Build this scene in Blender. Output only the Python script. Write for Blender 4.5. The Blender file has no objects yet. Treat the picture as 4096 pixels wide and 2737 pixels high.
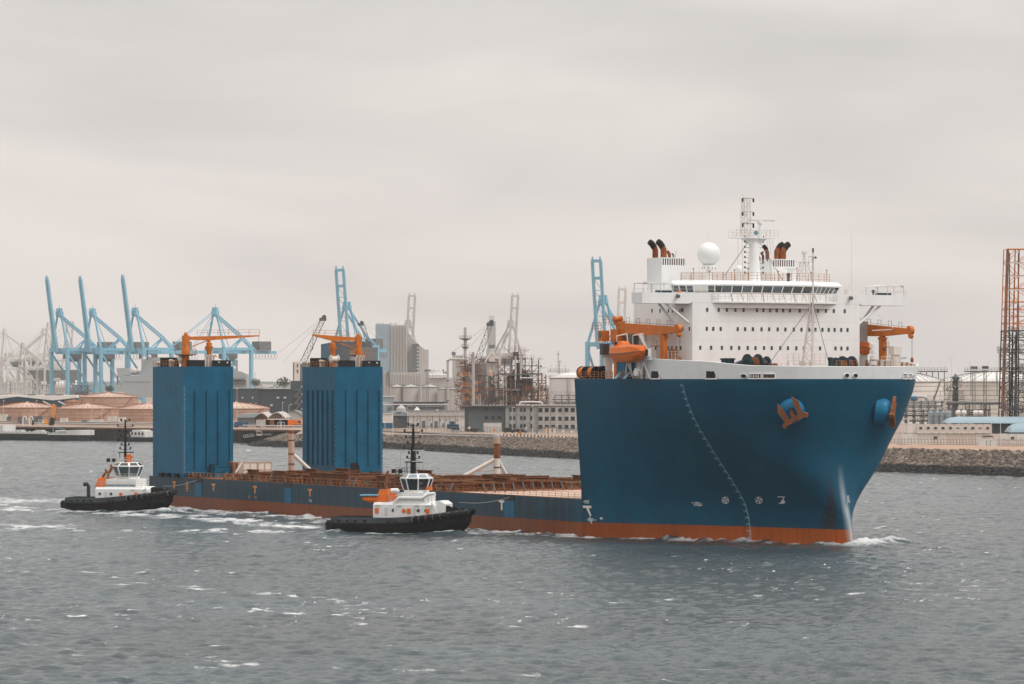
import bpy, math, random
import numpy as np
from mathutils import Vector, Matrix
R = math.radians
random.seed(7); rng = np.random.default_rng(7)
S = bpy.context.scene
COL = S.collection

# ------------------------------------------------------------------ camera
F = 16000.0; CH = 26.0; HY = 1525.0          # focal length in photo pixels, eye height, horizon row
cd = bpy.data.cameras.new('camera'); cam = bpy.data.objects.new('camera', cd); COL.objects.link(cam)
cam.location = (0, 0, CH); cam.rotation_euler = (R(90), 0, 0)
cd.sensor_width = 36; cd.lens = 36*F/4096; cd.shift_y = (HY-1368.5)/4096
cd.clip_start = 1; cd.clip_end = 60000
S.camera = cam
# ------------------------------------------------------------------ world
W = bpy.data.worlds.new('World'); S.world = W; W.use_nodes = True
nt = W.node_tree; nt.nodes.clear()
def N(nt, t, **k):
    n = nt.nodes.new(t)
    for a, b in k.items():
        if a == 'i':
            for x, y in b.items(): n.inputs[x].default_value = y
        else: setattr(n, a, b)
    return n
L = lambda nt, a, b: nt.links.new(a, b)
SUN_EL, SUN_AZ = 52, 62
out = N(nt, 'ShaderNodeOutputWorld'); bg = N(nt, 'ShaderNodeBackground')
sky = N(nt, 'ShaderNodeTexSky', sky_type='NISHITA', sun_disc=False, sun_elevation=R(SUN_EL), sun_rotation=R(SUN_AZ), dust_density=4.0)
hs = N(nt, 'ShaderNodeHueSaturation', i={'Saturation': 0.15, 'Value': 0.12})
tc = N(nt, 'ShaderNodeTexCoord'); sep = N(nt, 'ShaderNodeSeparateXYZ')
L(nt, tc.outputs['Generated'], sep.inputs[0])
# overcast: brighter towards the zenith, with broad soft cloud bands
zc = N(nt, 'ShaderNodeMath', operation='MAXIMUM', i={1: 0.0}); L(nt, sep.outputs['Z'], zc.inputs[0])
mp = N(nt, 'ShaderNodeMapping', i={'Scale': (2.6, 2.6, 10.0), 'Rotation': (0, R(-9), 0)}); L(nt, tc.outputs['Generated'], mp.inputs[0])
n1 = N(nt, 'ShaderNodeTexNoise', i={'Scale': 2.6, 'Detail': 5.0, 'Roughness': 0.45, 'Distortion': 0.6}); L(nt, mp.outputs[0], n1.inputs['Vector'])
mp2 = N(nt, 'ShaderNodeMapping', i={'Scale': (1.8, 1.8, 8.0), 'Rotation': (0, R(-20), 0), 'Location': (.4, .2, 1.3)}); L(nt, tc.outputs['Generated'], mp2.inputs[0])
n2 = N(nt, 'ShaderNodeTexNoise', i={'Scale': 4.0, 'Detail': 6.0, 'Roughness': 0.5}); L(nt, mp2.outputs[0], n2.inputs['Vector'])
cr = N(nt, 'ShaderNodeValToRGB'); L(nt, n1.outputs['Fac'], cr.inputs[0])
cr.color_ramp.elements[0].position = 0.33; cr.color_ramp.elements[0].color = (.62, .612, .60, 1)
cr.color_ramp.elements[1].position = 0.68; cr.color_ramp.elements[1].color = (.79, .765, .742, 1)
cr2 = N(nt, 'ShaderNodeValToRGB'); L(nt, n2.outputs['Fac'], cr2.inputs[0])
cr2.color_ramp.elements[0].position = 0.35; cr2.color_ramp.elements[0].color = (.93, .935, .945, 1)
cr2.color_ramp.elements[1].position = 0.7; cr2.color_ramp.elements[1].color = (1.05, 1.04, 1.03, 1)
ml = N(nt, 'ShaderNodeMixRGB', blend_type='MULTIPLY', i={0: 1.0}); L(nt, cr.outputs[0], ml.inputs[1]); L(nt, cr2.outputs[0], ml.inputs[2])
# horizon warmth fades upward
wr = N(nt, 'ShaderNodeMapRange', i={1: 0.015, 2: 0.10, 3: 0.0, 4: 1.0}); L(nt, zc.outputs[0], wr.inputs[0])
wm = N(nt, 'ShaderNodeMixRGB', blend_type='MIX', i={1: (1.13, 1.07, 1.048, 1), 2: (.95, .93, .915, 1)}); L(nt, wr.outputs[0], wm.inputs[0])
ml2 = N(nt, 'ShaderNodeMixRGB', blend_type='MULTIPLY', i={0: 1.0}); L(nt, ml.outputs[0], ml2.inputs[1]); L(nt, wm.outputs[0], ml2.inputs[2])
zb = N(nt, 'ShaderNodeMath', operation='MULTIPLY_ADD', i={1: 1.3, 2: 1.0}); L(nt, zc.outputs[0], zb.inputs[0])
vm = N(nt, 'ShaderNodeVectorMath', operation='SCALE'); L(nt, ml2.outputs[0], vm.inputs[0]); L(nt, zb.outputs[0], vm.inputs['Scale'])
mx = N(nt, 'ShaderNodeMixRGB', blend_type='MIX', i={0: 0.93})
L(nt, sky.outputs[0], hs.inputs['Color']); L(nt, hs.outputs[0], mx.inputs[1]); L(nt, vm.outputs[0], mx.inputs[2])
L(nt, mx.outputs[0], bg.inputs[0]); bg.inputs[1].default_value = 1.03
L(nt, bg.outputs[0], out.inputs[0])
# ------------------------------------------------------------------ sun behind cloud
sd = bpy.data.lights.new('sun', 'SUN'); sd.energy = 1.5; sd.angle = R(18); sd.color = (1, .98, .95)
so = bpy.data.objects.new('sun', sd); COL.objects.link(so)
az = R(SUN_AZ)   # sun stands to the right of the view axis, a little towards the camera side
sunv = Vector((math.cos(R(SUN_EL))*0.93, -math.cos(R(SUN_EL))*0.37, math.sin(R(SUN_EL))))
so.rotation_euler = sunv.to_track_quat('Z', 'Y').to_euler()
sky.sun_rotation = math.atan2(sunv.x, sunv.y)
S.view_settings.view_transform = 'Standard'; S.view_settings.look = 'None'
S.view_settings.exposure = 0.0; S.view_settings.gamma = 1.0; S.view_settings.use_curve_mapping = False
S.render.engine = 'CYCLES'
S.cycles.max_bounces = 5; S.cycles.diffuse_bounces = 2; S.cycles.glossy_bounces = 2; S.cycles.volume_bounces = 0
S.cycles.transmission_bounces = 2; S.cycles.transparent_max_bounces = 8

# ------------------------------------------------------------------ materials
MATS = {}
def pm(name, c, rough=.6, metal=0., var=.12, scale=.5, streak=0., rust=0., rustc=(.16, .05, .02), bump=0., bscale=4., spec=.22, c2=None):
    """procedural paint / metal / concrete: mottling, vertical streaks, rust patches, fine bump"""
    m = bpy.data.materials.new(name); m.use_nodes = True; nt = m.node_tree
    b = nt.nodes['Principled BSDF']; b.inputs['Roughness'].default_value = rough; b.inputs['Metallic'].default_value = metal
    b.inputs['Specular IOR Level'].default_value = spec
    tc = N(nt, 'ShaderNodeTexCoord')
    n = N(nt, 'ShaderNodeTexNoise', i={'Scale': scale, 'Detail': 6.0, 'Roughness': .6}); L(nt, tc.outputs['Object'], n.inputs['Vector'])
    r = N(nt, 'ShaderNodeMapRange', i={1: .3, 2: .7, 3: 1-var, 4: 1+var}); L(nt, n.outputs['Fac'], r.inputs[0])
    base = N(nt, 'ShaderNodeRGB'); base.outputs[0].default_value = (*c, 1); cur = base.outputs[0]
    if c2:
        mxx = N(nt, 'ShaderNodeMixRGB', i={1: (*c, 1), 2: (*c2, 1)})
        rr = N(nt, 'ShaderNodeMapRange', i={1: .42, 2: .6}); n3 = N(nt, 'ShaderNodeTexNoise', i={'Scale': scale*.7, 'Detail': 4.0})
        L(nt, tc.outputs['Object'], n3.inputs['Vector']); L(nt, n3.outputs['Fac'], rr.inputs[0]); L(nt, rr.outputs[0], mxx.inputs[0]); cur = mxx.outputs[0]
    v = N(nt, 'ShaderNodeVectorMath', operation='SCALE'); L(nt, cur, v.inputs[0]); L(nt, r.outputs[0], v.inputs['Scale']); cur = v.outputs[0]
    if streak or rust:
        mp = N(nt, 'ShaderNodeMapping', i={'Scale': (1, 1, .07)}); L(nt, tc.outputs['Object'], mp.inputs[0])
        ns = N(nt, 'ShaderNodeTexNoise', i={'Scale': 1.3, 'Detail': 5.0, 'Roughness': .65}); L(nt, mp.outputs[0], ns.inputs['Vector'])
        if streak:
            rs = N(nt, 'ShaderNodeMapRange', i={1: .45, 2: .75, 3: 1.0, 4: 1-streak}); L(nt, ns.outputs['Fac'], rs.inputs[0])
            v = N(nt, 'ShaderNodeVectorMath', operation='SCALE'); L(nt, cur, v.inputs[0]); L(nt, rs.outputs[0], v.inputs['Scale']); cur = v.outputs[0]
        if rust:
            nr = N(nt, 'ShaderNodeTexNoise', i={'Scale': scale*3, 'Detail': 8.0, 'Roughness': .7}); L(nt, tc.outputs['Object'], nr.inputs['Vector'])
            ad = N(nt, 'ShaderNodeMath', operation='MULTIPLY_ADD', i={1: .5}); L(nt, ns.outputs['Fac'], ad.inputs[0])
            hf = N(nt, 'ShaderNodeMath', operation='MULTIPLY', i={1: .5}); L(nt, nr.outputs['Fac'], hf.inputs[0]); L(nt, hf.outputs[0], ad.inputs[2])
            rr = N(nt, 'ShaderNodeMapRange', i={1: .66-rust*.28, 2: .74-rust*.28, 3: 0., 4: .85}); L(nt, ad.outputs[0], rr.inputs[0])
            mm = N(nt, 'ShaderNodeMixRGB', i={2: (*rustc, 1)}); L(nt, rr.outputs[0], mm.inputs[0]); L(nt, cur, mm.inputs[1]); cur = mm.outputs[0]
    L(nt, cur, b.inputs['Base Color'])
    if bump:
        nb = N(nt, 'ShaderNodeTexNoise', i={'Scale': bscale, 'Detail': 5.0}); L(nt, tc.outputs['Object'], nb.inputs['Vector'])
        bp = N(nt, 'ShaderNodeBump', i={'Strength': .6, 'Distance': bump}); L(nt, nb.outputs['Fac'], bp.inputs['Height']); L(nt, bp.outputs[0], b.inputs['Normal'])
    MATS[name] = m; return m
pm('white_paint', (.83, .835, .83), .45, var=.04, scale=.25, streak=.07, rust=.05, rustc=(.5, .4, .3), bump=.012, bscale=.9)
pm('cream_white', (.70, .655, .60), .6, var=.06, scale=.3, streak=.08, rust=.1, rustc=(.42, .3, .22))
pm('casing_blue', (.0006, .098, .185), .5, var=.2, scale=.3, streak=.2, rust=.04, rustc=(.01, .06, .11), bump=.03, bscale=.8)
pm('panel_blue', (.001, .10, .19), .5, var=.14, scale=.6, streak=.1)
pm('bright_blue', (.002, .14, .275), .4, var=.15, scale=.6, streak=.05)
pm('crane_orange', (.60, .17, .022), .5, var=.12, scale=.6, streak=.14, rust=.12, rustc=(.28, .09, .03))
pm('boat_orange', (.78, .17, .02), .35, var=.1, scale=.8, streak=.1)
pm('rail_orange', (.38, .16, .06), .6, var=.2, scale=2.)
pm('rail_white', (.62, .58, .54), .5, var=.15, scale=1.)
pm('dark_paint', (.014, .016, .02), .45, var=.25, scale=1., streak=.1)
pm('black_rubber', (.012, .013, .014), .75, var=.4, scale=1.2, bump=.03, bscale=3)
pm('tug_hull', (.034, .045, .053), .45, var=.3, scale=.6, streak=.3, rust=.02)
pm('tug_hull_low', (.009, .011, .013), .5, var=.4, scale=.7, streak=.3)
pm('teal_dark', (.012, .045, .06), .5, var=.3, scale=1.)
pm('glass_dark', (.02, .028, .032), .08, var=.3, scale=.8, spec=.8)
pm('glass_mid', (.06, .085, .1), .1, var=.3, scale=.8, spec=.8)
pm('porthole_glass', (.035, .055, .06), .15, var=.5, scale=.23, spec=.7)
pm('exhaust_rust', (.26, .075, .025), .7, var=.3, scale=1.2, streak=.3)
pm('soot_black', (.018, .016, .015), .8, var=.3, scale=1.)
pm('deck_pink', (.52, .37, .30), .8, var=.12, scale=.25, rust=.1, rustc=(.3, .13, .07))
pm('deck_rust', (.27, .10, .045), .85, var=.3, scale=.4)
pm('crib_rust', (.13, .046, .018), .85, var=.45, scale=.7, rust=.25, rustc=(.05, .025, .018))
pm('crib_tan', (.21, .095, .04), .85, var=.35, scale=.8, rust=.3, rustc=(.12, .05, .03))
pm('post_tan', (.52, .36, .27), .8, var=.15, scale=.6, streak=.2, rust=.22, rustc=(.25, .09, .04), bump=.03)
pm('post_rust', (.25, .095, .04), .85, var=.3, scale=.8, streak=.3, rust=.2, rustc=(.12, .04, .02))
pm('grey_paint', (.40, .41, .41), .6, var=.08, scale=.15, streak=.1)
pm('steel_grey', (.15, .162, .168), .6, var=.2, scale=.4)
pm('dark_steel', (.085, .085, .085), .7, var=.35, scale=.3)
pm('rust_steel', (.21, .10, .065), .8, var=.35, scale=.4)
pm('sts_blue', (.21, .46, .60), .5, var=.06, scale=.05)
pm('sts_grey', (.52, .515, .50), .6, var=.06, scale=.05)
pm('pale_grey', (.64, .63, .61), .6, var=.06, scale=.05)  # on the far cranes, distance haze is partly put into this colour
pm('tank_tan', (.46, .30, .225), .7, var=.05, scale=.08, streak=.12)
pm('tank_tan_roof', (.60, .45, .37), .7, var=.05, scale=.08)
pm('seam_brown', (.30, .13, .08), .8)
pm('tank_white', (.72, .69, .66), .6, var=.04, scale=.08, streak=.06)
pm('tank_grey', (.47, .45, .43), .7, var=.05, scale=.08, streak=.1)
pm('shed_dark', (.062, .08, .095), .6, var=.12, scale=.05, streak=.1)
pm('shed_blue', (.02, .085, .14), .6, var=.12, scale=.05)
pm('brick_brown', (.17, .105, .08), .8, var=.12, scale=.2)
pm('roof_grey', (.30, .35, .38), .6, var=.08, scale=.05)
pm('roof_blue_pale', (.29, .39, .45), .45, var=.05, scale=.1, streak=.05)
pm('concrete', (.44, .40, .36), .85, var=.15, scale=.2, streak=.15)
pm('concrete_dark', (.05, .052, .052), .85, var=.35, scale=.3, streak=.3)
pm('warship_grey', (.36, .39, .41), .6, var=.06, scale=.05, streak=.06)
pm('facade_grey', (.36, .36, .355), .7, var=.06, scale=.2, streak=.1)
pm('facade_dark', (.13, .15, .165), .7, var=.08, scale=.2, streak=.1)
pm('facade_white', (.62, .59, .56), .7, var=.06, scale=.2, streak=.15)
pm('trim_dark', (.12, .115, .11), .7)
pm('cabin_pink', (.66, .57, .51), .6, var=.05, scale=.3, streak=.1)
pm('sand', (.42, .28, .21), .95, var=.18, scale=.12, bump=.2, bscale=.4)
pm('earth', (.27, .20, .16), .95, var=.3, scale=.05, c2=(.36, .27, .21))
pm('asphalt', (.16, .15, .145), .9, var=.2, scale=.2)
pm('hill_green', (.16, .17, .16), .95, var=.2, scale=.01)
pm('tree_dark', (.035, .045, .025), .9, var=.4, scale=.3)
pm('sign_orange', (.80, .28, .03), .5, var=.05)
pm('sign_white', (.75, .72, .68), .5, var=.05)
pm('sign_blue', (.08, .2, .4), .5)
pm('mark_white', (.80, .80, .78), .5, var=.05)
pm('mark_pale_blue', (.40, .62, .72), .5, var=.2, scale=3)
pm('mark_orange', (.62, .24, .07), .6, var=.15, scale=1.5)
pm('stripe_blue', (.16, .27, .34), .5)
pm('car_dark', (.03, .032, .035), .25, var=.1)
pm('car_silver', (.36, .37, .38), .3, metal=.3, var=.1)
pm('loco_blue', (.04, .10, .18), .5)
pm('rope_pale', (.25, .26, .26), .8)
def M(n): return MATS[n]
def stone_mat():
    m = bpy.data.materials.new('revetment_stone'); m.use_nodes = True; nt = m.node_tree
    b = nt.nodes['Principled BSDF']; b.inputs['Roughness'].default_value = .9
    tc = N(nt, 'ShaderNodeTexCoord'); sp = N(nt, 'ShaderNodeSeparateXYZ'); L(nt, tc.outputs['Object'], sp.inputs[0])
    v = N(nt, 'ShaderNodeTexVoronoi', i={'Scale': 1.1}); L(nt, tc.outputs['Object'], v.inputs['Vector'])
    cr = N(nt, 'ShaderNodeValToRGB'); s2 = N(nt, 'ShaderNodeSeparateColor'); L(nt, v.outputs['Color'], s2.inputs[0]); L(nt, s2.outputs[0], cr.inputs[0])
    e = cr.color_ramp.elements; e[0].color = (.07, .055, .045, 1); e[1].color = (.31, .255, .21, 1)
    k = e.new(.55); k.color = (.165, .132, .108, 1)
    n = N(nt, 'ShaderNodeTexNoise', i={'Scale': .08, 'Detail': 4.0}); L(nt, tc.outputs['Object'], n.inputs['Vector'])
    wet = N(nt, 'ShaderNodeMath', operation='MULTIPLY_ADD', i={1: 1.6, 2: -.8}); L(nt, n.outputs['Fac'], wet.inputs[0])
    zz = N(nt, 'ShaderNodeMath', operation='ADD'); L(nt, sp.outputs['Z'], zz.inputs[0]); L(nt, wet.outputs[0], zz.inputs[1])
    r = N(nt, 'ShaderNodeMapRange', i={1: 1.8, 2: 2.3, 3: 0., 4: 1.}); L(nt, zz.outputs[0], r.inputs[0])
    mx = N(nt, 'ShaderNodeMixRGB', i={1: (.018, .019, .019, 1)}); L(nt, r.outputs[0], mx.inputs[0]); L(nt, cr.outputs[0], mx.inputs[2])
    L(nt, mx.outputs[0], b.inputs['Base Color']); MATS['stone'] = m
stone_mat()
def hull_mat():
    m = bpy.data.materials.new('hull_paint'); m.use_nodes = True; nt = m.node_tree
    b = nt.nodes['Principled BSDF']; b.inputs['Roughness'].default_value = .42; b.inputs['Specular IOR Level'].default_value = .2
    tc = N(nt, 'ShaderNodeTexCoord'); sp = N(nt, 'ShaderNodeSeparateXYZ'); L(nt, tc.outputs['Object'], sp.inputs[0])
    n = N(nt, 'ShaderNodeTexNoise', i={'Scale': .16, 'Detail': 7.0, 'Roughness': .6}); L(nt, tc.outputs['Object'], n.inputs['Vector'])
    mp = N(nt, 'ShaderNodeMapping', i={'Scale': (1, 1, .06)}); L(nt, tc.outputs['Object'], mp.inputs[0])
    ns = N(nt, 'ShaderNodeTexNoise', i={'Scale': .8, 'Detail': 6.0, 'Roughness': .7}); L(nt, mp.outputs[0], ns.inputs['Vector'])
    cb = N(nt, 'ShaderNodeValToRGB'); L(nt, n.outputs['Fac'], cb.inputs[0])
    cb.color_ramp.elements[0].position = .3; cb.color_ramp.elements[0].color = (.0004, .060, .110, 1)
    cb.color_ramp.elements[1].position = .72; cb.color_ramp.elements[1].color = (.0006, .084, .150, 1)
    # grime: the long low midbody is dirtier than the bow
    gx = N(nt, 'ShaderNodeMapRange', i={1: -46., 2: -56., 3: 0., 4: 1.}); L(nt, sp.outputs['X'], gx.inputs[0])
    gs = N(nt, 'ShaderNodeMapRange', i={1: .3, 2: .6, 3: .35, 4: .95}); L(nt, ns.outputs['Fac'], gs.inputs[0])
    gm = N(nt, 'ShaderNodeMath', operation='MULTIPLY'); L(nt, gx.outputs[0], gm.inputs[0]); L(nt, gs.outputs[0], gm.inputs[1])
    mg = N(nt, 'ShaderNodeMixRGB', i={2: (.006, .022, .034, 1)}); L(nt, gm.outputs[0], mg.inputs[0]); L(nt, cb.outputs[0], mg.inputs[1])
    # boot-top
    cr = N(nt, 'ShaderNodeValToRGB'); L(nt, ns.outputs['Fac'], cr.inputs[0])
    cr.color_ramp.elements[0].position = .3; cr.color_ramp.elements[0].color = (.47, .102, .010, 1)
    cr.color_ramp.elements[1].position = .68; cr.color_ramp.elements[1].color = (.26, .062, .012, 1)
    k = cr.color_ramp.elements.new(.5); k.color = (.37, .082, .011, 1)
    wob = N(nt, 'ShaderNodeMath', operation='MULTIPLY_ADD', i={1: .10, 2: -.05}); L(nt, n.outputs['Fac'], wob.inputs[0])
    z2 = N(nt, 'ShaderNodeMath', operation='ADD'); L(nt, sp.outputs['Z'], z2.inputs[0]); L(nt, wob.outputs[0], z2.inputs[1])
    st = N(nt, 'ShaderNodeMapRange', i={1: 2.36, 2: 2.42}); L(nt, z2.outputs[0], st.inputs[0])
    md = N(nt, 'ShaderNodeMixRGB', i={2: (.045, .016, .006, 1)}); g2 = N(nt, 'ShaderNodeMapRange', i={1: -20., 2: -60., 3: 0., 4: .66}); L(nt, sp.outputs['X'], g2.inputs[0]); L(nt, g2.outputs[0], md.inputs[0]); L(nt, cr.outputs[0], md.inputs[1])
    mz = N(nt, 'ShaderNodeMixRGB'); L(nt, st.outputs[0], mz.inputs[0]); L(nt, md.outputs[0], mz.inputs[1]); L(nt, mg.outputs[0], mz.inputs[2])
    cur = mz.outputs[0]
    # pale band down the stem, and the scraped dark patch beside it
    def band(slope, off, w0, w1, ztop, amt, colr, noise=0., zlo=None):
        nonlocal cur
        a = N(nt, 'ShaderNodeMath', operation='MULTIPLY_ADD', i={1: -slope, 2: -off}); L(nt, sp.outputs['Z'], a.inputs[0])   # -(slope z + off)
        d = N(nt, 'ShaderNodeMath', operation='SUBTRACT'); L(nt, sp.outputs['Y'], d.inputs[0]); L(nt, a.outputs[0], d.inputs[1])
        d2 = N(nt, 'ShaderNodeMath', operation='ABSOLUTE'); L(nt, d.outputs[0], d2.inputs[0])
        f = N(nt, 'ShaderNodeMapRange', i={1: w0, 2: w1, 3: 1., 4: 0.}); L(nt, d2.outputs[0], f.inputs[0])
        fz = N(nt, 'ShaderNodeMapRange', i={1: ztop*.45, 2: ztop, 3: 1., 4: 0.}); L(nt, sp.outputs['Z'], fz.inputs[0])
        fx = N(nt, 'ShaderNodeMapRange', i={1: -9., 2: -7., 3: 0., 4: amt}); L(nt, sp.outputs['X'], fx.inputs[0])
        p = N(nt, 'ShaderNodeMath', operation='MULTIPLY'); L(nt, f.outputs[0], p.inputs[0]); L(nt, fz.outputs[0], p.inputs[1])
        q = N(nt, 'ShaderNodeMath', operation='MULTIPLY'); L(nt, p.outputs[0], q.inputs[0]); L(nt, fx.outputs[0], q.inputs[1])
        o = q.outputs[0]
        if noise:
            nn = N(nt, 'ShaderNodeTexNoise', i={'Scale': 2.2, 'Detail': 8.0, 'Roughness': .75}); L(nt, tc.outputs['Object'], nn.inputs['Vector'])
            rr = N(nt, 'ShaderNodeMapRange', i={1: .40, 2: .52}); L(nt, nn.outputs['Fac'], rr.inputs[0])
            q2 = N(nt, 'ShaderNodeMath', operation='MULTIPLY'); L(nt, o, q2.inputs[0]); L(nt, rr.outputs[0], q2.inputs[1]); o = q2.outputs[0]
        if zlo is not None:
            r3 = N(nt, 'ShaderNodeMapRange', i={1: zlo, 2: zlo+.3}); L(nt, sp.outputs['Z'], r3.inputs[0])
            q3 = N(nt, 'ShaderNodeMath', operation='MULTIPLY'); L(nt, o, q3.inputs[0]); L(nt, r3.outputs[0], q3.inputs[1]); o = q3.outputs[0]
        mm = N(nt, 'ShaderNodeMixRGB', i={2: (*colr, 1)}); L(nt, o, mm.inputs[0]); L(nt, cur, mm.inputs[1]); cur = mm.outputs[0]
    band(.10, 1.55, .3, .8, 13., 1., (.03, .026, .026), 1, 2.4)
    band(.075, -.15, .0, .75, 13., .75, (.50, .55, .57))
    L(nt, cur, b.inputs['Base Color'])
    # shallow plate waviness and weld seams
    nb = N(nt, 'ShaderNodeTexNoise', i={'Scale': .7, 'Detail': 2.0}); L(nt, tc.outputs['Object'], nb.inputs['Vector'])
    br = N(nt, 'ShaderNodeMath', operation='FRACT'); dv = N(nt, 'ShaderNodeMath', operation='DIVIDE', i={1: 2.7}); L(nt, sp.outputs['Z'], dv.inputs[0]); L(nt, dv.outputs[0], br.inputs[0])
    sr = N(nt, 'ShaderNodeMapRange', i={1: 0., 2: .03, 3: 1.2, 4: 0.}); L(nt, br.outputs[0], sr.inputs[0])
    sm = N(nt, 'ShaderNodeMath', operation='ADD'); L(nt, nb.outputs['Fac'], sm.inputs[0]); L(nt, sr.outputs[0], sm.inputs[1])
    bp = N(nt, 'ShaderNodeBump', i={'Strength': .5, 'Distance': .02}); L(nt, sm.outputs[0], bp.inputs['Height']); L(nt, bp.outputs[0], b.inputs['Normal'])
    MATS['hull'] = m
hull_mat()

# ------------------------------------------------------------------ mesh helpers
class MB:
    def __init__(s): s.v = []; s.f = []
    def add(s, vs, fs):
        o = len(s.v); s.v.extend(tuple(map(float, p)) for p in vs); s.f.extend(tuple(o+i for i in f) for f in fs); return s
    def box(s, x0, y0, z0, x1, y1, z1):
        if x0 > x1: x0, x1 = x1, x0
        if y0 > y1: y0, y1 = y1, y0
        if z0 > z1: z0, z1 = z1, z0
        return s.add([(x0,y0,z0),(x1,y0,z0),(x1,y1,z0),(x0,y1,z0),(x0,y0,z1),(x1,y0,z1),(x1,y1,z1),(x0,y1,z1)],
                     [(0,3,2,1),(4,5,6,7),(0,1,5,4),(1,2,6,5),(2,3,7,6),(3,0,4,7)])
    def cb(s, c, d):  # centre, size
        return s.box(c[0]-d[0]/2, c[1]-d[1]/2, c[2]-d[2]/2, c[0]+d[0]/2, c[1]+d[1]/2, c[2]+d[2]/2)
    def _fr(s, p, q, up=None):
        p, q = Vector(p), Vector(q); d = (q-p); l = d.length
        d = d/l if l > 1e-9 else Vector((0,0,1))
        u = Vector(up) if up else (Vector((0,0,1)) if abs(d.z) < .95 else Vector((0,1,0)))
        a = d.cross(u).normalized(); b = a.cross(d).normalized()
        return p, q, a, b
    def beam(s, p, q, w, h=None, w2=None, h2=None, up=None):
        h = h or w; w2 = w if w2 is None else w2; h2 = h if h2 is None else h2
        p, q, a, b = s._fr(p, q, up)
        vs = [p-a*w/2-b*h/2, p+a*w/2-b*h/2, p+a*w/2+b*h/2, p-a*w/2+b*h/2, q-a*w2/2-b*h2/2, q+a*w2/2-b*h2/2, q+a*w2/2+b*h2/2, q-a*w2/2+b*h2/2]
        return s.add(vs, [(0,3,2,1),(4,5,6,7),(0,1,5,4),(1,2,6,5),(2,3,7,6),(3,0,4,7)])
    def tube(s, p, q, r, r2=None, n=8, caps=True):
        r2 = r if r2 is None else r2; p, q, a, b = s._fr(p, q); vs = []
        for c, rr in ((p, r), (q, r2)):
            for i in range(n):
                t = 2*math.pi*i/n; vs.append(c+a*rr*math.cos(t)+b*rr*math.sin(t))
        fs = [(i, (i+1) % n, n+(i+1) % n, n+i) for i in range(n)]
        if caps: fs += [tuple(range(n-1, -1, -1)), tuple(range(n, 2*n))]
        return s.add(vs, fs)
    def pipe(s, pts, r, n=8):
        for a, b in zip(pts, pts[1:]): s.tube(a, b, r, n=n)
        return s
    def bend(s, pts, rs, n=10):
        """one continuous tube through the points with radii"""
        pts = [Vector(p) for p in pts]; vs = []; fs = []
        for i, p in enumerate(pts):
            d = (pts[min(i+1, len(pts)-1)]-pts[max(i-1, 0)]).normalized()
            u = Vector((0,1,0)) if abs(d.y) < .9 else Vector((1,0,0))
            a = d.cross(u).normalized(); b = a.cross(d)
            for k in range(n):
                t = 2*math.pi*k/n; vs.append(p+a*rs[i]*math.cos(t)+b*rs[i]*math.sin(t))
        for i in range(len(pts)-1):
            for k in range(n): fs.append((i*n+k, i*n+(k+1) % n, (i+1)*n+(k+1) % n, (i+1)*n+k))
        fs += [tuple(range(n-1, -1, -1)), tuple(range((len(pts)-1)*n, len(pts)*n))]
        return s.add(vs, fs)
    def lathe(s, c, prof, n=24, axis=(0,0,1), arc=None):
        ax = Vector(axis).normalized(); u = Vector((1,0,0)) if abs(ax.x) < .9 else Vector((0,1,0))
        a = ax.cross(u).normalized(); b = ax.cross(a); c = Vector(c); vs = []; fs = []
        for r, z in prof:
            for i in range(n):
                t = 2*math.pi*i/n; vs.append(c+ax*z+a*r*math.cos(t)+b*r*math.sin(t))
        m = len(prof)
        for j in range(m-1):
            for i in range(n): fs.append((j*n+i, j*n+(i+1) % n, (j+1)*n+(i+1) % n, (j+1)*n+i))
        fs += [tuple(range(n-1, -1, -1)), tuple(range((m-1)*n, m*n))]
        return s.add(vs, fs)
    def sphere(s, c, r, n=16, m=10, sz=1.):
        pr = [(max(.001, r*math.sin(math.pi*j/m)), -r*sz*math.cos(math.pi*j/m)) for j in range(m+1)]
        return s.lathe(c, pr, n)
    def prism(s, poly, d0, d1, ax='y'):
        """2D outline extruded: ax='y' -> poly (x,z); 'z' -> (x,y); 'x' -> (y,z)"""
        f = {'y': lambda p, d: (p[0], d, p[1]), 'z': lambda p, d: (p[0], p[1], d), 'x': lambda p, d: (d, p[0], p[1])}[ax]
        n = len(poly); vs = [f(p, d0) for p in poly]+[f(p, d1) for p in poly]
        return s.add(vs, [tuple(range(n-1, -1, -1)), tuple(range(n, 2*n))]+[(i, (i+1) % n, n+(i+1) % n, n+i) for i in range(n)])
    def rail(s, pts, h=1.1, step=1.6, r=.035, nr=3):
        for a, b in zip(pts, pts[1:]):
            a, b = Vector(a), Vector(b); l = (b-a).length; k = max(1, int(l/step))
            for i in range(k+1):
                p = a+(b-a)*i/k; s.beam(p, p+Vector((0,0,h)), r*1.6)
            for j in range(nr):
                z = Vector((0,0,h*(j+1)/nr)); s.beam(a+z, b+z, r*1.5)
        return s
    def lattice(s, p, q, w, w2, bay, r, rb=None, up=None, nside=4):
        """square lattice mast or boom from p to q"""
        rb = rb or r*.6; p, q, a, b = s._fr(p, q, up); l = (q-p).length; k = max(1, int(l/bay))
        cs = [(-1,-1), (1,-1), (1,1), (-1,1)]
        def P(i, c):
            t = i/k; ww = (w+(w2-w)*t)/2; return p+(q-p)*t+a*c[0]*ww+b*c[1]*ww
        for c in cs: s.beam(P(0, c), P(k, c), r)
        for i in range(k):
            for j in range(4):
                c, e = cs[j], cs[(j+1) % 4]
                s.beam(P(i, c), P(i+1, e) if (i+j) % 2 else P(i+1, e), rb) if i % 2 == 0 else s.beam(P(i, e), P(i+1, c), rb)
                s.beam(P(i+1, c), P(i+1, e), rb)
        return s
    def frame(s, o, u, v, w, h, t, d):  # rectangular picture frame
        return s
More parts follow.
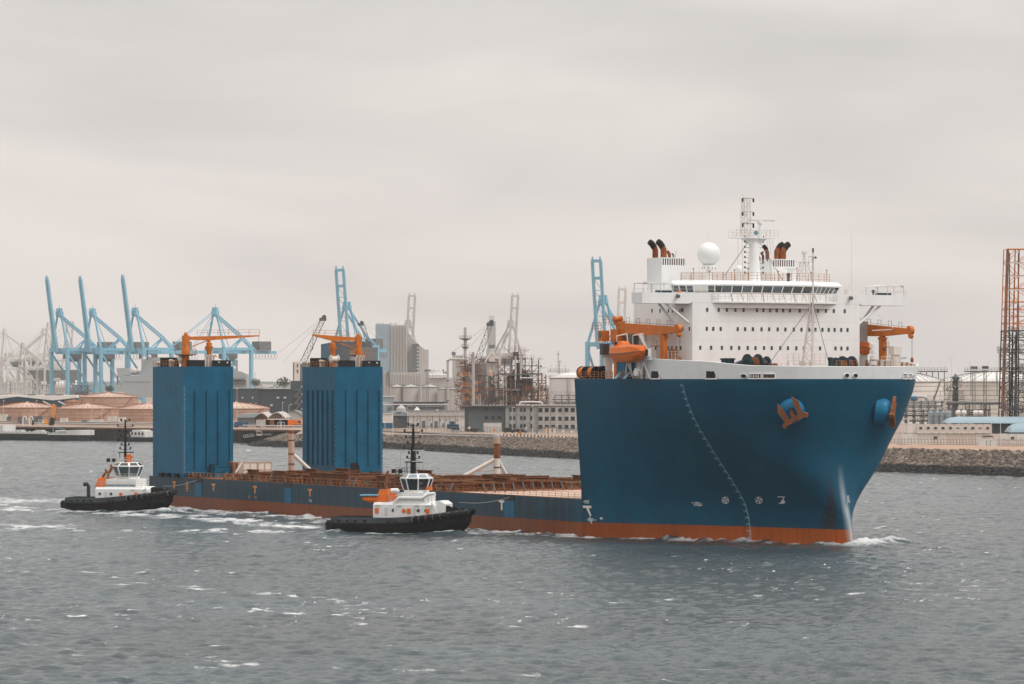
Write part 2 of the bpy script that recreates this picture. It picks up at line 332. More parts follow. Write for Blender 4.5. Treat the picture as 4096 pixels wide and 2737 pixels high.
    def build(s, name, mat, parent=None, world=False, smooth=True, label=None, kind=None):
        me = bpy.data.meshes.new(name); vs = s.v
        if parent is not None and world:
            l = parent.location; vs = [(a-l.x, b-l.y, c-l.z) for a, b, c in vs]
        me.from_pydata(vs, [], s.f); me.update()
        if smooth:
            me.polygons.foreach_set('use_smooth', [True]*len(me.polygons)); me.set_sharp_from_angle(angle=R(32))
        o = bpy.data.objects.new(name, me)
        for mm in (mat if isinstance(mat, list) else [mat]): me.materials.append(M(mm) if isinstance(mm, str) else mm)
        if parent is not None: o.parent = parent
        COL.objects.link(o)
        if label: o['label'] = label
        if kind: o['kind'] = kind
        return o
def thing(name, label, cat, loc=(0,0,0), rz=0., group=None):
    o = bpy.data.objects.new(name, None); COL.objects.link(o); o.empty_display_size = 1
    o.location = loc; o.rotation_euler = (0,0,rz); o['label'] = label; o['category'] = cat
    if group: o['group'] = group
    return o
def tag(o, label, cat, group=None):
    o['label'] = label; o['category'] = cat
    if group: o['group'] = group
    return o
def tree_copy(o, loc=None, rz=None, label=None, parent=None):
    c = o.copy(); COL.objects.link(c)
    if parent is not None: c.parent = parent
    for ch in list(o.children): tree_copy(ch, parent=c)
    if loc is not None: c.location = loc
    if rz is not None: c.rotation_euler = (0,0,rz)
    if label: c['label'] = label
    return c
def inst(src, parent, loc=None):
    c = src.copy(); COL.objects.link(c); c.parent = parent
    if loc is not None: c.location = loc
    return c
def text_mesh(body, size):
    """flat letter outlines of the built-in font as (verts2d, faces)"""
    cu = bpy.data.curves.new('lettering', 'FONT'); cu.body = body; cu.size = size; cu.resolution_u = 2
    o = bpy.data.objects.new('lettering', cu); COL.objects.link(o)
    dg = bpy.context.evaluated_depsgraph_get(); dg.update(); ev = o.evaluated_get(dg); me = ev.to_mesh()
    vs = [(v.co.x, v.co.y) for v in me.vertices]; fs = [tuple(p.vertices) for p in me.polygons]
    ev.to_mesh_clear(); bpy.data.objects.remove(o); bpy.data.curves.remove(cu)
    return vs, fs
# photo measurements -> metres at a stated distance
def X(px, D): return (px-2048)*D/F
def Z(py, D): return CH-(py-HY)*D/F

# ------------------------------------------------------------------ the ship's place: stem foot at SO_, bow towards the camera's right
SHR = R(-62.4); SC, SS = math.cos(SHR), math.sin(SHR); SO_ = (53.9, 635.0)
def s2w(x, y): return SO_[0]+x*SC-y*SS, SO_[1]+x*SS+y*SC
def w2s(X_, Y_): a, b = X_-SO_[0], Y_-SO_[1]; return a*SC+b*SS, -a*SS+b*SC
HZ = np.arange(0, 27, 2.)
H_HB = np.interp(HZ, [0,6,12,20,26], [21.5,21.5,21.9,22.5,22.9])
H_XT = np.interp(HZ, [0,3,6,9,13,17,21,26], [0,-.3,-1.2,-2.0,-2.2,-1.5,-.3,1.0])
H_M = np.interp(HZ, [0,4,8,14,26], [1.4,1.4,1.4,1.3,1.0])
H_R = np.array([1.9,2.1,2.65,3.5,5.17,6.86,8.68,10.5,12.1,13.8,15.3,16.6,17.6,18.38])
H_L = np.array([7.5,7.5,6.0,3.0,2.3,1.8,1.8,2.3,3.0,3.7,4.2,5.0,5.2,5.7])
XE = -50.0
def hpar(z):
    z = min(max(z, 0), 26); g = lambda a: float(np.interp(z, HZ, a))
    return g(H_HB), g(H_XT), g(H_M), g(H_R), g(H_L)
def hull_y(x, z):
    """half-breadth of the forebody"""
    B, xt, m, r, l = hpar(z)
    if x < XE: return B
    u = max(0., xt-x)
    return r*math.sqrt(1-math.exp(-u/l)) + (B-r)*(u/(xt-XE))**m

# ------------------------------------------------------------------ numpy noise
def vnoise(x, y, seed=0):
    r = np.random.default_rng(seed); T = r.random((256, 256)).astype(np.float32)
    xi = np.floor(x).astype(int); yi = np.floor(y).astype(int); fx = x-xi; fy = y-yi
    fx = fx*fx*(3-2*fx); fy = fy*fy*(3-2*fy)
    g = lambda a, b: T[a & 255, b & 255]
    return (g(xi,yi)*(1-fx)+g(xi+1,yi)*fx)*(1-fy)+(g(xi,yi+1)*(1-fx)+g(xi+1,yi+1)*fx)*fy
def fbm(x, y, o=4, seed=0):
    s = 0; a = 1.; t = 0
    for i in range(o): s = s+a*vnoise(x*2**i, y*2**i, seed+i); t += a; a *= .55
    return s/t
def segd(px, py, a, b):
    ax, ay = a; bx, by = b; dx, dy = bx-ax, by-ay; t = np.clip(((px-ax)*dx+(py-ay)*dy)/(dx*dx+dy*dy), 0, 1)
    return np.hypot(px-ax-t*dx, py-ay-t*dy), t

# ------------------------------------------------------------------ water
TUG_A = dict(loc=(X(1618, 690), 690), rz=R(-17)); TUG_B = dict(loc=(X(490, 806), 806), rz=R(-15))
def make_water():
    g = 1.0013; ny = int(math.log(1950/260)/math.log(g)); ys = 260*g**np.arange(ny); nx = 500
    xs = np.linspace(-.2, .2, nx)
    Y = np.repeat(ys[:, None], nx, 1); Xx = Y*xs[None, :]
    r = np.random.default_rng(3); H = np.zeros_like(Xx); DX = np.zeros_like(Xx); DY = np.zeros_like(Xx)
    for i in range(64):
        lam = 1.5*(1.030**i); k = 2*math.pi/lam; th = R(-100)+r.normal(0, .55); cx, cy = math.cos(th), math.sin(th)
        a = .0125*lam**.62*math.exp(-(lam/8.)**2)*r.uniform(.6, 1.3)
        fade = np.clip(1-(Y/lam-330)/500., 0, 1)
        ph = k*(Xx*cx+Y*cy)+r.uniform(0, 6.28)+ .9*vnoise(Xx/lam/3+i, Y/lam/3, i)
        H += fade*a*np.cos(ph); DX += fade*a*.6*cx*np.sin(ph); DY += fade*a*.6*cy*np.sin(ph)
    crest = H/H.std()
    H *= .85
    # gusts: rougher and calmer lanes
    gust = fbm(Xx/70, Y/160, 3, 40); H *= .75+.6*gust
    foam = np.zeros_like(H)
    n1 = fbm(Xx/2.4, Y/2.3, 4, 11); n2 = fbm(Xx/16, Y/34, 3, 22); n3 = fbm(Xx/1.1, Y/2.4, 3, 33)
    caps = np.clip((crest*.42+2.6*(n2-.5)+3.0*(n1-.5)-1.72)*1.5, 0, 1); foam = np.maximum(foam, caps)
    n4 = fbm(Xx/7, Y/22, 5, 91); n5 = fbm(Xx/40, Y/90, 3, 92)
    foam = np.maximum(foam, np.clip(1-np.abs(n4-.5)/.012, 0, 1)*np.clip((n5-.47)*7, 0, 1)*np.clip((n1-.36)*5, 0, 1)*.8)
    pale = np.clip(1-np.abs(Y-878-.12*(Xx+95))/34, 0, 1)*np.clip((-80-Xx)/14, 0, 1); foam = np.maximum(foam, pale*np.clip(.42+(n1-.45)*2.2, 0, .8))
    # long streaks of old foam in the foreground
    lines = [((-44, 385), (18, 336), 1.6), ((-40, 470), (5, 420), 1.6), ((-72, 560), (-10, 452), 1.2), ((8, 470), (74, 520), 1.0)]
    for a, b, wd in lines:
        w = 6*(fbm(Xx/14, Y/30, 2, 55)-.5); d, t = segd(Xx+w, Y+w*4, a, b)
        foam = np.maximum(foam, np.clip(1-d/wd/2.4, 0, 1)*np.clip((n1-.50)*5, 0, 1)*.85)
    sx, sy = (Xx-SO_[0])*SC+(Y-SO_[1])*SS, -(Xx-SO_[0])*SS+(Y-SO_[1])*SC
    hb = np.interp(sx, [-236,-50,-45,-38,-30,-19.3,-10,-4,0], [21.5,21.5,19.3,15.6,11.6,6.95,3.4,1.7,.1])
    dn = np.abs(sy)-hb                                  # distance outside the hull at the waterline
    along = (sx > -240) & (sx < 0)
    fw = 1.5+np.interp(sx, [-236,-120,-60,-20,0], [9,7,5,2.2,1.5])*(.35+1.0*fbm(sx/7, sy/7, 3, 66))
    near = np.where(along & (dn > -1), np.clip(1.15-dn/fw, 0, 1), 0)
    foam = np.maximum(foam, near*np.clip(.42+(n1-.40)*4.6, 0, 1))
    bump = near*(.22+1.0*np.clip(fbm(sx/4.5, sy/9, 3, 71)-.5, 0, 1)*2.6); H += bump
    # bow wave off the stem, trailing to the right of the picture
    d, t = segd(Xx, Y, (SO_[0]+1.0, SO_[1]-1), (SO_[0]+8.5, SO_[1]+15)); bw = np.clip(1-d/5.5, 0, 1)
    foam = np.maximum(foam, bw*np.clip(.25+(n1-.38)*4, 0, 1)); H += bw*bw*2.4*np.clip(n1-.15, 0, 1)
    # tug wakes
    for T, dirx in ((TUG_A, 1), (TUG_B, 1)):
        c, s = math.cos(T['rz']), math.sin(T['rz']); ax, ay = Xx-T['loc'][0], Y-T['loc'][1]; tx, ty = ax*c+ay*s, -ax*s+ay*c
        d, t = segd(tx, ty, (-13, -5.0), (13.5, -4.6)); w = np.clip(1-d/3.0, 0, 1)
        foam = np.maximum(foam, w*np.clip(.3+(n1-.40)*4.5, 0, 1))
        H += w*(.25+1.3*np.clip(vnoise(tx/3.6+3, ty/6, 5)-.45, 0, 1))
        wake = np.clip(1-np.abs(ty+ .10*tx+2)/(6+np.maximum(0, -tx)*.34), 0, 1)*np.clip((-tx-8)/8, 0, 1)*np.clip(1-(-tx-70)/60, 0, 1)
        foam = np.maximum(foam, wake*np.clip((fbm(Xx/4, Y/10, 5, 78)-.47)*4.2+.12, 0, .85)); H += wake*.25*(n3-.3)
        lee = np.clip(1-np.abs(ty+9+ .12*(-tx-14))/(2.2+np.abs(tx)*.04), 0, 1)*np.clip((16-tx)/6, 0, 1)*np.clip(1-(-tx-50)/40, 0, 1)
    cw = np.interp(sx, [-300,-236,-150,-90,-50,-10], [52,48,34,16,9,4]); churn = np.clip(1.1-np.abs(dn-cw*.45)/(cw*.5), 0, 1)*(sx > -330)*(sx < -2)*(sy < 0)*np.interp(sx, [-330,-236,-150,-90,-50,-10], [.3,.9,1,.6,.35,.1])
    foam = np.maximum(foam, churn*np.clip(.25*n2+(fbm(Xx/4.5, Y/11, 5, 77)-.46)*4.0, 0, .8))
    # broad churned race left between the tugs by the ship
    race = [(-79, 800), (-62, 768), (-47, 735), (-31, 704)]
    for a, b in zip(race, race[1:]):
        d, t = segd(Xx, Y*.3, (a[0], a[1]*.3), (b[0], b[1]*.3)); r_ = np.clip(1.15-d/4.6, 0, 1)
        foam = np.maximum(foam, r_*np.clip(.34+(fbm(Xx/3.5, Y/12, 5, 81)-.46)*2.6, 0, .82)); H += .12*r_*(n3-.3)
    d, t = segd(Xx, Y*.3, (-140, 905*.3), (-99, 868*.3)); r_ = np.clip(1.2-d/9, 0, 1); foam = np.maximum(foam, r_*np.clip(.34+(fbm(Xx/4, Y/16, 5, 82)-.46)*2.2, 0, .72))
    foam = np.clip(foam, 0, 1)
    hull_in = along & (dn < -.3); H = np.where(hull_in, 0, H)
    e = np.clip(np.minimum((Y-260)/12, (1950-Y)/60), 0, 1)*np.clip((.2-np.abs(xs)[None, :])*120, 0, 1); H = H*e-.22
    P = np.stack([Xx-DX*e, Y-DY*e, H], -1).reshape(-1, 3).astype(np.float32)
    me = bpy.data.meshes.new('water'); nyy, nxx = Xx.shape
    idx = np.arange(nyy*nxx).reshape(nyy, nxx); q = np.stack([idx[:-1,:-1], idx[:-1,1:], idx[1:,1:], idx[1:,:-1]], -1).reshape(-1, 4)
    me.vertices.add(len(P)); me.vertices.foreach_set('co', P.ravel()); nf = len(q)
    me.loops.add(nf*4); me.loops.foreach_set('vertex_index', q.ravel().astype(np.int32))
    me.polygons.add(nf); me.polygons.foreach_set('loop_start', np.arange(nf, dtype=np.int32)*4); me.update()
    me.polygons.foreach_set('use_smooth', np.ones(nf, bool))
    at = me.attributes.new('foam', 'FLOAT', 'POINT'); at.data.foreach_set('value', foam.ravel().astype(np.float32))
    o = bpy.data.objects.new('water', me); COL.objects.link(o); o['kind'] = 'structure'; me.materials.append(water_mat(True))
    b = MB(); b.add([(-9000,-600,-.9),(9000,-600,-.9),(9000,9000,-.9),(-9000,9000,-.9)], [(0,1,2,3)])
    w = b.build('open_water', water_mat(False), kind='structure')
def water_mat(f):
    m = bpy.data.materials.new('sea_water'); m.use_nodes = True; nt = m.node_tree; b = nt.nodes['Principled BSDF']
    tc = N(nt, 'ShaderNodeTexCoord')
    b.inputs['Base Color'].default_value = (.020, .038, .047, 1); b.inputs['IOR'].default_value = 1.333; b.inputs['Roughness'].default_value = .1
    mp = N(nt, 'ShaderNodeMapping', i={'Scale': (1., .55, 1.), 'Rotation': (0, 0, R(8))}); L(nt, tc.outputs['Object'], mp.inputs[0])
    n1 = N(nt, 'ShaderNodeTexNoise', i={'Scale': 1.9, 'Detail': 8.0, 'Roughness': .7, 'Distortion': .6}); L(nt, mp.outputs[0], n1.inputs['Vector'])
    bp = N(nt, 'ShaderNodeBump', i={'Strength': .95, 'Distance': .36}); L(nt, n1.outputs['Fac'], bp.inputs['Height']); L(nt, bp.outputs[0], b.inputs['Normal'])
    nc = N(nt, 'ShaderNodeTexNoise', i={'Scale': .02, 'Detail': 4.0}); L(nt, tc.outputs['Object'], nc.inputs['Vector'])
    rc = N(nt, 'ShaderNodeMapRange', i={1: .35, 2: .65, 3: .8, 4: 1.25}); L(nt, nc.outputs['Fac'], rc.inputs[0])
    sc = N(nt, 'ShaderNodeVectorMath', operation='SCALE', i={0: (.045, .070, .082)}); L(nt, rc.outputs[0], sc.inputs['Scale']); L(nt, sc.outputs[0], b.inputs['Base Color'])
    if f:
        a = N(nt, 'ShaderNodeAttribute', attribute_name='foam')
        nf = N(nt, 'ShaderNodeTexNoise', i={'Scale': 2.6, 'Detail': 8.0, 'Roughness': .75}); L(nt, mp.outputs[0], nf.inputs['Vector'])
        ad = N(nt, 'ShaderNodeMath', operation='MULTIPLY_ADD', i={1: 1.3, 2: -.65}); L(nt, nf.outputs['Fac'], ad.inputs[0])
        s = N(nt, 'ShaderNodeMath', operation='ADD'); L(nt, a.outputs['Fac'], s.inputs[0]); L(nt, ad.outputs[0], s.inputs[1])
        g = N(nt, 'ShaderNodeMapRange', i={1: .30, 2: .95, 4: .88}); L(nt, s.outputs[0], g.inputs[0])
        g0 = N(nt, 'ShaderNodeMapRange', i={1: .02, 2: .12}); L(nt, a.outputs['Fac'], g0.inputs[0])
        gg = N(nt, 'ShaderNodeMath', operation='MULTIPLY'); L(nt, g.outputs[0], gg.inputs[0]); L(nt, g0.outputs[0], gg.inputs[1])
        d = N(nt, 'ShaderNodeBsdfDiffuse', i={0: (.76, .78, .79, 1)}); mx = N(nt, 'ShaderNodeMixShader')
        L(nt, gg.outputs[0], mx.inputs[0]); L(nt, b.outputs[0], mx.inputs[1]); L(nt, d.outputs[0], mx.inputs[2])
        L(nt, mx.outputs[0], nt.nodes['Material Output'].inputs[0])
    return m
make_water()

# ------------------------------------------------------------------ far bank: waterline, revetment, ground
# (x, y) of the water's edge and the height of the bank's shoulder behind it
BANK = [(-110, 1655, 4.0), (-103, 1600, 4.4), (-75, 1580, 4.6), (-49, 1558, 4.6), (-20, 1460, 5.3), (21, 1346, 6.2), (60, 1250, 5.8), (105, 1159, 5.9), (140, 1095, 6.2), (185, 1020, 6.0), (300, 860, 6.0)]
QUAY = [(-900, 1900), (-226, 1809), (-126, 1716), (-88, 1676)]
def bank_pt(i, k):   # k 0..1 up the slope, offset landward
    x, y, z = BANK[i]; a = Vector(BANK[max(i-1, 0)][:2]); b = Vector(BANK[min(i+1, len(BANK)-1)][:2]); d = (b-a).normalized(); n = Vector((-d.y, d.x))
    if n.y < 0: n = -n
    return Vector((x, y, 0))+Vector((n.x, n.y, 0))*(-2+19*k)+Vector((0, 0, -1.2+(z+1.2)*k))
b = MB(); nb = len(BANK)
for i in range(nb): b.v += [tuple(bank_pt(i, 0)), tuple(bank_pt(i, 1))]
for i in range(nb-1): b.f.append((2*i, 2*i+2, 2*i+3, 2*i+1))
b.build('revetment', 'stone', kind='structure', smooth=False)
def lattice_pts(t):
    t = t*(nb-1); i = min(int(t), nb-2); f = t-i; return i, f
# armour stones: each a small irregular block
def stones():
    vs = []; fs = []; n = 30000
    base = np.array([(-1,-1,-1),(1,-1,-1),(1,1,-1),(-1,1,-1),(-1,-1,1),(1,-1,1),(1,1,1),(-1,1,1)])*.5
    ff = [(0,3,2,1),(4,5,6,7),(0,1,5,4),(1,2,6,5),(2,3,7,6),(3,0,4,7)]
    A = [(bank_pt(i, 0), bank_pt(i, 1)) for i in range(nb)]
    seg = [(A[i+1][0]-A[i][0]).length for i in range(nb-1)]; cum = np.cumsum([0]+seg)
    V = np.empty((n, 8, 3))
    for q in range(n):
        d = rng.random()*cum[-2]; i = int(np.searchsorted(cum, d))-1; i = max(0, min(i, nb-2)); f = (d-cum[i])/seg[i]; k = rng.random()**.9
        p = (A[i][0]*(1-f)+A[i+1][0]*f)*(1-k)+(A[i][1]*(1-f)+A[i+1][1]*f)*k
        s = rng.uniform(.5, 1.1); v = base*np.array([s*rng.uniform(.8,1.5), s*rng.uniform(.8,1.5), s*rng.uniform(.5,.9)])*rng.uniform(.7,1.2,(8,3))
        a = rng.uniform(0, 6.28); t = rng.uniform(-.5,.5); ca, sa, ct, st = math.cos(a), math.sin(a), math.cos(t), math.sin(t)
        M3 = np.array([[ca,-sa,0],[sa,ca,0],[0,0,1]])@np.array([[1,0,0],[0,ct,-st],[0,st,ct]])
        V[q] = v@M3.T+np.array([p.x, p.y, p.z+.12])
    P = V.reshape(-1, 3).astype(np.float32); Q = (np.array(ff)[None]+np.arange(n)[:, None, None]*8).reshape(-1, 4).astype(np.int32)
    me = bpy.data.meshes.new('armour_stones'); me.vertices.add(len(P)); me.vertices.foreach_set('co', P.ravel())
    me.loops.add(len(Q)*4); me.loops.foreach_set('vertex_index', Q.ravel()); me.polygons.add(len(Q)); me.polygons.foreach_set('loop_start', np.arange(len(Q), dtype=np.int32)*4); me.update()
    o = bpy.data.objects.new('armour_stones', me); COL.objects.link(o); me.materials.append(M('stone')); tag(o, 'grey brown armour stones covering the sloping bank', 'stones'); o['kind'] = 'stuff'
stones()
GZ = 5.5
# ground sheet behind quay and revetment
b = MB(); front = [(x, y, 5.5) for x, y in QUAY]+[(bank_pt(i, 1).x, bank_pt(i, 1).y, bank_pt(i, 1).z-.02) for i in range(1, nb)]
mid = []
for i, p in enumerate(front):
    mid.append((p[0]+(12 if i > 3 else 0), p[1]+(45 if i < len(front)-1 else 60), GZ))
far = [(p[0]*6-(2500 if i == 0 else 0), 14000, GZ) for i, p in enumerate(front)]
n = len(front); b.v = front+mid+far
for j in range(2):
    for i in range(n-1): b.f.append((j*n+i, j*n+i+1, (j+1)*n+i+1, (j+1)*n+i))
b.build('ground', 'earth', kind='structure', smooth=False)
# sheet-piled quay wall on the left with a concrete coping
b = MB(); c = MB()
for (x0, y0), (x1, y1) in zip(QUAY, QUAY[1:]):
    l = math.hypot(x1-x0, y1-y0); k = int(l/1.2); dx, dy = (x1-x0)/k, (y1-y0)/k
    if x0 < -500: k0 = int(k*.82)
    else: k0 = 0
    for i in range(k0, k):
        o = .35 if i % 2 else 0; b.add([(x0+dx*i, y0+dy*i-o, -1.5), (x0+dx*(i+.9), y0+dy*(i+.9)-o, -1.5), (x0+dx*(i+.9), y0+dy*(i+.9)-o, 4.9), (x0+dx*i, y0+dy*i-o, 4.9), (x0+dx*i, y0+dy*i+1, -1.5), (x0+dx*(i+.9), y0+dy*(i+.9)+1, -1.5), (x0+dx*(i+.9), y0+dy*(i+.9)+1, 4.9), (x0+dx*i, y0+dy*i+1, 4.9)],
              [(0,1,2,3), (1,5,6,2), (4,0,3,7)])
    c.beam((x0, y0, 5.15), (x1, y1, 5.15), 1.6, .7)
    b.add([(x0, y0+.6, -1.5), (x1, y1+.6, -1.5), (x1, y1+.6, 4.9), (x0, y0+.6, 4.9)], [(0,1,2,3)])
b.build('quay_wall', 'concrete_dark', kind='structure', smooth=False); c.build('quay_coping', 'brick_brown', kind='structure', smooth=False)
# sand strip above the stones on the right
b = MB(); k = 26; v = []
pts = [(96, 1198), (115, 1188), (136, 1158), (157, 1120), (187, 1070), (222, 1018)]
pl = []
for i in range(len(pts)-1):
    for j in range(6):
        t = j/6; pl.append((pts[i][0]*(1-t)+pts[i+1][0]*t, pts[i][1]*(1-t)+pts[i+1][1]*t))
for (x, y) in pl:
    for j, (dx, dy, z) in enumerate([(-1.5, -4, 5.35), (0, 0, 6.0), (3, 8, 6.7), (6, 17, 6.9), (10, 26, 6.0), (14, 34, 5.55)]):
        v.append((x+dx, y+dy, z+random.uniform(-.22, .22)))
b.v = v
for i in range(len(pl)-1):
    for j in range(5): b.f.append((i*6+j, (i+1)*6+j, (i+1)*6+j+1, i*6+j+1))
b.build('sand_bank', 'sand', kind='structure')
# ------------------------------------------------------------------ haze
def haze():
    b = MB().box(-2600, -60, -2.4, 2600, 9500, 240); m = bpy.data.materials.new('haze_air'); m.use_nodes = True; nt = m.node_tree; nt.nodes.clear()
    o = N(nt, 'ShaderNodeOutputMaterial'); v = N(nt, 'ShaderNodeVolumePrincipled', i={'Color': (.93, .90, .88, 1), 'Density': HAZE, 'Anisotropy': .0}); L(nt, v.outputs[0], o.inputs['Volume'])
    h = b.build('haze', m, smooth=False); h['kind'] = 'stuff'; h['label'] = 'thin grey air over the harbour'
HAZE = .000042
haze()

# =================================================================== THE HEAVY LIFT SHIP
SHIP = thing('heavy_lift_ship', 'huge blue semi-submersible heavy lift ship with white bridge block at its bow', 'ship', (SO_[0], SO_[1], 0), SHR)
def part(mb, name, mat, parent=SHIP, **k): return mb.build(name, mat, parent, **k)
# solve ship coordinates from photo measurements on known planes
def sx(px, y): k = (px-2048)/F; return (k*(635+y*SC)-53.9+y*SS)/(SC-k*SS)
def sy(px, x): k = (px-2048)/F; return (k*(635+x*SS)-53.9-x*SC)/(-SS-k*SC)
def sz(py, x, y): return CH-(py-HY)*(635+x*SS+y*SC)/F
def hull_at(px, py, side=-1):
    """point of the forebody shell seen at a place of the photo"""
    z = 15.; best = None
    for it in range(3):
        best = None; B, xt, *_ = hpar(z)
        for q in range(500):
            u = (xt-XE)*(q/499.)**1.6; x = xt-u; y = side*hull_y(x, z); wx, wy = s2w(x, y); e = abs(2048+F*wx/wy-px)
            if best is None or e < best[0]-1e-6: best = (e, x, y, wy)
            elif best[0] < 4 and e > best[0]+2: break
        z = CH-(py-HY)*best[3]/F
    return best[1], best[2], z
def shell(x, z, side=-1, off=.04):
    """shell point nudged outward along the local normal"""
    e = .05; y = hull_y(x, z); dx = (hull_y(x+e, z)-hull_y(x-e, z))/(2*e); dz = (hull_y(x, z+e)-hull_y(x, z-e))/(2*e)
    n = Vector((-dx, 1, -dz)).normalized()
    return Vector((x, y, z))*1.0+n*off if side > 0 else Vector((x+n.x*off, -(y+n.y*off), z+n.z*off))
# hull forebody
def hull():
    b = MB(); zs = [-3, 0]+[i*1.0 for i in range(1, 27)]+[26.4]; ns = 56
    for side in (-1, 1):
        o = len(b.v)
        for z in zs:
            B, xt, *_ = hpar(z)
            for j in range(ns+1):
                x = xt-(xt-XE)*(j/ns)**2.1; b.v.append((x, side*hull_y(x, z), z))
        for i in range(len(zs)-1):
            for j in range(ns):
                q = (o+i*(ns+1)+j, o+i*(ns+1)+j+1, o+(i+1)*(ns+1)+j+1, o+(i+1)*(ns+1)+j); b.f.append(q if side > 0 else q[::-1])
    # aft bulkhead of the forebody
    v = [(XE, -hull_y(XE, z), z) for z in (0, 6, 12, 18, 26.4)]; w = [(XE, hull_y(XE, z), z) for z in (26.4, 18, 12, 6, 0)]
    b.add(v+w, [tuple(range(10))])
    # long low midbody and stern
    A = -240.
    for y0, y1 in ((21.5, 23.6),): b.box(-239, y0, 1.5, -216, y1, 6.19)
    for y in (-21.5, 21.5):
        n = 24
        for k in range(n):
            x0, x1 = XE+(A+1-XE)*k/n, XE+(A+1-XE)*(k+1)/n; b.add([(x0, y, -3), (x1, y, -3), (x1, y, 6.2), (x0, y, 6.2)], [(0,1,2,3)])
        b.add([(A+1, y, -3), (A, y*.9, -3), (A, y*.9, 6.2), (A+1, y, 6.2)], [(0,1,2,3)])
    b.add([(A, -19.35, -3), (A, 19.35, -3), (A, 19.35, 6.2), (A, -19.35, 6.2)], [(0,1,2,3)])
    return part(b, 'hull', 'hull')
HULL = hull()
# decks
b = MB(); pts = [(-1.2+.0, 0)]; row = []
for j in range(41):
    x = .9-50.9*(j/40)**1.8; row.append((x, hull_y(x, 26)-.12))
b.v = [(x, -y, 26.38) for x, y in row]+[(x, y, 26.38) for x, y in row]
b.f = [(j, j+1, 41+j+1, 41+j) for j in range(40)]
FDECK = part(b, 'forecastle_deck', 'deck_rust', smooth=False)
b = MB().add([(XE, -21.44, 6.2), (-100, -21.44, 6.2), (-100, 21.44, 6.2), (XE, 21.44, 6.2)], [(0,1,2,3)])
part(b, 'cargo_deck', 'deck_pink', smooth=False, label='bare pale pink stretch of cargo deck behind the bow')
b = MB().add([(-100, -21.44, 6.2), (-239, -21.44, 6.2), (-240, -19.3, 6.2), (-240, 19.3, 6.2), (-239, 21.44, 6.2), (-100, 21.44, 6.2)], [(0,1,2,3,4,5)])
b.box(-190, -21.3, 6.204, -214, -17, 6.208)
part(b, 'cargo_deck', 'deck_rust', smooth=False)
b = MB()
for y in (-21.4, 21.4): b.beam((XE, y, 6.26), (-228, y, 6.26), .12, .16)
part(b, 'deck_edge_bar', 'crib_tan')
b = MB().rail([(-50.5, -21.3, 6.2), (-99, -21.3, 6.2)], 1.15, 2.3, .035, 3); part(b, 'deck_railing', 'rail_orange')
b = MB().rail([(-99, -21.3, 6.2), (-226, -21.3, 6.2)], 1.2, 1.9, .04, 2)
for i in range(30):   # leaning stays between the stanchions
    x = -100-i*4.1-random.random(); b.beam((x, -21.3, 6.2), (x-1.1, -21.3, 7.4), .06)
part(b, 'deck_railing', 'rail_orange')
b = MB().rail([(-52, 21.3, 6.2), (-226, 21.3, 6.2)], 1.1, 2.2, .03, 3); part(b, 'deck_railing', 'rail_orange')
# bulwark
def bul_z(x): return float(np.interp(x, [-40, -33, -22, -12, -5, 1], [29.95, 29.9, 29.45, 29.1, 28.45, 28.3]))
def bulwark():
    b = MB(); n = 60; XB = sx(2585, -21.9); rows = []
    for side in (-1, 1):
        o = len(b.v)
        for j in range(n+1):
            x = 1.0-(1.0-XB)*(j/n)**1.9; y = hull_y(x, 26); e = .05; dx = (hull_y(x+e, 26)-hull_y(x-e, 26))/(2*e) if x < .9 else -9
            nn = Vector((-dx, 1)).normalized(); zt = bul_z(x); fl = .16*(zt-26)
            if j == n: zt = 29.9
            for (off, z) in ((.02, 26.34), (.02+fl, zt), (-.16+fl, zt+.05), (-.22+fl, zt), (-.3, 26.4)):
                b.v.append((x+nn.x*off, side*max(0, y+nn.y*off) if j else 0, z))
        for j in range(n):
            for k in range(4):
                q = (o+j*5+k, o+(j+1)*5+k, o+(j+1)*5+k+1, o+j*5+k+1); b.f.append(q if side > 0 else q[::-1])
        # raked aft end
        x0 = XB; yy = hull_y(XB, 26)
        e0 = o+n*5; k = len(b.v)
        b.v += [(XB-2.2, side*(yy+.05), 26.35), (XB-2.2, side*(yy-.25), 26.4)]
        b.f += [(e0, k, e0+1) if side > 0 else (e0, e0+1, k), (e0+4, e0+3, k+1) if side > 0 else (e0+4, k+1, e0+3), (e0+1, k, k+1, e0+3) if side > 0 else (e0+1, e0+3, k+1, k)]
    return part(b, 'bulwark', 'white_paint')
bulwark()
for side in (1, -1):
    for j in range(14):
        x = -1.5-j*2.2; y = hull_y(x, 26)-.35; part(MB().beam((x, side*y, 26), (x, side*(y+.3), bul_z(x)-.1), .12, .3), 'bulwark_stay', 'rail_orange')
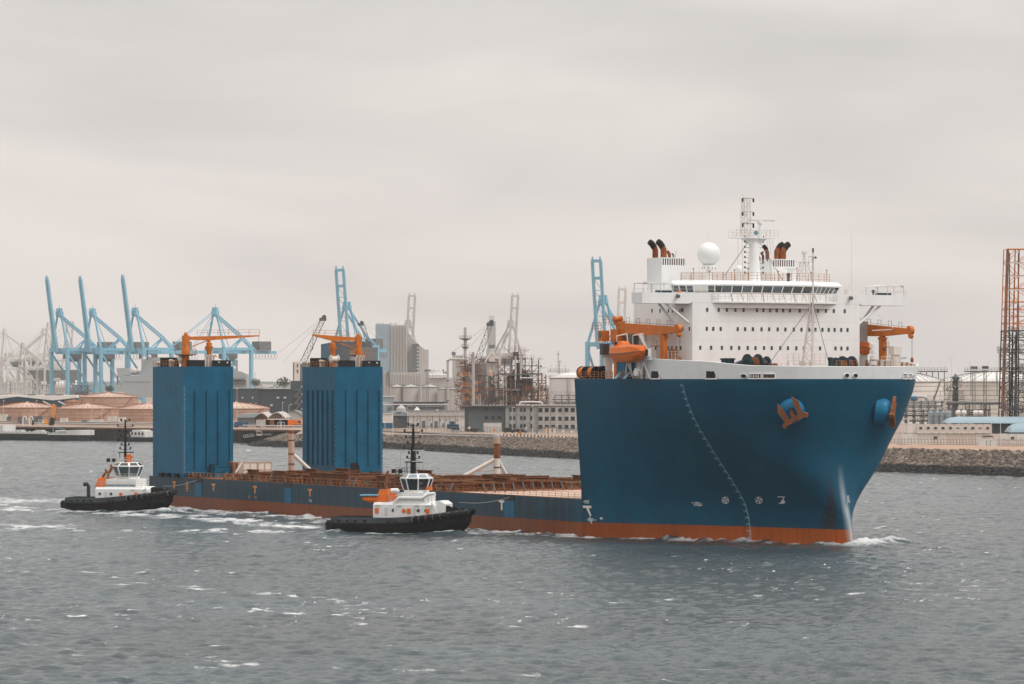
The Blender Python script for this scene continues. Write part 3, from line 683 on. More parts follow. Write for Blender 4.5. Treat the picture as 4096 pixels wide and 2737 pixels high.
# openings in the bulwark: dark recess, white rim
def opening(px0, py0, px1, py1, kind='rect', side=-1, inner=None, name='fairlead'):
    cx, cy = (px0+px1)/2, (py0+py1)/2; x, y, z = hull_at(cx, cy, side); z = CH-(cy-HY)*s2w(x, y)[1]/F
    e = .1; dx = (hull_y(x+e, 26)-hull_y(x-e, 26))/(2*e); n = Vector((-dx*1., side*1., -.16)).normalized(); n = Vector((-dx, side*1.0, -.16)).normalized() if side > 0 else Vector((-dx, -1.0, -.16)).normalized()
    t = Vector((0,0,1)).cross(n).normalized()
    if side < 0 and t.x < 0: t = -t
    if side > 0 and t.x > 0: t = -t
    up = Vector((0,0,1)); vx = t.x*SC-t.y*SS; Yc = s2w(x, y)[1]; sc = F/Yc
    w = abs((px1-px0)/sc/max(.25, abs(vx))); h = (py1-py0)/sc; c = Vector((x, y, z)); off = .16*max(0, z-26); c += Vector((n.x, n.y, 0))*(off+.0)
    def q(mb, a0, a1, b0, b1, d0, d1):
        vs = [c+t*a+up*bb+n*d+Vector((0,0,0)) for d in (d0, d1) for a, bb in ((a0,b0),(a1,b0),(a1,b1),(a0,b1))]
        mb.add(vs, [(0,1,2,3),(7,6,5,4),(0,4,5,1),(1,5,6,2),(2,6,7,3),(3,7,4,0)])
    b = MB(); r = MB()
    if kind == 'rect' or kind == 'trap':
        tw = .12
        if kind == 'trap':
            vs = [c+t*a+up*bb+n*d for d in (-.05, .06) for a, bb in ((-w/2,-h/2),(w/2,-h/2),(w*.28,h/2),(-w/2+.05,h/2))]
            b.add(vs, [(0,1,2,3),(7,6,5,4),(0,4,5,1),(1,5,6,2),(2,6,7,3),(3,7,4,0)])
        else: q(b, -w/2, w/2, -h/2, h/2, -.05, .06)
        for a0, a1, b0, b1 in ((-w/2-tw, w/2+tw*2, -h/2-tw*1.4, -h/2), (w/2+(.02 if kind=='rect' else .12), w/2+tw+(0 if kind=='rect' else .12), -h/2, h/2+(tw if kind=='rect' else -.2)), (-w/2-tw, -w/2-.02, -h/2, h/2+tw if kind=='rect' else -h/3), (-w/2-tw, w/2+tw, h/2, h/2+tw) if kind=='rect' else (w/2, w/2+.1, -h/2, -h/3)):
            q(r, a0, a1, b0, b1, -.05, .17)
    else:
        m = 20; ring = lambda s, d: [c+t*(w/2*s*math.cos(2*math.pi*i/m))+up*(h/2*s*math.sin(2*math.pi*i/m))+n*d for i in range(m)]
        b.add(ring(.92, .07)+ring(.92, -.05), [tuple(range(m))]+[(i, (i+1)%m, m+(i+1)%m, m+i) for i in range(m)])
        r.add(ring(1.12, .03)+ring(1.08, .16)+ring(.92, .16)+ring(.9, .05), [(k*m+i, k*m+(i+1)%m, (k+1)*m+(i+1)%m, (k+1)*m+i) for k in range(3) for i in range(m)])
    o = part(b, name, 'dark_paint'); part(r, 'rim', 'white_paint', o)
    if inner:
        g = MB()
        for k in range(4): q(g, -w/2+w*(k+.3)/4.6, -w/2+w*(k+.85)/4.6, -h/4*(1+.5*(k%2)), h/4, .065, .12)
        part(g, 'roller', inner, o)
    return o
opening(2611, 1480, 2641, 1513, 'trap'); opening(2829, 1480, 2866, 1513, 'trap')
opening(2964, 1496, 2988, 1513, 'oval', name='mooring_pipe'); opening(3000, 1497, 3043, 1512, 'rect', inner='cream_white'); opening(3055, 1497, 3099, 1512, 'rect', inner='crib_tan')
opening(3373, 1494, 3394, 1512, 'oval', name='mooring_pipe'); opening(3413, 1494, 3433, 1512, 'oval', name='mooring_pipe')
opening(3608, 1497, 3624, 1513, 'rect', side=1, inner='cream_white'); opening(3630, 1497, 3642, 1513, 'rect', side=1, inner='cream_white'); opening(3646, 1497, 3652, 1513, 'oval', side=1, name='mooring_pipe')
# draft marks, symbols and lettering painted on the shell
def on_shell(vs, fs, x0, z0, sxx=1., lean=0., name='hull_lettering', mat='mark_white', side=-1, mirror=False, label=None):
    b = MB(); out = []
    for u, v in vs:
        z = z0+v; x = x0+(u*sxx+lean*v)*(1 if side < 0 else -1)
        out.append(tuple(shell(x, z, side)))
    b.add(out, fs); return part(b, name, mat, smooth=False, label=label)
def on_px(vs, fs, px, py, name='hull_lettering', mat='mark_white', label=None):
    """paint an upright outline (metres across and up) on the flared starboard shell"""
    x0, y0, z0 = hull_at(px, py); pr = lambda x, z: (lambda w: w[0]/w[1])(s2w(x, -hull_y(x, z)))
    k = s2w(x0, y0)[1]; jx = (pr(x0+.2, z0)-pr(x0-.2, z0))/.4*k; jz = (pr(x0, z0+.2)-pr(x0, z0-.2))/.4*k
    b = MB(); b.add([tuple(shell(x0+(u-jz*v)/jx, z0+v)) for u, v in vs], fs); return part(b, name, mat, smooth=False, label=label)
def quad(b, x0, z0, w, h):
    b.add([tuple(shell(x0, z0)), tuple(shell(x0+w, z0)), tuple(shell(x0+w, z0+h)), tuple(shell(x0, z0+h))], [(0,1,2,3)])
XD = -19.3
for k, m_ in enumerate(range(32, 7, -1)):
    z = 25.36-k*1.073
    vs, fs = text_mesh('%dM' % m_, .42); wd = max(v[0] for v in vs)
    on_shell([(u*1.2-wd*1.2, v) for u, v in vs], fs, XD+.1, z-.18, name='draft_mark', mat='mark_pale_blue')
b = MB()
for k in range(24*5):
    if k % 5: quad(b, XD-.12, 25.36-k*1.073/5-.045, .2, .09)
part(b, 'draft_mark_dots', 'mark_pale_blue', smooth=False, kind='stuff')
def disc_poly(cx, cz, r0, r1, a0, a1, n=8): # ring sector as quads
    vs = []; fs = []
    for i in range(n+1):
        a = a0+(a1-a0)*i/n
        for r in (r0, r1): vs.append((cx+r*math.cos(a), cz+r*math.sin(a)))
    for i in range(n): fs.append((2*i, 2*i+1, 2*i+3, 2*i+2))
    return vs, fs
for px, py in ((2903, 2001), (3037, 2001)):
    x, y, z = hull_at(px, py); kx = 1.5
    vs, fs = disc_poly(0, 0, .50, .585, 0, 2*math.pi, 28); vs = list(vs); fs = list(fs)
    for a in (0.35, 1.92, 3.49, 5.06):
        v2, f2 = disc_poly(0, 0, .07, .43, a-.36, a+.36, 5); o = len(vs); vs += v2; fs += [tuple(o+i for i in f) for f in f2]
    on_px(vs, fs, px, py, name='thruster_symbol', label='white bow thruster symbol, a fan in a ring')
x, y, z = hull_at(3125, 2001); kx = 1.45; vs = []; fs = []
for poly in ([(-.62,.62),(.60,.62),(.56,.48),(-.58,.50)], [(.60,.62),(-.02,-.52),(-.24,-.52),(.40,.5)], [(-.42,-.44),(-.05,-.44),(-.05,-.58),(-.42,-.58)]):
    o = len(vs); vs += poly; fs.append(tuple(o+i for i in range(4))[::-1])
v2, f2 = disc_poly(.28, -.26, 0.01, .32, -math.pi/2, math.pi/2+.6, 10); o = len(vs); vs += v2; fs += [tuple(o+i for i in f) for f in f2]
o = len(vs); vs += [(-.1,-.58),(.28,-.58),(.28,.05),(.1,.0)]; fs.append((o,o+1,o+2,o+3))
on_px(vs, fs, 3125, 2001, name='bulb_symbol', label='white bulbous bow symbol')
# the same two symbols seen edge-on on the port bow
for px, w in ((3402, .16), (3416, .16)):
    x, y, z = hull_at(px, 1995, 1)
    on_shell([(-.9,.5),(-.5,.55),(-.45,.4),(-.8,.3),(-.95,-.1),(-.6,-.2),(-.7,-.62),(-1.2,-.58)], [(0,1,2,3),(3,4,5,2),(4,7,6,5)], x, z, 1., name='bulb_symbol', side=1)
b = MB(); x, y, z = hull_at(2792, 2017)
for u0, v0, w, h in ((-.9,0,1.8,.07),(-.85,-.22,1.6,.1),(-1.2,.2,.35,.09),(-.6,.2,1.1,.1)): quad(b, x+u0, z+v0, w, h)
b.add([tuple(shell(x+a, z+c)) for a, c in ((-.3,.42),(-.2,.42),(.35,-.4),(.25,-.4))], [(0,1,2,3)])
part(b, 'load_mark', 'mark_white', smooth=False)
# T shaped tug marks along the side
for px, m_ in ((697, 'mark_orange'), (854, 'mark_orange'), (1020, 'mark_orange'), (1240, 'mark_orange'), (2007, 'cream_white')):
    x = sx(px, -21.5); z = sz({697:1926,854:1935,1020:1944,1240:1956,2007:2002}[px], x, -21.5); b = MB(); sc = .95 if px < 2000 else 1.1
    b.prism([(x-.95*sc, z), (x+.95*sc, z), (x+.95*sc, z-.36), (x-.95*sc, z-.36)], -21.52, -21.505); b.prism([(x-.28, z-.36), (x+.28, z-.36), (x+.28, z-1.45*sc), (x, z-1.62*sc), (x-.28, z-1.45*sc)], -21.52, -21.505)
    part(b, 'tug_mark', m_, smooth=False)
b = MB(); x, y, z = hull_at(2347, 2029)
for poly in ([(-.75,.25),(.75,.25),(.8,-.15),(-.7,-.15)], [(-.15,-.15),(.3,-.15),(.75,-1.3),(.42,-1.3)], [(.42,-1.3),(.75,-1.3),(.72,-1.5),(.6,-1.5)]):
    b.add([tuple(shell(x+u, z+v)) for u, v in poly], [(0,1,2,3)])
part(b, 'tug_mark', 'cream_white', smooth=False, label='pale T shaped tug mark at the break of the bow')
b = MB()
for u, v, w in ((2347,2004,1.3),(2346,2008,1.5),(2348,2013,1.2),(2362,2076,1.5),(2366,2081,2.4),(2362,2085,1.2)):
    x, y, z = hull_at(u, v); quad(b, x-w*.35, z, w*.7, .07)
x, y, z = hull_at(2364, 2081); b.add([tuple(shell(x+a, z+c)) for a, c in ((-.2,.6),(-.1,.6),(.2,-.6),(.1,-.6))], [(0,1,2,3)])
part(b, 'hull_lettering', 'mark_white', smooth=False)
x, y, z = hull_at(2404, 2074); vs, fs = disc_poly(0, 0, .07, .15, 0, 6.283, 14); on_shell([(u*1.6, v*1.2) for u, v in vs], fs, x, z, name='discharge_rim')
for px in (1000, 1022, 1242):   # small plate lettering on the midbody
    x = sx(px, -21.5); vs, fs = text_mesh('AB' if px < 1010 else 'TUG', .7); b = MB()
    b.add([(x+u-.8, -21.515, 2.9+v) for u, v in vs], fs); part(b, 'hull_lettering', 'mark_orange' if px < 1100 else 'mark_white', smooth=False)
b = MB(); x = sx(749, -21.5)
for p in range(5): b.cb((x, -21.515, 3.6+p*.42), (1.3-.25*abs(p-2), .02, .26))
part(b, 'hull_lettering', 'mark_orange', smooth=False, label='orange emblem on the side near the stern')
# lighter sea chest panels below dark fairlead boxes at the deck edge
for px0, px1 in ((781, 808), (1138, 1166), (1998+20, 2058)):
    x0, x1 = sx(px0, -21.5), sx(px1, -21.5)
    part(MB().box(x0, -21.56, 2.45, x1, -21.5, 5.3), 'sea_chest_panel', 'panel_blue'); part(MB().box(x0, -21.58, 5.34, x1, -21.45, 6.34), 'side_fairlead', 'dark_paint')
# ------------------------------------------------------------------ anchors in their bolsters
def anchor_at(px, py, side, roll, label):
    x, y, z = hull_at(px, py, side); c = shell(x, z, side, 0.); n = (shell(x, z, side, 1.)-c).normalized(); n = (n+Vector((-.05 if side > 0 else .1, side*(.9 if side > 0 else .15), .08))).normalized()
    b = MB().lathe(c-n*.9, [(2.15,0),(2.12,1.0),(2.02,1.5),(1.75,1.95),(1.3,2.2),(.7,2.25),(.62,1.9),(.01,1.8)], 32, n)
    bo = part(b, 'anchor_bolster', 'bright_blue')
    w = s2w(c.x, c.y); A = thing('anchor', label, 'anchor', (w[0], w[1], c.z), SHR, 'rusty bow anchors')
    t = Vector((0,0,1)).cross(n).normalized(); u = n.cross(t).normalized(); cr, sr = math.cos(roll), math.sin(roll); a_ = t*cr+u*sr; b_ = -t*sr+u*cr
    def P(i, j, k): return a_*i+b_*j+n*(k+1.3)
    def slab(mb, poly, k0, k1, tp=1.):
        m = len(poly); vs = [P(i, j, k0) for i, j in poly]+[P(i*tp, j, k1) for i, j in poly]
        mb.add(vs, [tuple(range(m-1,-1,-1)), tuple(range(m, 2*m))]+[(q, (q+1)%m, m+(q+1)%m, m+q) for q in range(m)])
    cr_ = MB(); slab(cr_, [(-2.3,-1.35),(-1.95,-1.75),(-1.5,-1.45),(1.5,-1.45),(1.95,-1.75),(2.3,-1.35),(2.05,-.95),(1.5,-.8),(-1.5,-.8),(-2.05,-.95)], .1, 1.0); cr_.build('crown', 'post_rust', A)
    for s in (-1, 1):
        f = MB(); slab(f, [(s*.75,-.85),(s*1.6,-.85),(s*1.85,1.2),(s*1.25,2.35),(s*.95,1.3)][::1 if s > 0 else -1], .25, .75); f.build('fluke', 'post_rust', A)
    f = MB().beam(P(0,-1.1,.55), P(0,.1,.1), .42, .5); f.beam(P(0,.1,.1), P(0,.3,-.9), .42, .5); f.build('shank', 'exhaust_rust', A)
anchor_at(3165, 1645, -1, R(28), 'rusty anchor seen face on in its round blue housing, left of the stem')
anchor_at(3526, 1645, 1, R(-24), 'rusty anchor seen edge on in its blue housing, right of the stem')

# ------------------------------------------------------------------ accommodation block
DK = 26.4
def house():
    b = MB()
    # plan outline of the block (x forward, y port), chamfered forward corners
    pl = [(-22.7,-16),(-22.7,16),(-26.5,17.5),(-39.4,17.5),(-44,14),(-44,-14),(-39.4,-17.5),(-26.5,-17.5)]
    b.prism(pl, DK, 40.3, 'z')
    o = part(b, 'superstructure', 'white_paint')
    return o
SUP = house()
# horizontal weld seams of each deck
b = MB()
for py in (1285, 1360):
    z = sz(py, -22.7, -12); b.box(-22.715, -15.9, z-.02, -22.69, 15.9, z+.02)
b.box(-22.72, -15.9, 38.72, -22.69, 15.9, 38.77); part(b, 'weld_seam', 'cream_white', SUP)
# portholes: glass set in a raised rim
g0 = MB().prism([(-.14,-.32),(.14,-.32),(.2,-.26),(.2,.26),(.14,.32),(-.14,.32),(-.2,.26),(-.2,-.26)], -.02, .03, 'x').build('window', 'porthole_glass', SUP)
r0 = MB()
for y0, z0, y1, z1 in ((-.26,-.38,-.2,.38),(.2,-.38,.26,.38),(-.2,.32,.2,.38),(-.2,-.38,.2,-.32)): r0.box(-.02, y0, z0, .05, y1, z1)
ws = []
def z1(px): return 2500+px*.5113
rows = [([643,733,797,863,928,1033,1083,1135,1187,1238,1290,1367,1445,1509,1572,1634,1719], 957, 968),
        ([640,691,749,882,940,1001,1068,1128,1195,1255,1321,1381,1443,1490,1545,1594,1640,1692,1741], 1106, 1115),
        ([589,674,758,832,893,960,1021,1088,1148,1215,1275,1341,1400,1465,1526,1647,1693,1741], 1254, 1260)]
first = True
for xs_, ya, yb in rows:
    for px in xs_:
        y = sy(z1(px), -22.68); pyy = 750+.5113*(ya+(yb-ya)*(px-640)/1100); z = sz(pyy, -22.68, y)
        if first: g0.location = (-22.68, y, z); first = False; w = g0
        else: w = inst(g0, SUP, (-22.68, y, z))
        ws.append(w)
side_r = [([211,275,340,370,430], 965), ([504], 1106), ([337,367,402,437], 1256), ([240,290], 1256)]
for xs_, py in side_r:
    for px in xs_:
        y = -17.52; x = sx(z1(px), y); z = sz(750+.5113*py, x, y); w = inst(g0, SUP, (x, y, z)); w.rotation_euler = (0, 0, R(-90))
for px in (467, 500):
    w = inst(g0, SUP, (-24.6, -16.8, sz(750+.5113*(960 if px == 467 else 1106), -24.6, -16.8))); w.rotation_euler = (0, 0, R(-68))
# framed louvre panels on the side wall
x = sx(2300+1075*.2556, -17.5); z = sz(1150+740*.2556, x, -17.5)
for k in (0, 1): part(MB().box(x-.9-k*1.9, -17.56, z-1.0, x+.7-k*1.9, -17.49, z+1.1), 'louvre_panel', 'pale_grey', SUP)
# bridge wings: a box beam across the whole ship, with raked struts
part(MB().prism([(-25.3,38.55),(-25.3,40.3),(-16,40.3),(-16,38.9),(-16.3,38.62),(-16.8,38.55)], -26.2, -22.7, 'x'), 'bridge_wing', 'white_paint')
b = MB(); b.prism([(25.3,38.55),(16.8,38.55),(16.3,38.62),(16,38.9),(16,40.3),(25.3,40.3)], -26.2, -22.7, 'x')
WING = part(b, 'bridge_wing', 'white_paint')
for s in (-1, 1):
    for x, y1, z1_ in ((-23.4, 19.6, 35.2), (-25.6, 19.6, 35.2)):
        part(MB().tube((x, s*15.9 if x > -24 else s*17.4, z1_-(0.2 if x < -24 else 0)), (x, s*20.6, 38.6), .2, n=12), 'wing_strut', 'white_paint', WING)
b = MB().rail([(-22.85,-25.2,40.3),(-22.85,-11.5,40.3)], .6, 2.6, .025, 1); b.rail([(-22.85,25.2,40.3),(-22.85,11,40.3)], .6, 2.6, .025, 1); b.rail([(-22.85,-25.2,40.3),(-26,-25.2,40.3)], .6, 1.6, .025, 1); b.rail([(-22.85,25.2,40.3),(-26,25.2,40.3)], .6, 1.6, .025, 1)
part(b, 'wing_railing', 'rail_white', WING)
for s in (-1, 1):   # open canopy over each wing end, deck equipment under it
    b = MB(); y0, y1 = (s*19.3, s*25.0); b.prism([(y0, 41.68),(y1, 41.75),(y1, 41.85),(y0+(y1-y0)*.4, 41.98),(y0, 41.78)][::s], -26.2, -22.9, 'x')
    o = part(b, 'wing_canopy', 'white_paint', WING)
    b = MB()
    for y in (y0+s*.1, y0+s*2.4, y1-s*.1):
        for x in (-23.0, -26.0): b.beam((x, y, 40.3), (x, y, 41.8), .08)
    part(b, 'canopy_post', 'rail_white', WING)
    part(MB().box(-23.6, s*19.6, 40.3, -23.0, s*22.4, 40.66), 'control_cover', 'teal_dark', WING)
    part(MB().lathe((-23.3, s*24.6, 41.9), [(.01,0),(.28,.05),(.3,.35),(.15,.5),(.01,.52)], 12, (1,-.3*s,0)), 'searchlight', 'pale_grey', WING)
    part(MB().lathe((-22.6, s*14.1 if s > 0 else -18.9, 39.85), [(.01,0),(.3,.05),(.32,.5),(.1,.65),(.01,.66)], 12, (1,0,-.3)), 'floodlight', 'steel_grey', WING)
part(MB().lathe((-23.2, 19.0, 40.3), [(.12,0),(.12,.35),(.3,.5),(.3,.62),(.2,.85),(.01,.85)], 14), 'compass_stand', 'teal_dark', WING)
part(MB().box(-23.5, -18.4, 40.32, -23.0, -17.9, 40.7), 'life_raft_box', 'mark_orange', WING)
# navigation bridge
def wheelhouse():
    pl = [(-26,-8.6),(-26,8.6),(-29.5,15.6),(-35,11.5),(-35,-11.5),(-29.5,-15.6)]
    def off(d): # grow outline
        return [(-26+d,-8.6-d*.35),(-26+d,8.6+d*.35),(-29.5+d*.5,15.6+d),(-35-d*.6,11.5+d*.6),(-35-d*.6,-11.5-d*.6),(-29.5+d*.5,-15.6-d)]
    b = MB(); b.prism(pl, 40.3, 40.55, 'z')
    n = 6; A, B_ = off(0), off(.35)
    W_ = part(b, 'wheelhouse', 'white_paint')
    # roof with sloping fascia
    b = MB(); lo = [(x, y, 41.62) for x, y in off(.85)]; mi = [(x, y, 41.85) for x, y in off(1.0)]; hi = [(x, y, 42.45) for x, y in off(.35)]
    b.add(lo+mi+hi, [tuple(range(5,-1,-1)), tuple(range(12,18))]+[(k*6+i, k*6+(i+1)%6, (k+1)*6+(i+1)%6, (k+1)*6+i) for k in range(2) for i in range(6)])
    part(b, 'roof', 'white_paint', W_)
    # raked windows between mullions, one object each
    edges = [(5, 0, 7), (0, 1, 9), (1, 2, 6), (2, 3, 3), (4, 5, 3)]
    lo_, hi_ = off(.0), off(.55)
    for a, c, k in edges:
        for j in range(k):
            t0, t1 = (j+.06)/k, (j+.94)/k
            P = lambda o, z, t: Vector((o[a][0]+(o[c][0]-o[a][0])*t, o[a][1]+(o[c][1]-o[a][1])*t, z))
            q = [P(lo_, 40.62, t0), P(lo_, 40.62, t1), P(hi_, 41.58, t1), P(hi_, 41.58, t0)]; nrm = (q[1]-q[0]).cross(q[3]-q[0]).normalized()
            m = MB().add(q+[p-nrm*.05 for p in q], [(0,1,2,3),(7,6,5,4),(0,4,5,1),(1,5,6,2),(2,6,7,3),(3,7,4,0)])
            light = (a, j) in {(5,2),(5,3),(5,4),(0,2)}
            part(m, 'bridge_window', 'tank_white' if (a, j) in {(5, 3), (5, 4)} else ('glass_mid' if light or (j*7+a*3) % 5 == 0 else 'glass_dark'), W_)  # two starboard panes painted white for the bright sky seen through them
        m = MB()
        for j in range(k+1):
            t = j/k; p = Vector((lo_[a][0]+(lo_[c][0]-lo_[a][0])*t, lo_[a][1]+(lo_[c][1]-lo_[a][1])*t, 40.5)); q = Vector((hi_[a][0]+(hi_[c][0]-hi_[a][0])*t, hi_[a][1]+(hi_[c][1]-hi_[a][1])*t, 41.65)); m.beam(p, q, .14)
        part(m, 'mullion', 'white_paint', W_)
    b2 = MB().box(-34.4, -10.5, 40.5, -30.5, 10.5, 41.7).box(-30.5, -7, 40.5, -28.2, 7, 41.6); part(b2, 'chartroom', 'glass_dark', W_)
    return W_
WH = wheelhouse()
# walkway in front of the bridge
b = MB().prism([(-21.2,-9.4),(-21.2,8.6),(-22.7,11.6),(-22.7,-12.4)], 38.72, 38.95, 'z'); b.prism([(-21.9,-8.6),(-21.9,7.8),(-22.7,10.6),(-22.7,-11.2)], 37.9, 38.72, 'z')
GAL = part(b, 'bridge_gallery', 'white_paint')
b = MB()
for a, c in (((-22.7,-12.4),(-21.3,-9.4)), ((-21.3,-9.4),(-21.3,8.6)), ((-21.3,8.6),(-22.7,11.6))): b.rail([(a[0],a[1],38.95),(c[0],c[1],38.95)], 1.25, 1.1, .035, 3)
part(b, 'gallery_railing', 'rail_white', GAL); b = MB()
for y in range(-9, 9, 2): b.beam((-21.5, y, 38.95), (-22.7, y+.2, 40.2), .07)
b.rail([(-21.32,-9.4,38.95),(-21.32,8.6,38.95)], 1.3, 2.6, .04, 1); part(b, 'gallery_brace', 'rail_orange', GAL)
# monkey island railing and gear
b = MB(); o = [(-26.2,-8.2),(-26.2,8.2),(-30,15),(-36.5,15)]
b.rail([(-29.5,-14.2,42.45),(-26.4,-8,42.45)], 1.35, 1.5, .035, 3); b.rail([(-26.2,-8.2,42.45),(-26.2,8.2,42.45)], 1.35, 1.5, .035, 3); b.rail([(-26.2,8.2,42.45),(-29.5,14.4,42.45)], 1.35, 1.5, .035, 3); b.rail([(-34.6,-11.2,42.45),(-34.6,11.2,42.45)], 1.35, 1.6, .035, 3)
part(b, 'monkey_island_railing', 'rail_orange', WH)
b = MB()
for y, h in ((-13,1.9),(-10,1.5),(-5.2,1.8),(-2.6,2.1),(3.2,1.7),(6.8,2.2),(9.6,1.6),(12.6,2.0)): b.beam((-27.5,y,42.45),(-27.5,y,42.45+h), .07); b.cb((-27.5,y,42.45+h),(.14,.3,.16))
part(b, 'aerial_post', 'rail_orange', WH)
part(MB().lathe((-26.6, 4.6, 42.45), [(.3,0),(.22,.5),(.3,.9),(.32,1.3),(.1,1.45),(.01,1.45)], 12), 'magnetic_compass', 'trim_dark', WH)
# radomes
def radome(px, py, x, r, sz_, base):
    y = sy(px, x); z = sz(py, x, y); o = part(MB().sphere((x, y, z), r, 28, 18, sz_), 'radome', 'white_paint')
    b = MB().tube((x, y, base), (x, y, z-r*sz_-.1), r*.22, n=12)
    if r > 1: b.lathe((x, y, z-r*sz_*1.32), [(.9,0),(1.15,.12),(1.15,.75),(.9,.8)], 16); b.beam((x-.5,y,base),(x-.2,y,z-r-.5),.1); b.beam((x+.5,y,base),(x+.2,y,z-r-.5),.1)
    part(b, 'pedestal', 'white_paint', o); return o
RD = radome(2835, 1017, -32, 1.93, 1.0, 42.4)
b = MB(); y = sy(2835, -32)
for k in range(10): a = k*.628; b.beam((-32+1.17*math.cos(a), y+1.17*math.sin(a), 44.55), (-32+1.0*math.cos(a+.3), y+1.0*math.sin(a+.3), 45.15), .1)
part(b, 'radome_frame', 'dark_paint', RD)
radome(2955, 1077, -29, .55, 1.15, 42.4)
# funnels with slotted crowns and sooty pipes
def funnel(y0, y1, x0, ztop, pipes):
    b = MB(); x1 = x0-4.9; zs = ztop-1.25; b.box(x1, y0, 40.2, x0, y1, zs)
    w = y1-y0; n = 10; pit = (w-.25)/n
    # crown: four walls pierced by tall slots
    b.box(x1, y0, ztop-.14, x0, y1, ztop)
    for k in range(n+1): b.box(x0-.12, y0+.125+pit*k-.09, zs, x0, y0+.125+pit*k+.09, ztop-.14)
    b.box(x1, y0, zs, x0, y0+.1, ztop-.14); b.box(x1, y1-.1, zs, x0, y1, ztop-.14); b.box(x1, y0, zs, x1+.1, y1, ztop-.14)
    fn = part(b, 'funnel', 'white_paint'); part(MB().box(x1+.15, y0+.15, zs, x0-.6, y1-.15, ztop-.2), 'casing_interior', 'exhaust_rust', fn)
    for (fy, fx, r, h, lean, m_) in pipes:
        yy = y0+w*fy; xx = x0-4.9*fx; zt = ztop; d = lean
        b = MB().bend([(xx, yy, zt-.3), (xx, yy, zt+h*.5), (xx-.02, yy+d*.35, zt+h*.72), (xx-.05, yy+d*.9, zt+h*.92), (xx-.05, yy+d*1.35, zt+h*1.0)], [r, r, r*1.02, r*.98, r*.92], 14)
        o = part(b, 'exhaust_pipe', m_, fn)
        if r > .3:
            part(MB().bend([(xx, yy+d*.32, zt+h*.70), (xx-.05, yy+d*.92, zt+h*.93), (xx-.05, yy+d*1.5, zt+h*1.04)], [r*1.06, r*1.05, r*.97], 14), 'sooty_tip', 'soot_black', o)
    return fn
zf = sz(1030, -38, -13)
funnel(-13.0, -8.4, -38, zf, [(-.12+.3, .72, .5, 2.6, -.75, 'exhaust_rust'), (.30, .35, .52, 2.6, -.75, 'exhaust_rust'), (.52, .3, .22, 1.1, -.3, 'exhaust_rust'), (.68, .6, .2, 1.0, -.25, 'steel_grey'), (.62, .2, .16, .7, -.2, 'steel_grey'), (.85, .4, .14, 1.3, .2, 'pale_grey')])
funnel(8.4, 13.0, -38, zf+.05, [(-.18, .55, .14, .6, -.2, 'steel_grey'), (.0, .6, .2, 1.1, -.3, 'exhaust_rust'), (.02, .3, .22, 1.5, -.35, 'exhaust_rust'), (.12, .5, .34, 2.2, -.5, 'steel_grey'), (.50, .45, .5, 2.5, .8, 'exhaust_rust'), (.66, .3, .52, 2.5, .8, 'exhaust_rust')])
# main mast
def mast():
    x = -30.; z0 = 42.4; zp = sz(955, x, 0)
    b = MB().bend([(x, 0, z0), (x, 0, z0+2.2), (x, 0, zp-2.2), (x, 0, zp)], [1.15, 1.0, .85, .8], 16); m_ = part(b, 'mast', 'white_paint')
    ys = [sy(z1(p), x) for p in (840, 1170)]
    b = MB().prism([(ys[0], zp+.0), (ys[1], zp+.0), (ys[1], zp+.14), (ys[0], zp+.14)], x-1.2, x+1.2, 'x'); b.prism([(-2.3, zp), (-1, zp-.9), (1, zp-.9), (2.3, zp)], x-.5, x+.5, 'x'); part(b, 'platform', 'white_paint', m_)
    b = MB()
    for xx in (x-1.2, x+1.2): b.rail([(xx, ys[0], zp+.1), (xx, ys[1], zp+.1)], 1.3, .8, .03, 3)
    part(b, 'platform_railing', 'rail_white', m_)
    yl = sy(z1(945), x); b = MB(); zt = sz(795, x, yl)
    b.lattice((x, yl, zp), (x, yl, zt), 1.3, 1.0, 1.25, .085, .05); b.beam((x+.5, yl-.85, zp), (x+.5, yl-.85, sz(778, x, yl)), .07)
    part(b, 'lattice_topmast', 'rail_white', m_)
    b = MB()
    for p in (805, 860, 905, 908): 
        z = sz(p-3, x, yl); b.box(x+.4, yl-1.0, z-.3, x+.6, yl-.78, z+.3) if p != 908 else 0; b.box(x+.4, yl+1.05, z-.3, x+.6, yl+1.27, z+.3); b.beam((x+.5, yl-.9, z+.35), (x+.5, yl+1.2, z+.35), .06)
    part(b, 'signal_lamp', 'dark_paint', m_)
    b = MB(); yr = sy(z1(1058), x); zr = sz(885, x, yr)
    b.bend([(x, yr, zp), (x, yr, zp+2), (x, yr, zr-.4)], [.5, .28, .2], 10); b.lathe((x, yr, zr-.55), [(.2,0),(.5,.1),(.5,.5),(.3,.55)], 12); part(b, 'radar_pedestal', 'white_paint', m_)
    y0, y1 = sy(z1(962), x), sy(z1(1170), x); part(MB().box(x-.1, y0, zr, x+.1, y1, zr+.2), 'radar_scanner', 'rail_white', m_)
    part(MB().lathe((x+1.2, sy(z1(995), x), zp+.9), [(.1,-.4),(.3,.1),(.36,.2)], 12, (1,-.4,0)), 'horn', 'stripe_blue', m_)
    b = MB()
    for k in range(8): z = z0+1.4+k*.85; b.beam((x+.2, -1.9, z), (x+.2, -1.0, z), .06); b.beam((x+.2, 1.0, z), (x+.2, 1.6, z), .06); b.box(x+.1, -1.95, z, x+.3, -1.75, z+.3); b.box(x+.1, 1.55, z, x+.3, 1.75, z+.3)
    part(b, 'mast_light', 'dark_paint', m_)
    b = MB(); b.beam((x, -.9, zp-.3), (-27, sy(z1(780), -27), 43.3), .07); b.beam((x, .9, zp-.3), (-27, sy(z1(1235), -27), 42.6), .07)
    for y in (-3.2, -2.4, 2.6, 3.1, 3.7): b.beam((x, y*.95, zp), (x+1, y*1.15, 42.6), .025)
    part(b, 'mast_stay', 'trim_dark', m_)
mast()
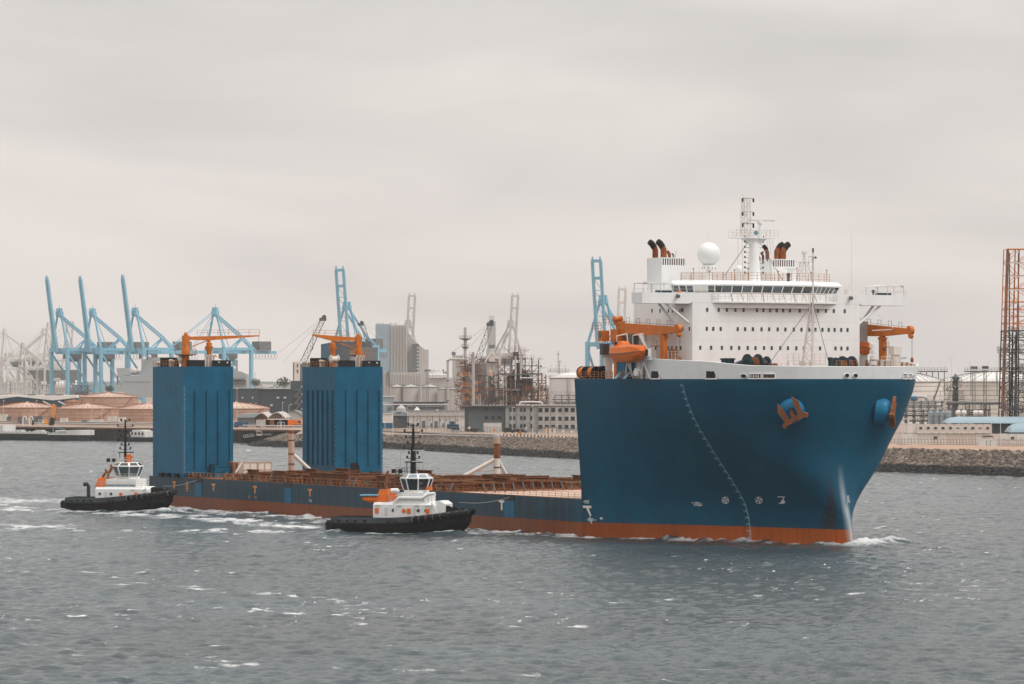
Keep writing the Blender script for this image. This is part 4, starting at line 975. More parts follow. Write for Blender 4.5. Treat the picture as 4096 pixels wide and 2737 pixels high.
b = MB(); y = sy(z1(1402), -33); zt = sz(1012, -33, y)
b.lattice((-33, y, 42.4), (-33, y, sz(1050, -33, y)), 1.9, 1.0, 1.0, .09); zz = sz(1050, -33, y); b.box(-33.9, y-.95, zz, -32.1, y+.95, zz+.1); b.rail([(-32.1, y-.95, zz), (-32.1, y+.95, zz)], 1.0, .6, .03, 2); b.box(-33.3, y-.3, zt-.3, -32.7, y+.3, zt+.25); b.beam((-33, y, zz), (-33, y, zt), .2)
part(b, 'aft_lamp_tower', 'rail_white')
b = MB(); y = sy(z1(1310), -31); b.bend([(-31, y, 42.4), (-31, y, 43.6), (-31, y, 44.6)], [.5, .6, .9], 12); b.cb((-31, y, 44.75), (1.6, 2.0, .12)); part(b, 'vent_pedestal', 'white_paint')
b = MB(); b.beam((-24, sy(3406, -24), 40.3), (-24, sy(3406, -24), 50.6), .07, .07, .03, .03); b.beam((-24, sy(3406, -24), 42.2), (-24, sy(3388, -24), 41.2), .05); b.cb((-24, sy(3386, -24), 40.8), (.4, .5, .9)); part(b, 'whip_aerial', 'rail_white', WING)
b = MB(); b.beam((-32, -7.5, 48.7), (-32, -7.5, 50.2), .03); b.beam((-24, -19, 40.3), (-24, -19.2, 43), .04); b.beam((-28, sy(z1(580), -28), 42.4), (-28, sy(z1(580), -28), 46), .03); part(b, 'whip_aerial', 'rail_white')
# ------------------------------------------------------------------ foremast on the bow deck
def foremast():
    x = -12.8; y0 = sy(3228, x)+.1; yt = sy(3252, x); zt = sz(1050, x, yt); zb = DK; zm = sz(1210, x, yt)
    b = MB()
    # triangular lattice leg leaning to the pole
    for s, yy in ((0, y0-1.0), (1, yt+.15)):
        b.beam((x-.6, yy, zb), (x-.2, yt-.25 if s == 0 else yt+.15, zm), .28, .28, .2, .2)
    b.beam((x+.9, (y0+yt)/2-.3, zb), (x+.1, yt-.1, zm), .2, .2, .14, .14)
    n = 10
    for k in range(n):
        t0, t1 = k/n, (k+1)/n; A = lambda t: Vector((x-.6+.4*t, y0-1.0+(yt-.25-y0+1.0)*t, zb+(zm-zb)*t)); B_ = lambda t: Vector((x-.6+.4*t, yt+.15, zb+(zm-zb)*t))
        b.beam(A(t1), B_(t1), .1); b.beam(A(t0) if k % 2 else B_(t0), B_(t1) if k % 2 else A(t1), .09)
    b.beam((x, yt, zm-4), (x, yt, zt+2.2), .26, .26, .18, .18)
    m_ = part(b, 'foremast', 'rail_white')
    b = MB(); b.box(x-.3, yt-.6, zt-.2+1.2, x+.3, yt+.5, zt+.9); b.tube((x, yt, zt+.9), (x, yt, zt+1.6), .12); part(b, 'mast_lamp', 'pale_grey', m_)
    b = MB().tube((x, yt, zt+1.6), (x, yt, zt+2.3), .14); b.box(x+.3, yt+.1, zt+.6, x+.45, yt+.4, zt+.9); part(b, 'lamp_hood', 'dark_paint', m_)
    for k in range(7): part(MB().beam((x+.2, yt-.7, zm-2-k*1.3), (x+.2, yt+.5, zm-2-k*1.3), .07), 'rung', 'rail_white', m_) if k < 7 else 0
    b = MB(); b.beam((x, yt, sz(1210, x, yt)), (-8, sy(3068, -8), 28.2), .07); b.beam((x, yt, sz(1210, x, yt)), (-10, sy(3316, -10), 28.8), .07); part(b, 'stay_wire', 'trim_dark', m_)
foremast()
# ------------------------------------------------------------------ bow deck machinery
def winch(px, x, zc, r, w, name='mooring_winch', m_='teal_dark', rope='crib_rust', ax=(0,1,0)):
    y = sy(px, x); b = MB()
    for s in (-1, 1): b.lathe((x, y+s*w/2-.12, zc), [(.2,0),(r,0),(r,.06),(r*.92,.06),(r*.9,.2),(r,.2),(r,.26),(.2,.26)], 26, (0,1,0))
    for k in range(6):
        a = k*1.047; b.beam((x, y-w/2, zc), (x+r*.9*math.cos(a), y-w/2, zc+r*.9*math.sin(a)), .15)
    b.box(x-.5, y-w/2, DK, x+.5, y-w/2+.2, zc); b.box(x-.5, y+w/2-.2, DK, x+.5, y+w/2, zc)
    o = part(b, name, m_); part(MB().lathe((x, y-w/2+.2, zc), [(.4,0),(r*.72,.02),(r*.74,w*.3),(r*.7,w*.6),(r*.72,w-.42),(.4,w-.4)], 20, (0,1,0)), 'rope_drum', rope, o); return o
winch(3010, -11, 28.7, 1.65, 2.0); winch(3048, -13, 28.6, 1.4, 1.7, rope='dark_paint')
winch(3362, -13, 28.1, 1.75, 1.9); winch(3388, -16, 28.3, 1.8, 1.8)
winch(3448, -14, 27.2, .9, 1.9, rope='post_tan'); winch(3470, -13, 27.4, .85, 1.9, rope='cream_white'); winch(3430, -10, 27.3, 1.0, .9)
b = MB()
for px in (3075, 3085, 3092): x = -9; y = sy(px, x); b.tube((x-.6, y, 27.8), (x+.6, y+.3, 28.6), .35, n=8)
part(b, 'chain_stopper', 'crib_rust'); 
for px, x in ((2908, -15), (2925, -14), (2897, -16)): 
    y = sy(px, x); part(MB().lathe((x, y, DK), [(.5,0),(.5,3.0),(.7,3.05),(.7,3.25),(.2,3.3)], 12), 'bollard', 'teal_dark')
y = sy(2955, -11); part(MB().prism([(y-1.2, 28), (y+1.2, 28), (y+1.0, 29.4), (y-.2, 28.9)], -12, -11, 'x'), 'hatch_cover', 'teal_dark')
y = sy(3321, -8); part(MB().lathe((-8, y, DK), [(.34,0),(.34,3.2),(.42,3.25),(.42,3.4),(.1,3.45)], 12).box(-8.1, y+.5, 28.5, -7.9, y+1.0, 28.8), 'vent_post', 'teal_dark')
def rails_px(pxs, x, h, z=None, name='deck_railing', m_='rail_orange', r=.04, extra=2.2, st=.9):
    y0, y1 = sy(pxs[0], x), sy(pxs[1], x); part(MB().rail([(x, y0, DK+extra), (x, y1, DK+extra)], h, st, r, 3).box(x-.9, y0, DK+extra-.1, x, y1, DK+extra-.02), name, m_)
rails_px((3345, 3386), -10, 1.5, extra=1.4); rails_px((3398, 3428), -10, 1.5, extra=1.4); rails_px((3150, 3196), -15, 1.6, m_='rail_white', extra=2.4); rails_px((3258, 3302), -15, 1.6, m_='rail_white', extra=2.4)
b = MB()
for px in (3160, 3205, 3215, 3245): y = sy(px, -14); b.cb((-14, y, 28.6), (.6, .6, 1.3))
for px in (3090, 3100, 3130): y = sy(px, -12); b.cb((-12, y, 28.2), (.5, .5, 1.0))
part(b, 'deck_locker', 'white_paint')
x = -11; y = hull_y(x, 26)-1.6
b = MB().rail([(x-.5, y-3.6, 28.2), (x-.5, y, 28.2)], 1.8, .8, .04, 3); part(b, 'deck_railing', 'rail_white'); part(MB().box(x-2, y-.9, 26, x-1, y+.3, 30.3).box(x-2.2, y-1.0, 30.3, x-.8, y+.5, 31.6), 'light_housing', 'cream_white')
# ------------------------------------------------------------------ deck cranes beside the block
def deck_crane(y, x0, xt, xp, zj, zt, lab=None):
    # pedestal, slewing head, box jib to xt with crutch post at xp
    b = MB().lathe((x0, y, DK), [(.95,0),(.95,4.4),(1.2,5.8),(1.5,6.4),(1.5,6.8)], 20)
    b.box(x0-1.3, y-1.0, 32.7, x0+1.1, y+1.0, zj+.2); cr = part(b, 'deck_crane', 'crane_orange', label=lab)
    b = MB(); L_ = [(x0-.8, zj+1.15), (x0+1.7, zj+1.2), (xt, zt+.45), (xt, zt-.35), (xp, zt-.75), (x0+.2, zj-.95)]
    b.prism(L_, y-.4, y+.4, 'y'); part(b, 'jib', 'crane_orange', cr)
    part(MB().lathe((x0-.2, y-1.1, zj+1.9), [(.2,0),(.5,.1),(.5,.4),(.38,.45),(.38,1.3),(.5,1.35),(.5,1.6),(.2,1.7)], 16, (0,1,0)).box(x0-1.0, y-.6, zj+.9, x0+.9, y+.6, zj+1.5), 'hoist_winch', 'crane_orange', cr)
    part(MB().lathe((xt+.1, y-.35, zt+.15), [(.15,0),(.75,.02),(.8,.3),(.75,.7),(.15,.7)], 18, (0,1,0)).lathe((xt+.25, y-.3, zt-.75), [(.1,0),(.45,.05),(.45,.55),(.1,.6)], 14, (0,1,0)), 'jib_head', 'crane_orange', cr)
    b = MB(); b.beam((xt+.6, y, zt), (xt+.6, y, zt-4.5), .06); part(b, 'hoist_wire', 'trim_dark', cr); part(MB().lathe((xt+.6, y, zt-5.2), [(.02,0),(.2,.1),(.28,.4),(.2,.8),(.05,.95)], 10), 'hook', 'post_rust', cr)
    b = MB()
    for k in range(5): xx = x0+3.2+(xt-x0-5)*k/4.3; z = zj+1.2+(zt+.45-zj-1.2)*(xx-x0-1.7)/(xt-x0-1.7); b.beam((xx, y-.4, z), (xx, y-.4, z+.95), .05); b.beam((xx+.95, y-.4, z), (xx+.95, y-.4, z+.9), .05); b.beam((xx, y-.4, z+.93), (xx+.95, y-.4, z+.9), .05)
    b.beam((x0+2, y-.4, zj+1.5), (xt, y-.4, zt+.7), .045); part(b, 'jib_handrail', 'trim_dark', cr)
    # crutch post with ladder cage
    b = MB().box(xp-.6, y-.35, DK, xp+.6, y+.35, zt-1.3); b.box(xp-.8, y-.42, zt-1.3, xp+.8, y+.42, zt-.9); b.box(xp-.3, y-.5, zt-.9, xp+.2, y+.5, zt-.2); ps = part(b, 'crutch_post', 'crane_orange')
    b = MB(); s = -1 if y < 0 else 1; xx = xp-1.9 if y < 0 else xp+1.6
    for k in range(24): b.beam((xx-.3, y, DK+.3+k*.31), (xx+.3, y, DK+.3+k*.31), .05)
    for dx in (-.35, .35): b.beam((xx+dx, y, DK), (xx+dx, y, zt-1.6), .06)
    for k in range(4): b.rail([(xx-.7, y-.7, DK+5.4), (xx+.6, y-.7, DK+5.4)], 1.3, .5, .035, 3) if k == 0 else 0
    b.box(xx-.9, y-.8, DK+5.2, xx+1.0, y+.6, DK+5.35); part(b, 'ladder', 'rail_orange', ps)
    return cr
C1 = deck_crane(-19.4, sx(2478, -19.4), sx(2712, -19.4), sx(2655, -19.4), 34.4, 34.3, 'orange deck crane left of the white block')
deck_crane(21.4, sx(3640, 21.4)-18.6, sx(3640, 21.4), sx(3530, 21.4), 34.6, 34.2, 'orange deck crane right of the white block')
# driver's cab on the left crane
x = sx(2440, -19.4); part(MB().box(x-.5, -21.4, 32.6, x+.7, -19.9, 34.4), 'crane_cab', 'crane_orange', C1); part(MB().box(x-.6, -21.0, 30.4, x+.5, -19.8, 32.2), 'hydraulic_unit', 'dark_steel', C1); part(MB().box(x-.3, -21.45, 33.2, x+.5, -21.38, 34.1), 'cab_window', 'glass_dark', C1)
part(MB().rail([(x-1.6, -21.9, 34.2), (x+1.5, -21.9, 34.2)], 1.5, .8, .04, 3).rail([(x+1.6, -21.6, 35.2), (x+3.6, -21.6, 35.2)], 1.5, .7, .04, 3), 'crane_platform', 'rail_orange', C1)
part(MB().box(sx(2530, -19.4)-.9, -19.9, 30.5, sx(2530, -19.4)+.8, -18.7, 33.8), 'machinery_house', 'trim_dark', C1)
# ------------------------------------------------------------------ lifeboats hanging in davits
def lifeboat(cx, cy, cz, L_, label):
    w = s2w(cx, cy); B = thing('lifeboat', label, 'lifeboat', (w[0], w[1], cz), SHR, 'orange enclosed lifeboats')
    def ring(t, z):
        pass
    b = MB(); n = 15; st = 22; secs = []
    for i in range(st+1):
        t = -1+2*i/st; wd = max(.03, (1-abs(t)**4.5))**.6*1.7; kz = -1.55*(1-abs(t)**4)**.7+.25*abs(t)**3; sheer = .25*t*t+.12*t
        pr = [(0, kz), (wd*.55, kz+.15), (wd*.9, kz*.45), (wd, sheer-.08)]
        secs.append([(t*L_/2, -y, z) for y, z in reversed(pr[1:])]+[(t*L_/2, 0, kz)]+[(t*L_/2, y, z) for y, z in pr[1:]])
    m = len(secs[0]); b.v = [p for s_ in secs for p in s_]
    for i in range(st):
        for j in range(m-1): b.f.append((i*m+j, (i+1)*m+j, (i+1)*m+j+1, i*m+j+1))
    b.build('hull', 'boat_orange', B)
    b = MB(); secs = []
    for i in range(st+1):
        t = -1+2*i/st; wd = max(.03, (1-abs(t)**4.5))**.6*1.69; sheer = .25*t*t+.12*t; top = 1.3*(1-abs(t)**5)**.7+sheer; cab = .75*math.exp(-((t+.42)/.34)**6)
        secs.append([(t*L_/2, -wd, sheer-.08), (t*L_/2, -wd*.92, sheer+(top-sheer)*.75), (t*L_/2, -wd*.55, top), (t*L_/2, -wd*.38, top+cab), (t*L_/2, wd*.38, top+cab), (t*L_/2, wd*.55, top), (t*L_/2, wd*.92, sheer+(top-sheer)*.75), (t*L_/2, wd, sheer-.08)])
    m = 8; b.v = [p for s_ in secs for p in s_]
    for i in range(st):
        for j in range(m-1): b.f.append((i*m+j, i*m+j+1, (i+1)*m+j+1, (i+1)*m+j))
    b.build('canopy', 'boat_orange', B)
    b = MB(); pts = []
    for i in range(st+1):
        t = -1+2*i/st; wd = max(.03, (1-abs(t)**4.5))**.6*1.75; pts.append((t*L_/2, -wd, .25*t*t+.12*t-.08))
    for p, q in zip(pts, pts[1:]): b.beam(p, q, .1, .14)
    b.build('fender', 'trim_dark', B)
    MB().box(-3.3, -1.2, 1.5, -2.2, -.7, 1.95).build('window', 'glass_dark', B)
    return B
bx = sx(2511, -23.2); lifeboat(bx, -23.2, sz(1414, bx, -23.2), 10.0, 'orange enclosed lifeboat hung over the ship side left of the white block')
bx2 = sx(3478, 21.8)-3.5; lifeboat(bx2, 20.4, 31.3, 10.6, 'orange lifeboat partly hidden beside the right crane post')
# davits
b = MB()
for dx in (-3.7, 1.7):
    b.beam((bx+dx, -21.6, DK), (bx+dx+1.1, -21.9, 29.2), .22, .22); b.beam((bx+dx+2.2, -21.2, DK), (bx+dx+1.1, -21.9, 29.2), .2)
    b.beam((bx+dx, -20.4, DK+.5), (bx+dx, -21.3, 33.8), .16); b.beam((bx+dx, -21.3, 33.8), (bx+dx, -23.2, 33.4), .14); b.beam((bx+dx, -23.2, 33.5), (bx+dx, -23.2, 31.6), .07)
part(b, 'davit', 'white_paint')
b = MB(); xx = sx(2560, -22); b.beam((xx, -22, 33.6), (xx+2.6, -21.6, 30.1), .35, .5, .15, .2); b.box(xx+1.3, -22, 29.4, xx+2.9, -21.4, 29.9); part(b, 'davit', 'white_paint')
part(MB().box(xx+1.4, -22.35, 29.95, xx+3.4, -21.8, 31.3), 'screen_box', 'white_paint'); part(MB().box(xx+1.6, -22.4, 30.1, xx+3.2, -22.3, 31.15), 'screen_panel', 'dark_paint')
# gear on the open side deck aft of the bulwark
def rail_side(px0, px1, m_='rail_orange'):
    y = -22.4; part(MB().rail([(sx(px0, y), y, DK), (sx(px1, y), y, DK)], 1.15, 1.4, .05, 3), 'deck_railing', m_)
rail_side(2308, 2395); rail_side(2405, 2450); rail_side(2463, 2500); rail_side(2508, 2558)
for px in (2337, 2375):
    x = sx(px, -20.5); b = MB()
    for s in (-1, 1): b.lathe((x+s*.85, -20.5, DK+1.05), [(.1,-.06),(1.05,-.06),(1.05,.06),(.1,.06)], 18, (1,0,0))
    o = part(b, 'cable_reel', 'dark_paint'); part(MB().lathe((x-.8, -20.5, DK+1.05), [(.9,0),(.92,.5),(.86,1.0),(.9,1.6)], 18, (1,0,0)), 'cable_coil', 'crane_orange', o)
x = sx(2408, -19.5)
part(MB().lathe((x, -19.5, DK+1.05), [(.2,-.5),(1.1,-.5),(1.1,-.3),(.8,-.3),(.8,.3),(1.1,.3),(1.1,.5),(.2,.5)], 18, (1,0,0)), 'mooring_winch', 'dark_paint')
x = sx(2432, -18.5); part(MB().lathe((x, -18.5, DK), [(.7,0),(.75,3.6),(1.3,4.1),(1.35,5.2),(1.1,5.3)], 18), 'vent_cowl', 'cream_white'); part(MB().rail([(x-1.6, -19.2, DK+5.2), (x+2, -19.2, DK+5.2)], 1.2, .9, .04, 2), 'deck_railing', 'rail_orange')
part(MB().box(sx(2498, -19), -20.5, DK, sx(2530, -19), -18.5, DK+4.2), 'stores_container', 'casing_blue'); part(MB().box(sx(2535, -18.6), -18.5, DK, sx(2575, -18.6), -17.6, DK+4.4), 'deck_house', 'tank_grey')
for px in (2465, 2500): x = sx(px, -22.6); part(MB().add([(x-.9,-22.6,DK),(x,-22.6,DK),(x+1.3,-22.3,DK+1.0),(x+.4,-22.3,DK+1.0),(x-.9,-22.5,DK-.1),(x+.4,-22.2,DK+.9)], [(0,1,2,3),(4,5,3,0)]), 'roller_ramp', 'sts_blue')
x = sx(2553, -22); part(MB().lathe((x, -22, DK+.2), [(.3,0),(.75,.3),(.8,.9),(.6,1.5),(.1,1.7)], 14).beam((x-.3, -22, DK+1.2), (x+1.7, -22, DK+4.3), .35, .5), 'embarkation_ladder', 'white_paint')
x = sx(2700, -19); part(MB().rail([(sx(2672, -19.5), -19.5, 29.2), (sx(2716, -19.5), -19.5, 29.2)], 1.6, .9, .035, 3), 'deck_railing', 'rail_white'); part(MB().box(sx(2676, -19.3), -19.3, DK, sx(2690, -19.3), -18.3, 31.2), 'hose_box', 'post_rust')
# right side gear seen between block and right crane
x = -20; y = 20.
part(MB().lathe((x+2, 20.5, DK), [(1.5,0),(1.1,2.6),(1.35,2.8),(1.35,3.4),(1.5,3.5)], 18), 'vent_cowl', 'white_paint'); part(MB().box(-34, 17.6, DK, -28, 21, 36.0), 'engine_casing', 'tank_grey')
b = MB()
for k in range(4): b.lathe((-21.0, 17.6, 28.6+k*.95), [(.3,0),(.62,.05),(.62,.7),(.3,.75)], 14)
part(b, 'life_raft_canister', 'white_paint'); part(MB().beam((-22, 18, 34.4), (-20, 22, 34.6), .12).beam((-21, 18.5, 37), (-20, 21, 34.7), .08), 'davit', 'white_paint')

# ------------------------------------------------------------------ buoyancy casings aft
def casing(y0, y1, ribs_side, lab, jib_dir, jib_len):
    x0, x1 = -220., -236.6; zt = 29.0; b = MB().box(x1, y0, 6.2, x0, y1, zt)
    cs = part(b, 'buoyancy_casing', 'casing_blue', label=lab)
    z0, z1_ = 8.4, 24.1; w = y1-y0
    for k in range(4):
        y = y0+w*(.235+.235*k); part(MB().box(x0, y-.2, z0, x0+.34, y+.2, z1_), 'stiffener', 'casing_blue', cs); 
    if ribs_side:
        for k in range(6):
            x = x0-1.9-k*2.45; part(MB().box(x-.5, y0-.32, z0, x+.5, y0, z1_), 'stiffener', 'casing_blue', cs)
    dy = y0+w*(.60 if y0 < 0 else .42); part(MB().box(x0, dy-1.15, 6.2, x0+.1, dy+.9, 8.9), 'doorway', 'dark_paint', cs)
    b = MB()
    for yy in ((y0+.12,) if ribs_side == 0 else (y1-.35,)):
        for k in range(72): b.box(x0, yy-.0, 7.2+k*.25, x0+.02, yy+(.22 if k % 4 == 0 else .1), 7.28+k*.25)
    if ribs_side == 0:
        for k in range(72): b.box(x0-.5, y0-.02, 7.2+k*.25, x0-.5+(.26 if k % 4 == 0 else .12), y0, 7.28+k*.25)
    part(b, 'draft_mark', 'mark_pale_blue', cs, smooth=False)
    b = MB()
    for k in range(17): b.box(x1+.15 if ribs_side == 0 else x0-.25, y0-.02, 7.8+k*.95, (x1+.35) if ribs_side == 0 else x0-.1, y0, 7.9+k*.95)
    part(b, 'draft_mark', 'mark_pale_blue', cs, smooth=False)
    # mooring bits at the foot
    for yy in (y0+1.5, y0+w*.30, y0+w*.82): part(MB().box(x0+.1, yy-1.0, 6.2, x0+1.2, yy+.9, 7.0), 'mooring_bitt', 'black_rubber', cs)
    for xx in (x0-3, x0-7.5, x0-11): part(MB().box(xx-.8, y0-.1-.6, 6.2, xx+.8, y0-.1, 7.0), 'mooring_bitt', 'black_rubber', cs)
    # machinery on the roof
    zt0 = zt
    for yy, wd, h in ((y0+w*.27, 3.4, 1.35), (y0+w*.78, 3.9, 1.3)):
        o = part(MB().box(x0-1.4, yy-wd/2, zt0, x0-.1, yy+wd/2, zt0+h), 'generator_box', 'dark_paint', cs)
    part(MB().box(x0-.08, y0+w*.70, zt0+.8, x0-.05, y0+w*.73, zt0+1.0).box(x0-.08, y0+w*.87, zt0+.7, x0-.05, y0+w*.90, zt0+1.0), 'lamp', 'tank_white', cs)
    part(MB().lathe((x0-3, y0+.2, zt0+1.6), [(.3,0),(.9,.05),(.9,.2),(.65,.25),(.65,1.5),(.9,1.55),(.9,1.75),(.3,1.8)], 18, (0,1,0)), 'winch_drum', 'cream_white', cs)
    part(MB().box(x1+2.5, y0+.6, zt0, x1+6, y0+3, zt0+1.9), 'winch_house', 'black_rubber', cs)
    for k in range(9):
        xx = x1+.8+k*1.25; part(MB().lathe((xx, y0+.9+(k % 3)*.6, zt0), [(.35,0),(.4,.6+(k*37 % 5)*.12),(.6,.8+(k*37 % 5)*.12),(.5,1.1+(k*37 % 5)*.12),(.1,1.2+(k*37 % 5)*.12)], 8), 'vent_pipe', ['cream_white','post_rust','post_tan','dark_paint'][k % 4], cs)
    for k in range(6):
        yy = y0+w*(.47+.035*k); part(MB().bend([(x0-1, yy, zt0), (x0-1, yy, zt0+1.9+.3*(k % 2)), (x0-1, yy+.3, zt0+2.4), (x0-1, yy+.6, zt0+2.0)], [.14]*4, 8), 'vent_pipe', ['cream_white','post_tan'][k % 2], cs)
    b = MB().rail([(x0-1.6, y0+.2, zt0), (x0-1.6, y1-.2, zt0)], 1.2, 1.6, .04, 2); b.rail([(x0-.2, y0+.15, zt0), (x1, y0+.15, zt0)], 1.2, 1.3, .05, 2); part(b, 'roof_railing', 'rail_orange', cs)
    # crane: slew post and jib resting on a second post
    ya, xb = (y0+w*.13, x0-2.4) if jib_dir > 0 else (y0+w*.62, x0-3.2)
    yb = ya+jib_dir*(5.2 if jib_dir > 0 else 5.9)
    zp = zt0+5.3; b = MB().lathe((xb, ya, zt0), [(.72,0),(.72,2.4),(.85,3.0),(.85,3.4),(.65,4.0),(.65,4.6)], 16).box(xb-.6, ya-.6, zt0+4.4, xb+.6, ya+.6, zt0+6.4); b.lathe((xb, ya, zt0+6.4), [(.4,0),(.45,.3),(.2,.7)], 10); cr = part(b, 'casing_crane', 'crane_orange', cs)
    yt = ya+jib_dir*jib_len; zj = zp+.5; s = jib_dir
    part(MB().prism([(ya, zj-.3), (ya, zj+.35), (yt, zj+.75 if s > 0 else zj+1.0), (yt, zj+.5 if s > 0 else zj+.75), (yb, zj-.4)][::s], xb-.35, xb+.35, 'x'), 'crane_jib', 'crane_orange', cs)
    part(MB().beam((xb, ya+s*1.1, zt0+4.0), (xb, yb-s*.3, zj-.4), .18), 'jib_strut', 'crane_orange', cs)
    part(MB().lathe((xb, yb, zt0), [(.5,0),(.5,3.2),(.85,3.9),(.85,4.2),(.6,4.2),(.6,4.9),(.3,5.0),(.3,5.5)], 14), 'jib_rest', 'crane_orange', cs)
    part(MB().rail([(xb+.3, ya+s*2.4, zj+.6), (xb+.3, yt, zj+.8)], 1.1, 2.2, .04, 2), 'jib_handrail', 'rail_orange', cs)
    part(MB().beam((xb, yt, zj+.5), (xb, yt, zj-1.6), .05).lathe((xb, yt, zj-2.2), [(.02,0),(.18,.2),(.15,.6)], 8), 'hook', 'trim_dark', cs)
    b = MB().lathe((xb, ya, zt0+2.2), [(1.0,0),(2.3,.25),(2.3,.35),(1.0,.35)], 16)
    for k in range(12): a = k*.5236; b.beam((xb+2.2*math.cos(a), ya+2.2*math.sin(a), zt0+2.5), (xb+2.2*math.cos(a), ya+2.2*math.sin(a), zt0+3.6), .06); a2 = a+.5236; b.beam((xb+2.2*math.cos(a), ya+2.2*math.sin(a), zt0+3.6), (xb+2.2*math.cos(a2), ya+2.2*math.sin(a2), zt0+3.6), .05)
    part(b, 'crane_gallery', 'rail_orange', cs)
    return cs
casing(-21.7, -10.7, 0, 'blue buoyancy casing on the near side of the stern', 1, 16.4)
casing(12.6, 23.5, 1, 'blue buoyancy casing on the far side of the stern', -1, 10.6)
# ------------------------------------------------------------------ cargo deck contents (things of their own)
def at_ship(x, y, z): w = s2w(x, y); return (w[0], w[1], z)
# rust coloured cribbing: each beam an object
CR = thing('deck_cribbing', 'rust brown field of cribbing beams spread over the cargo deck behind the bow', 'cribbing', at_ship(-150, 0, 6.21), SHR)
bm_ = []
for m_, (lx, ly, h) in (('crib_rust', (.9, 6.2, 1.35)), ('crib_tan', (.8, 6.0, 1.2)), ('crib_rust', (5.4, .8, 1.1))):
    b = MB(); 
    if ly > lx:
        b.box(-lx/2, -ly/2, 0, lx/2, ly/2, .18).box(-lx/2, -ly/2, h-.2, lx/2, ly/2, h).box(-.12, -ly/2, .18, .12, ly/2, h-.2)
        for k in range(5): b.box(-lx/2+.05, -ly/2+k*ly/4-.08, .18, lx/2-.05, -ly/2+k*ly/4+.08, h-.2)
    else: b.box(-lx/2, -ly/2, 0, lx/2, ly/2, .16).box(-lx/2, -ly/2, h-.16, lx/2, ly/2, h).box(-lx/2, -.1, .16, lx/2, .1, h-.16)
    bm_.append(b.build('cribbing_beam', m_, CR, smooth=False))
cnt = 0
for i, x in enumerate(np.arange(-96, -203, -3.1)):
    for j in range(6):
        y = -17.6+j*6.9
        if x > -100-(j*2.0) : continue
        if x < -176+j*3 and j > 3: continue
        if rng.random() < .05: continue
        k = int(rng.random() < .4); o = bm_[k] if (cnt == 0 and k == 0) else inst(bm_[k], CR)
        o.location = (x+150+rng.uniform(-.6,.6), y+rng.uniform(-.3,.3), rng.choice([0, 0, .12, .35])*1.); o.rotation_euler = (0, 0, rng.uniform(-.06,.06)); cnt += 1
for q in range(34):
    o = inst(bm_[2], CR); o.location = (rng.uniform(-50, 46), -20.3+rng.uniform(-.2,.2)+(6.9*int(rng.integers(0,6)) if q % 3 else 0), rng.choice([0, 1.2])*1.); o.rotation_euler = (0, 0, rng.uniform(-.1,.1)); cnt += 1
bm_[1].location = (0, 3.2, 0); bm_[2].location = (20, -19, 0)
if bm_[0].location.length < .01: bm_[0].location = (6, -17.6, 0)
# diagonal sea fastening props on the near edge and at the forward face
b = MB()
for k in range(24):
    x = 50-k*4.4+rng.uniform(-1,1); b.beam((x, -20.9, 0), (x-1.3, -19.6, 1.5), .2, .3); b.beam((x-.3, -20.9, 0), (x-.3, -20.9, 1.3), .2)
for k in range(15):
    y = -17+k*2.5; b.beam((56-k*1.0, y, 0), (54.4-k*1.0, y+.4, 1.5), .22, .3)
b.build('prop', 'dark_steel', CR)
def crate(px0, px1, py0, y, label, mat, dp=2.6, name='deck_crate', panels=2, x=-213.):
    y0, y1 = sy(px0, x), sy(px1, x); zt = sz(py0, x, y0)
    t = thing(name, label, 'crate' if name == 'deck_crate' else 'container', at_ship(x, (y0+y1)/2, 6.21), SHR, 'boxes standing on the aft deck'); w = (y1-y0)/2; h = zt-6.21
    MB().box(-dp, -w, 0, -.06, w, h-.04).build('body', mat, t)
    b = MB()
    for yy in [-w, w-.12]+[-w+2*w*(k+1)/panels-.06 for k in range(panels-1)]: b.box(-.06, yy, 0, .04, yy+.12, h)
    for z in (0, h/2-.05, h-.12): b.box(-.06, -w, z, .05, w, z+.12)
    b.box(-dp, -w, h-.04, .04, w, h); b.build('frame', 'post_tan' if mat != 'casing_blue' else 'panel_blue', t, smooth=False)
    for k in range(panels): MB().box(-.05, -w+2*w*k/panels+.25, .3, -.01, -w+2*w*(k+1)/panels-.25, h/2-.2).build('panel', mat, t)
crate(972, 1030, 1849, 0, 'left of the two joined pale crates between the casings', 'cream_white'); crate(1032, 1087, 1849, 0, 'right of the two joined pale crates between the casings', 'cream_white')
crate(935, 966, 1848, 0, 'rusty open crate tight against the near blue casing', 'post_rust', x=-215.5, panels=1)
crate(862, 932, 1863, 0, 'blue container standing in front of the near blue casing', 'casing_blue', name='deck_container', x=-216.5)
t = thing('gangway_ramp', 'short pale ramp leaning on the rusty crate', 'ramp', at_ship(-212, sy(950, -212), 6.2), SHR); MB().beam((0, -1.2, 0), (0, 1.0, 3.2), .5, .25).build('plank', 'cream_white', t)
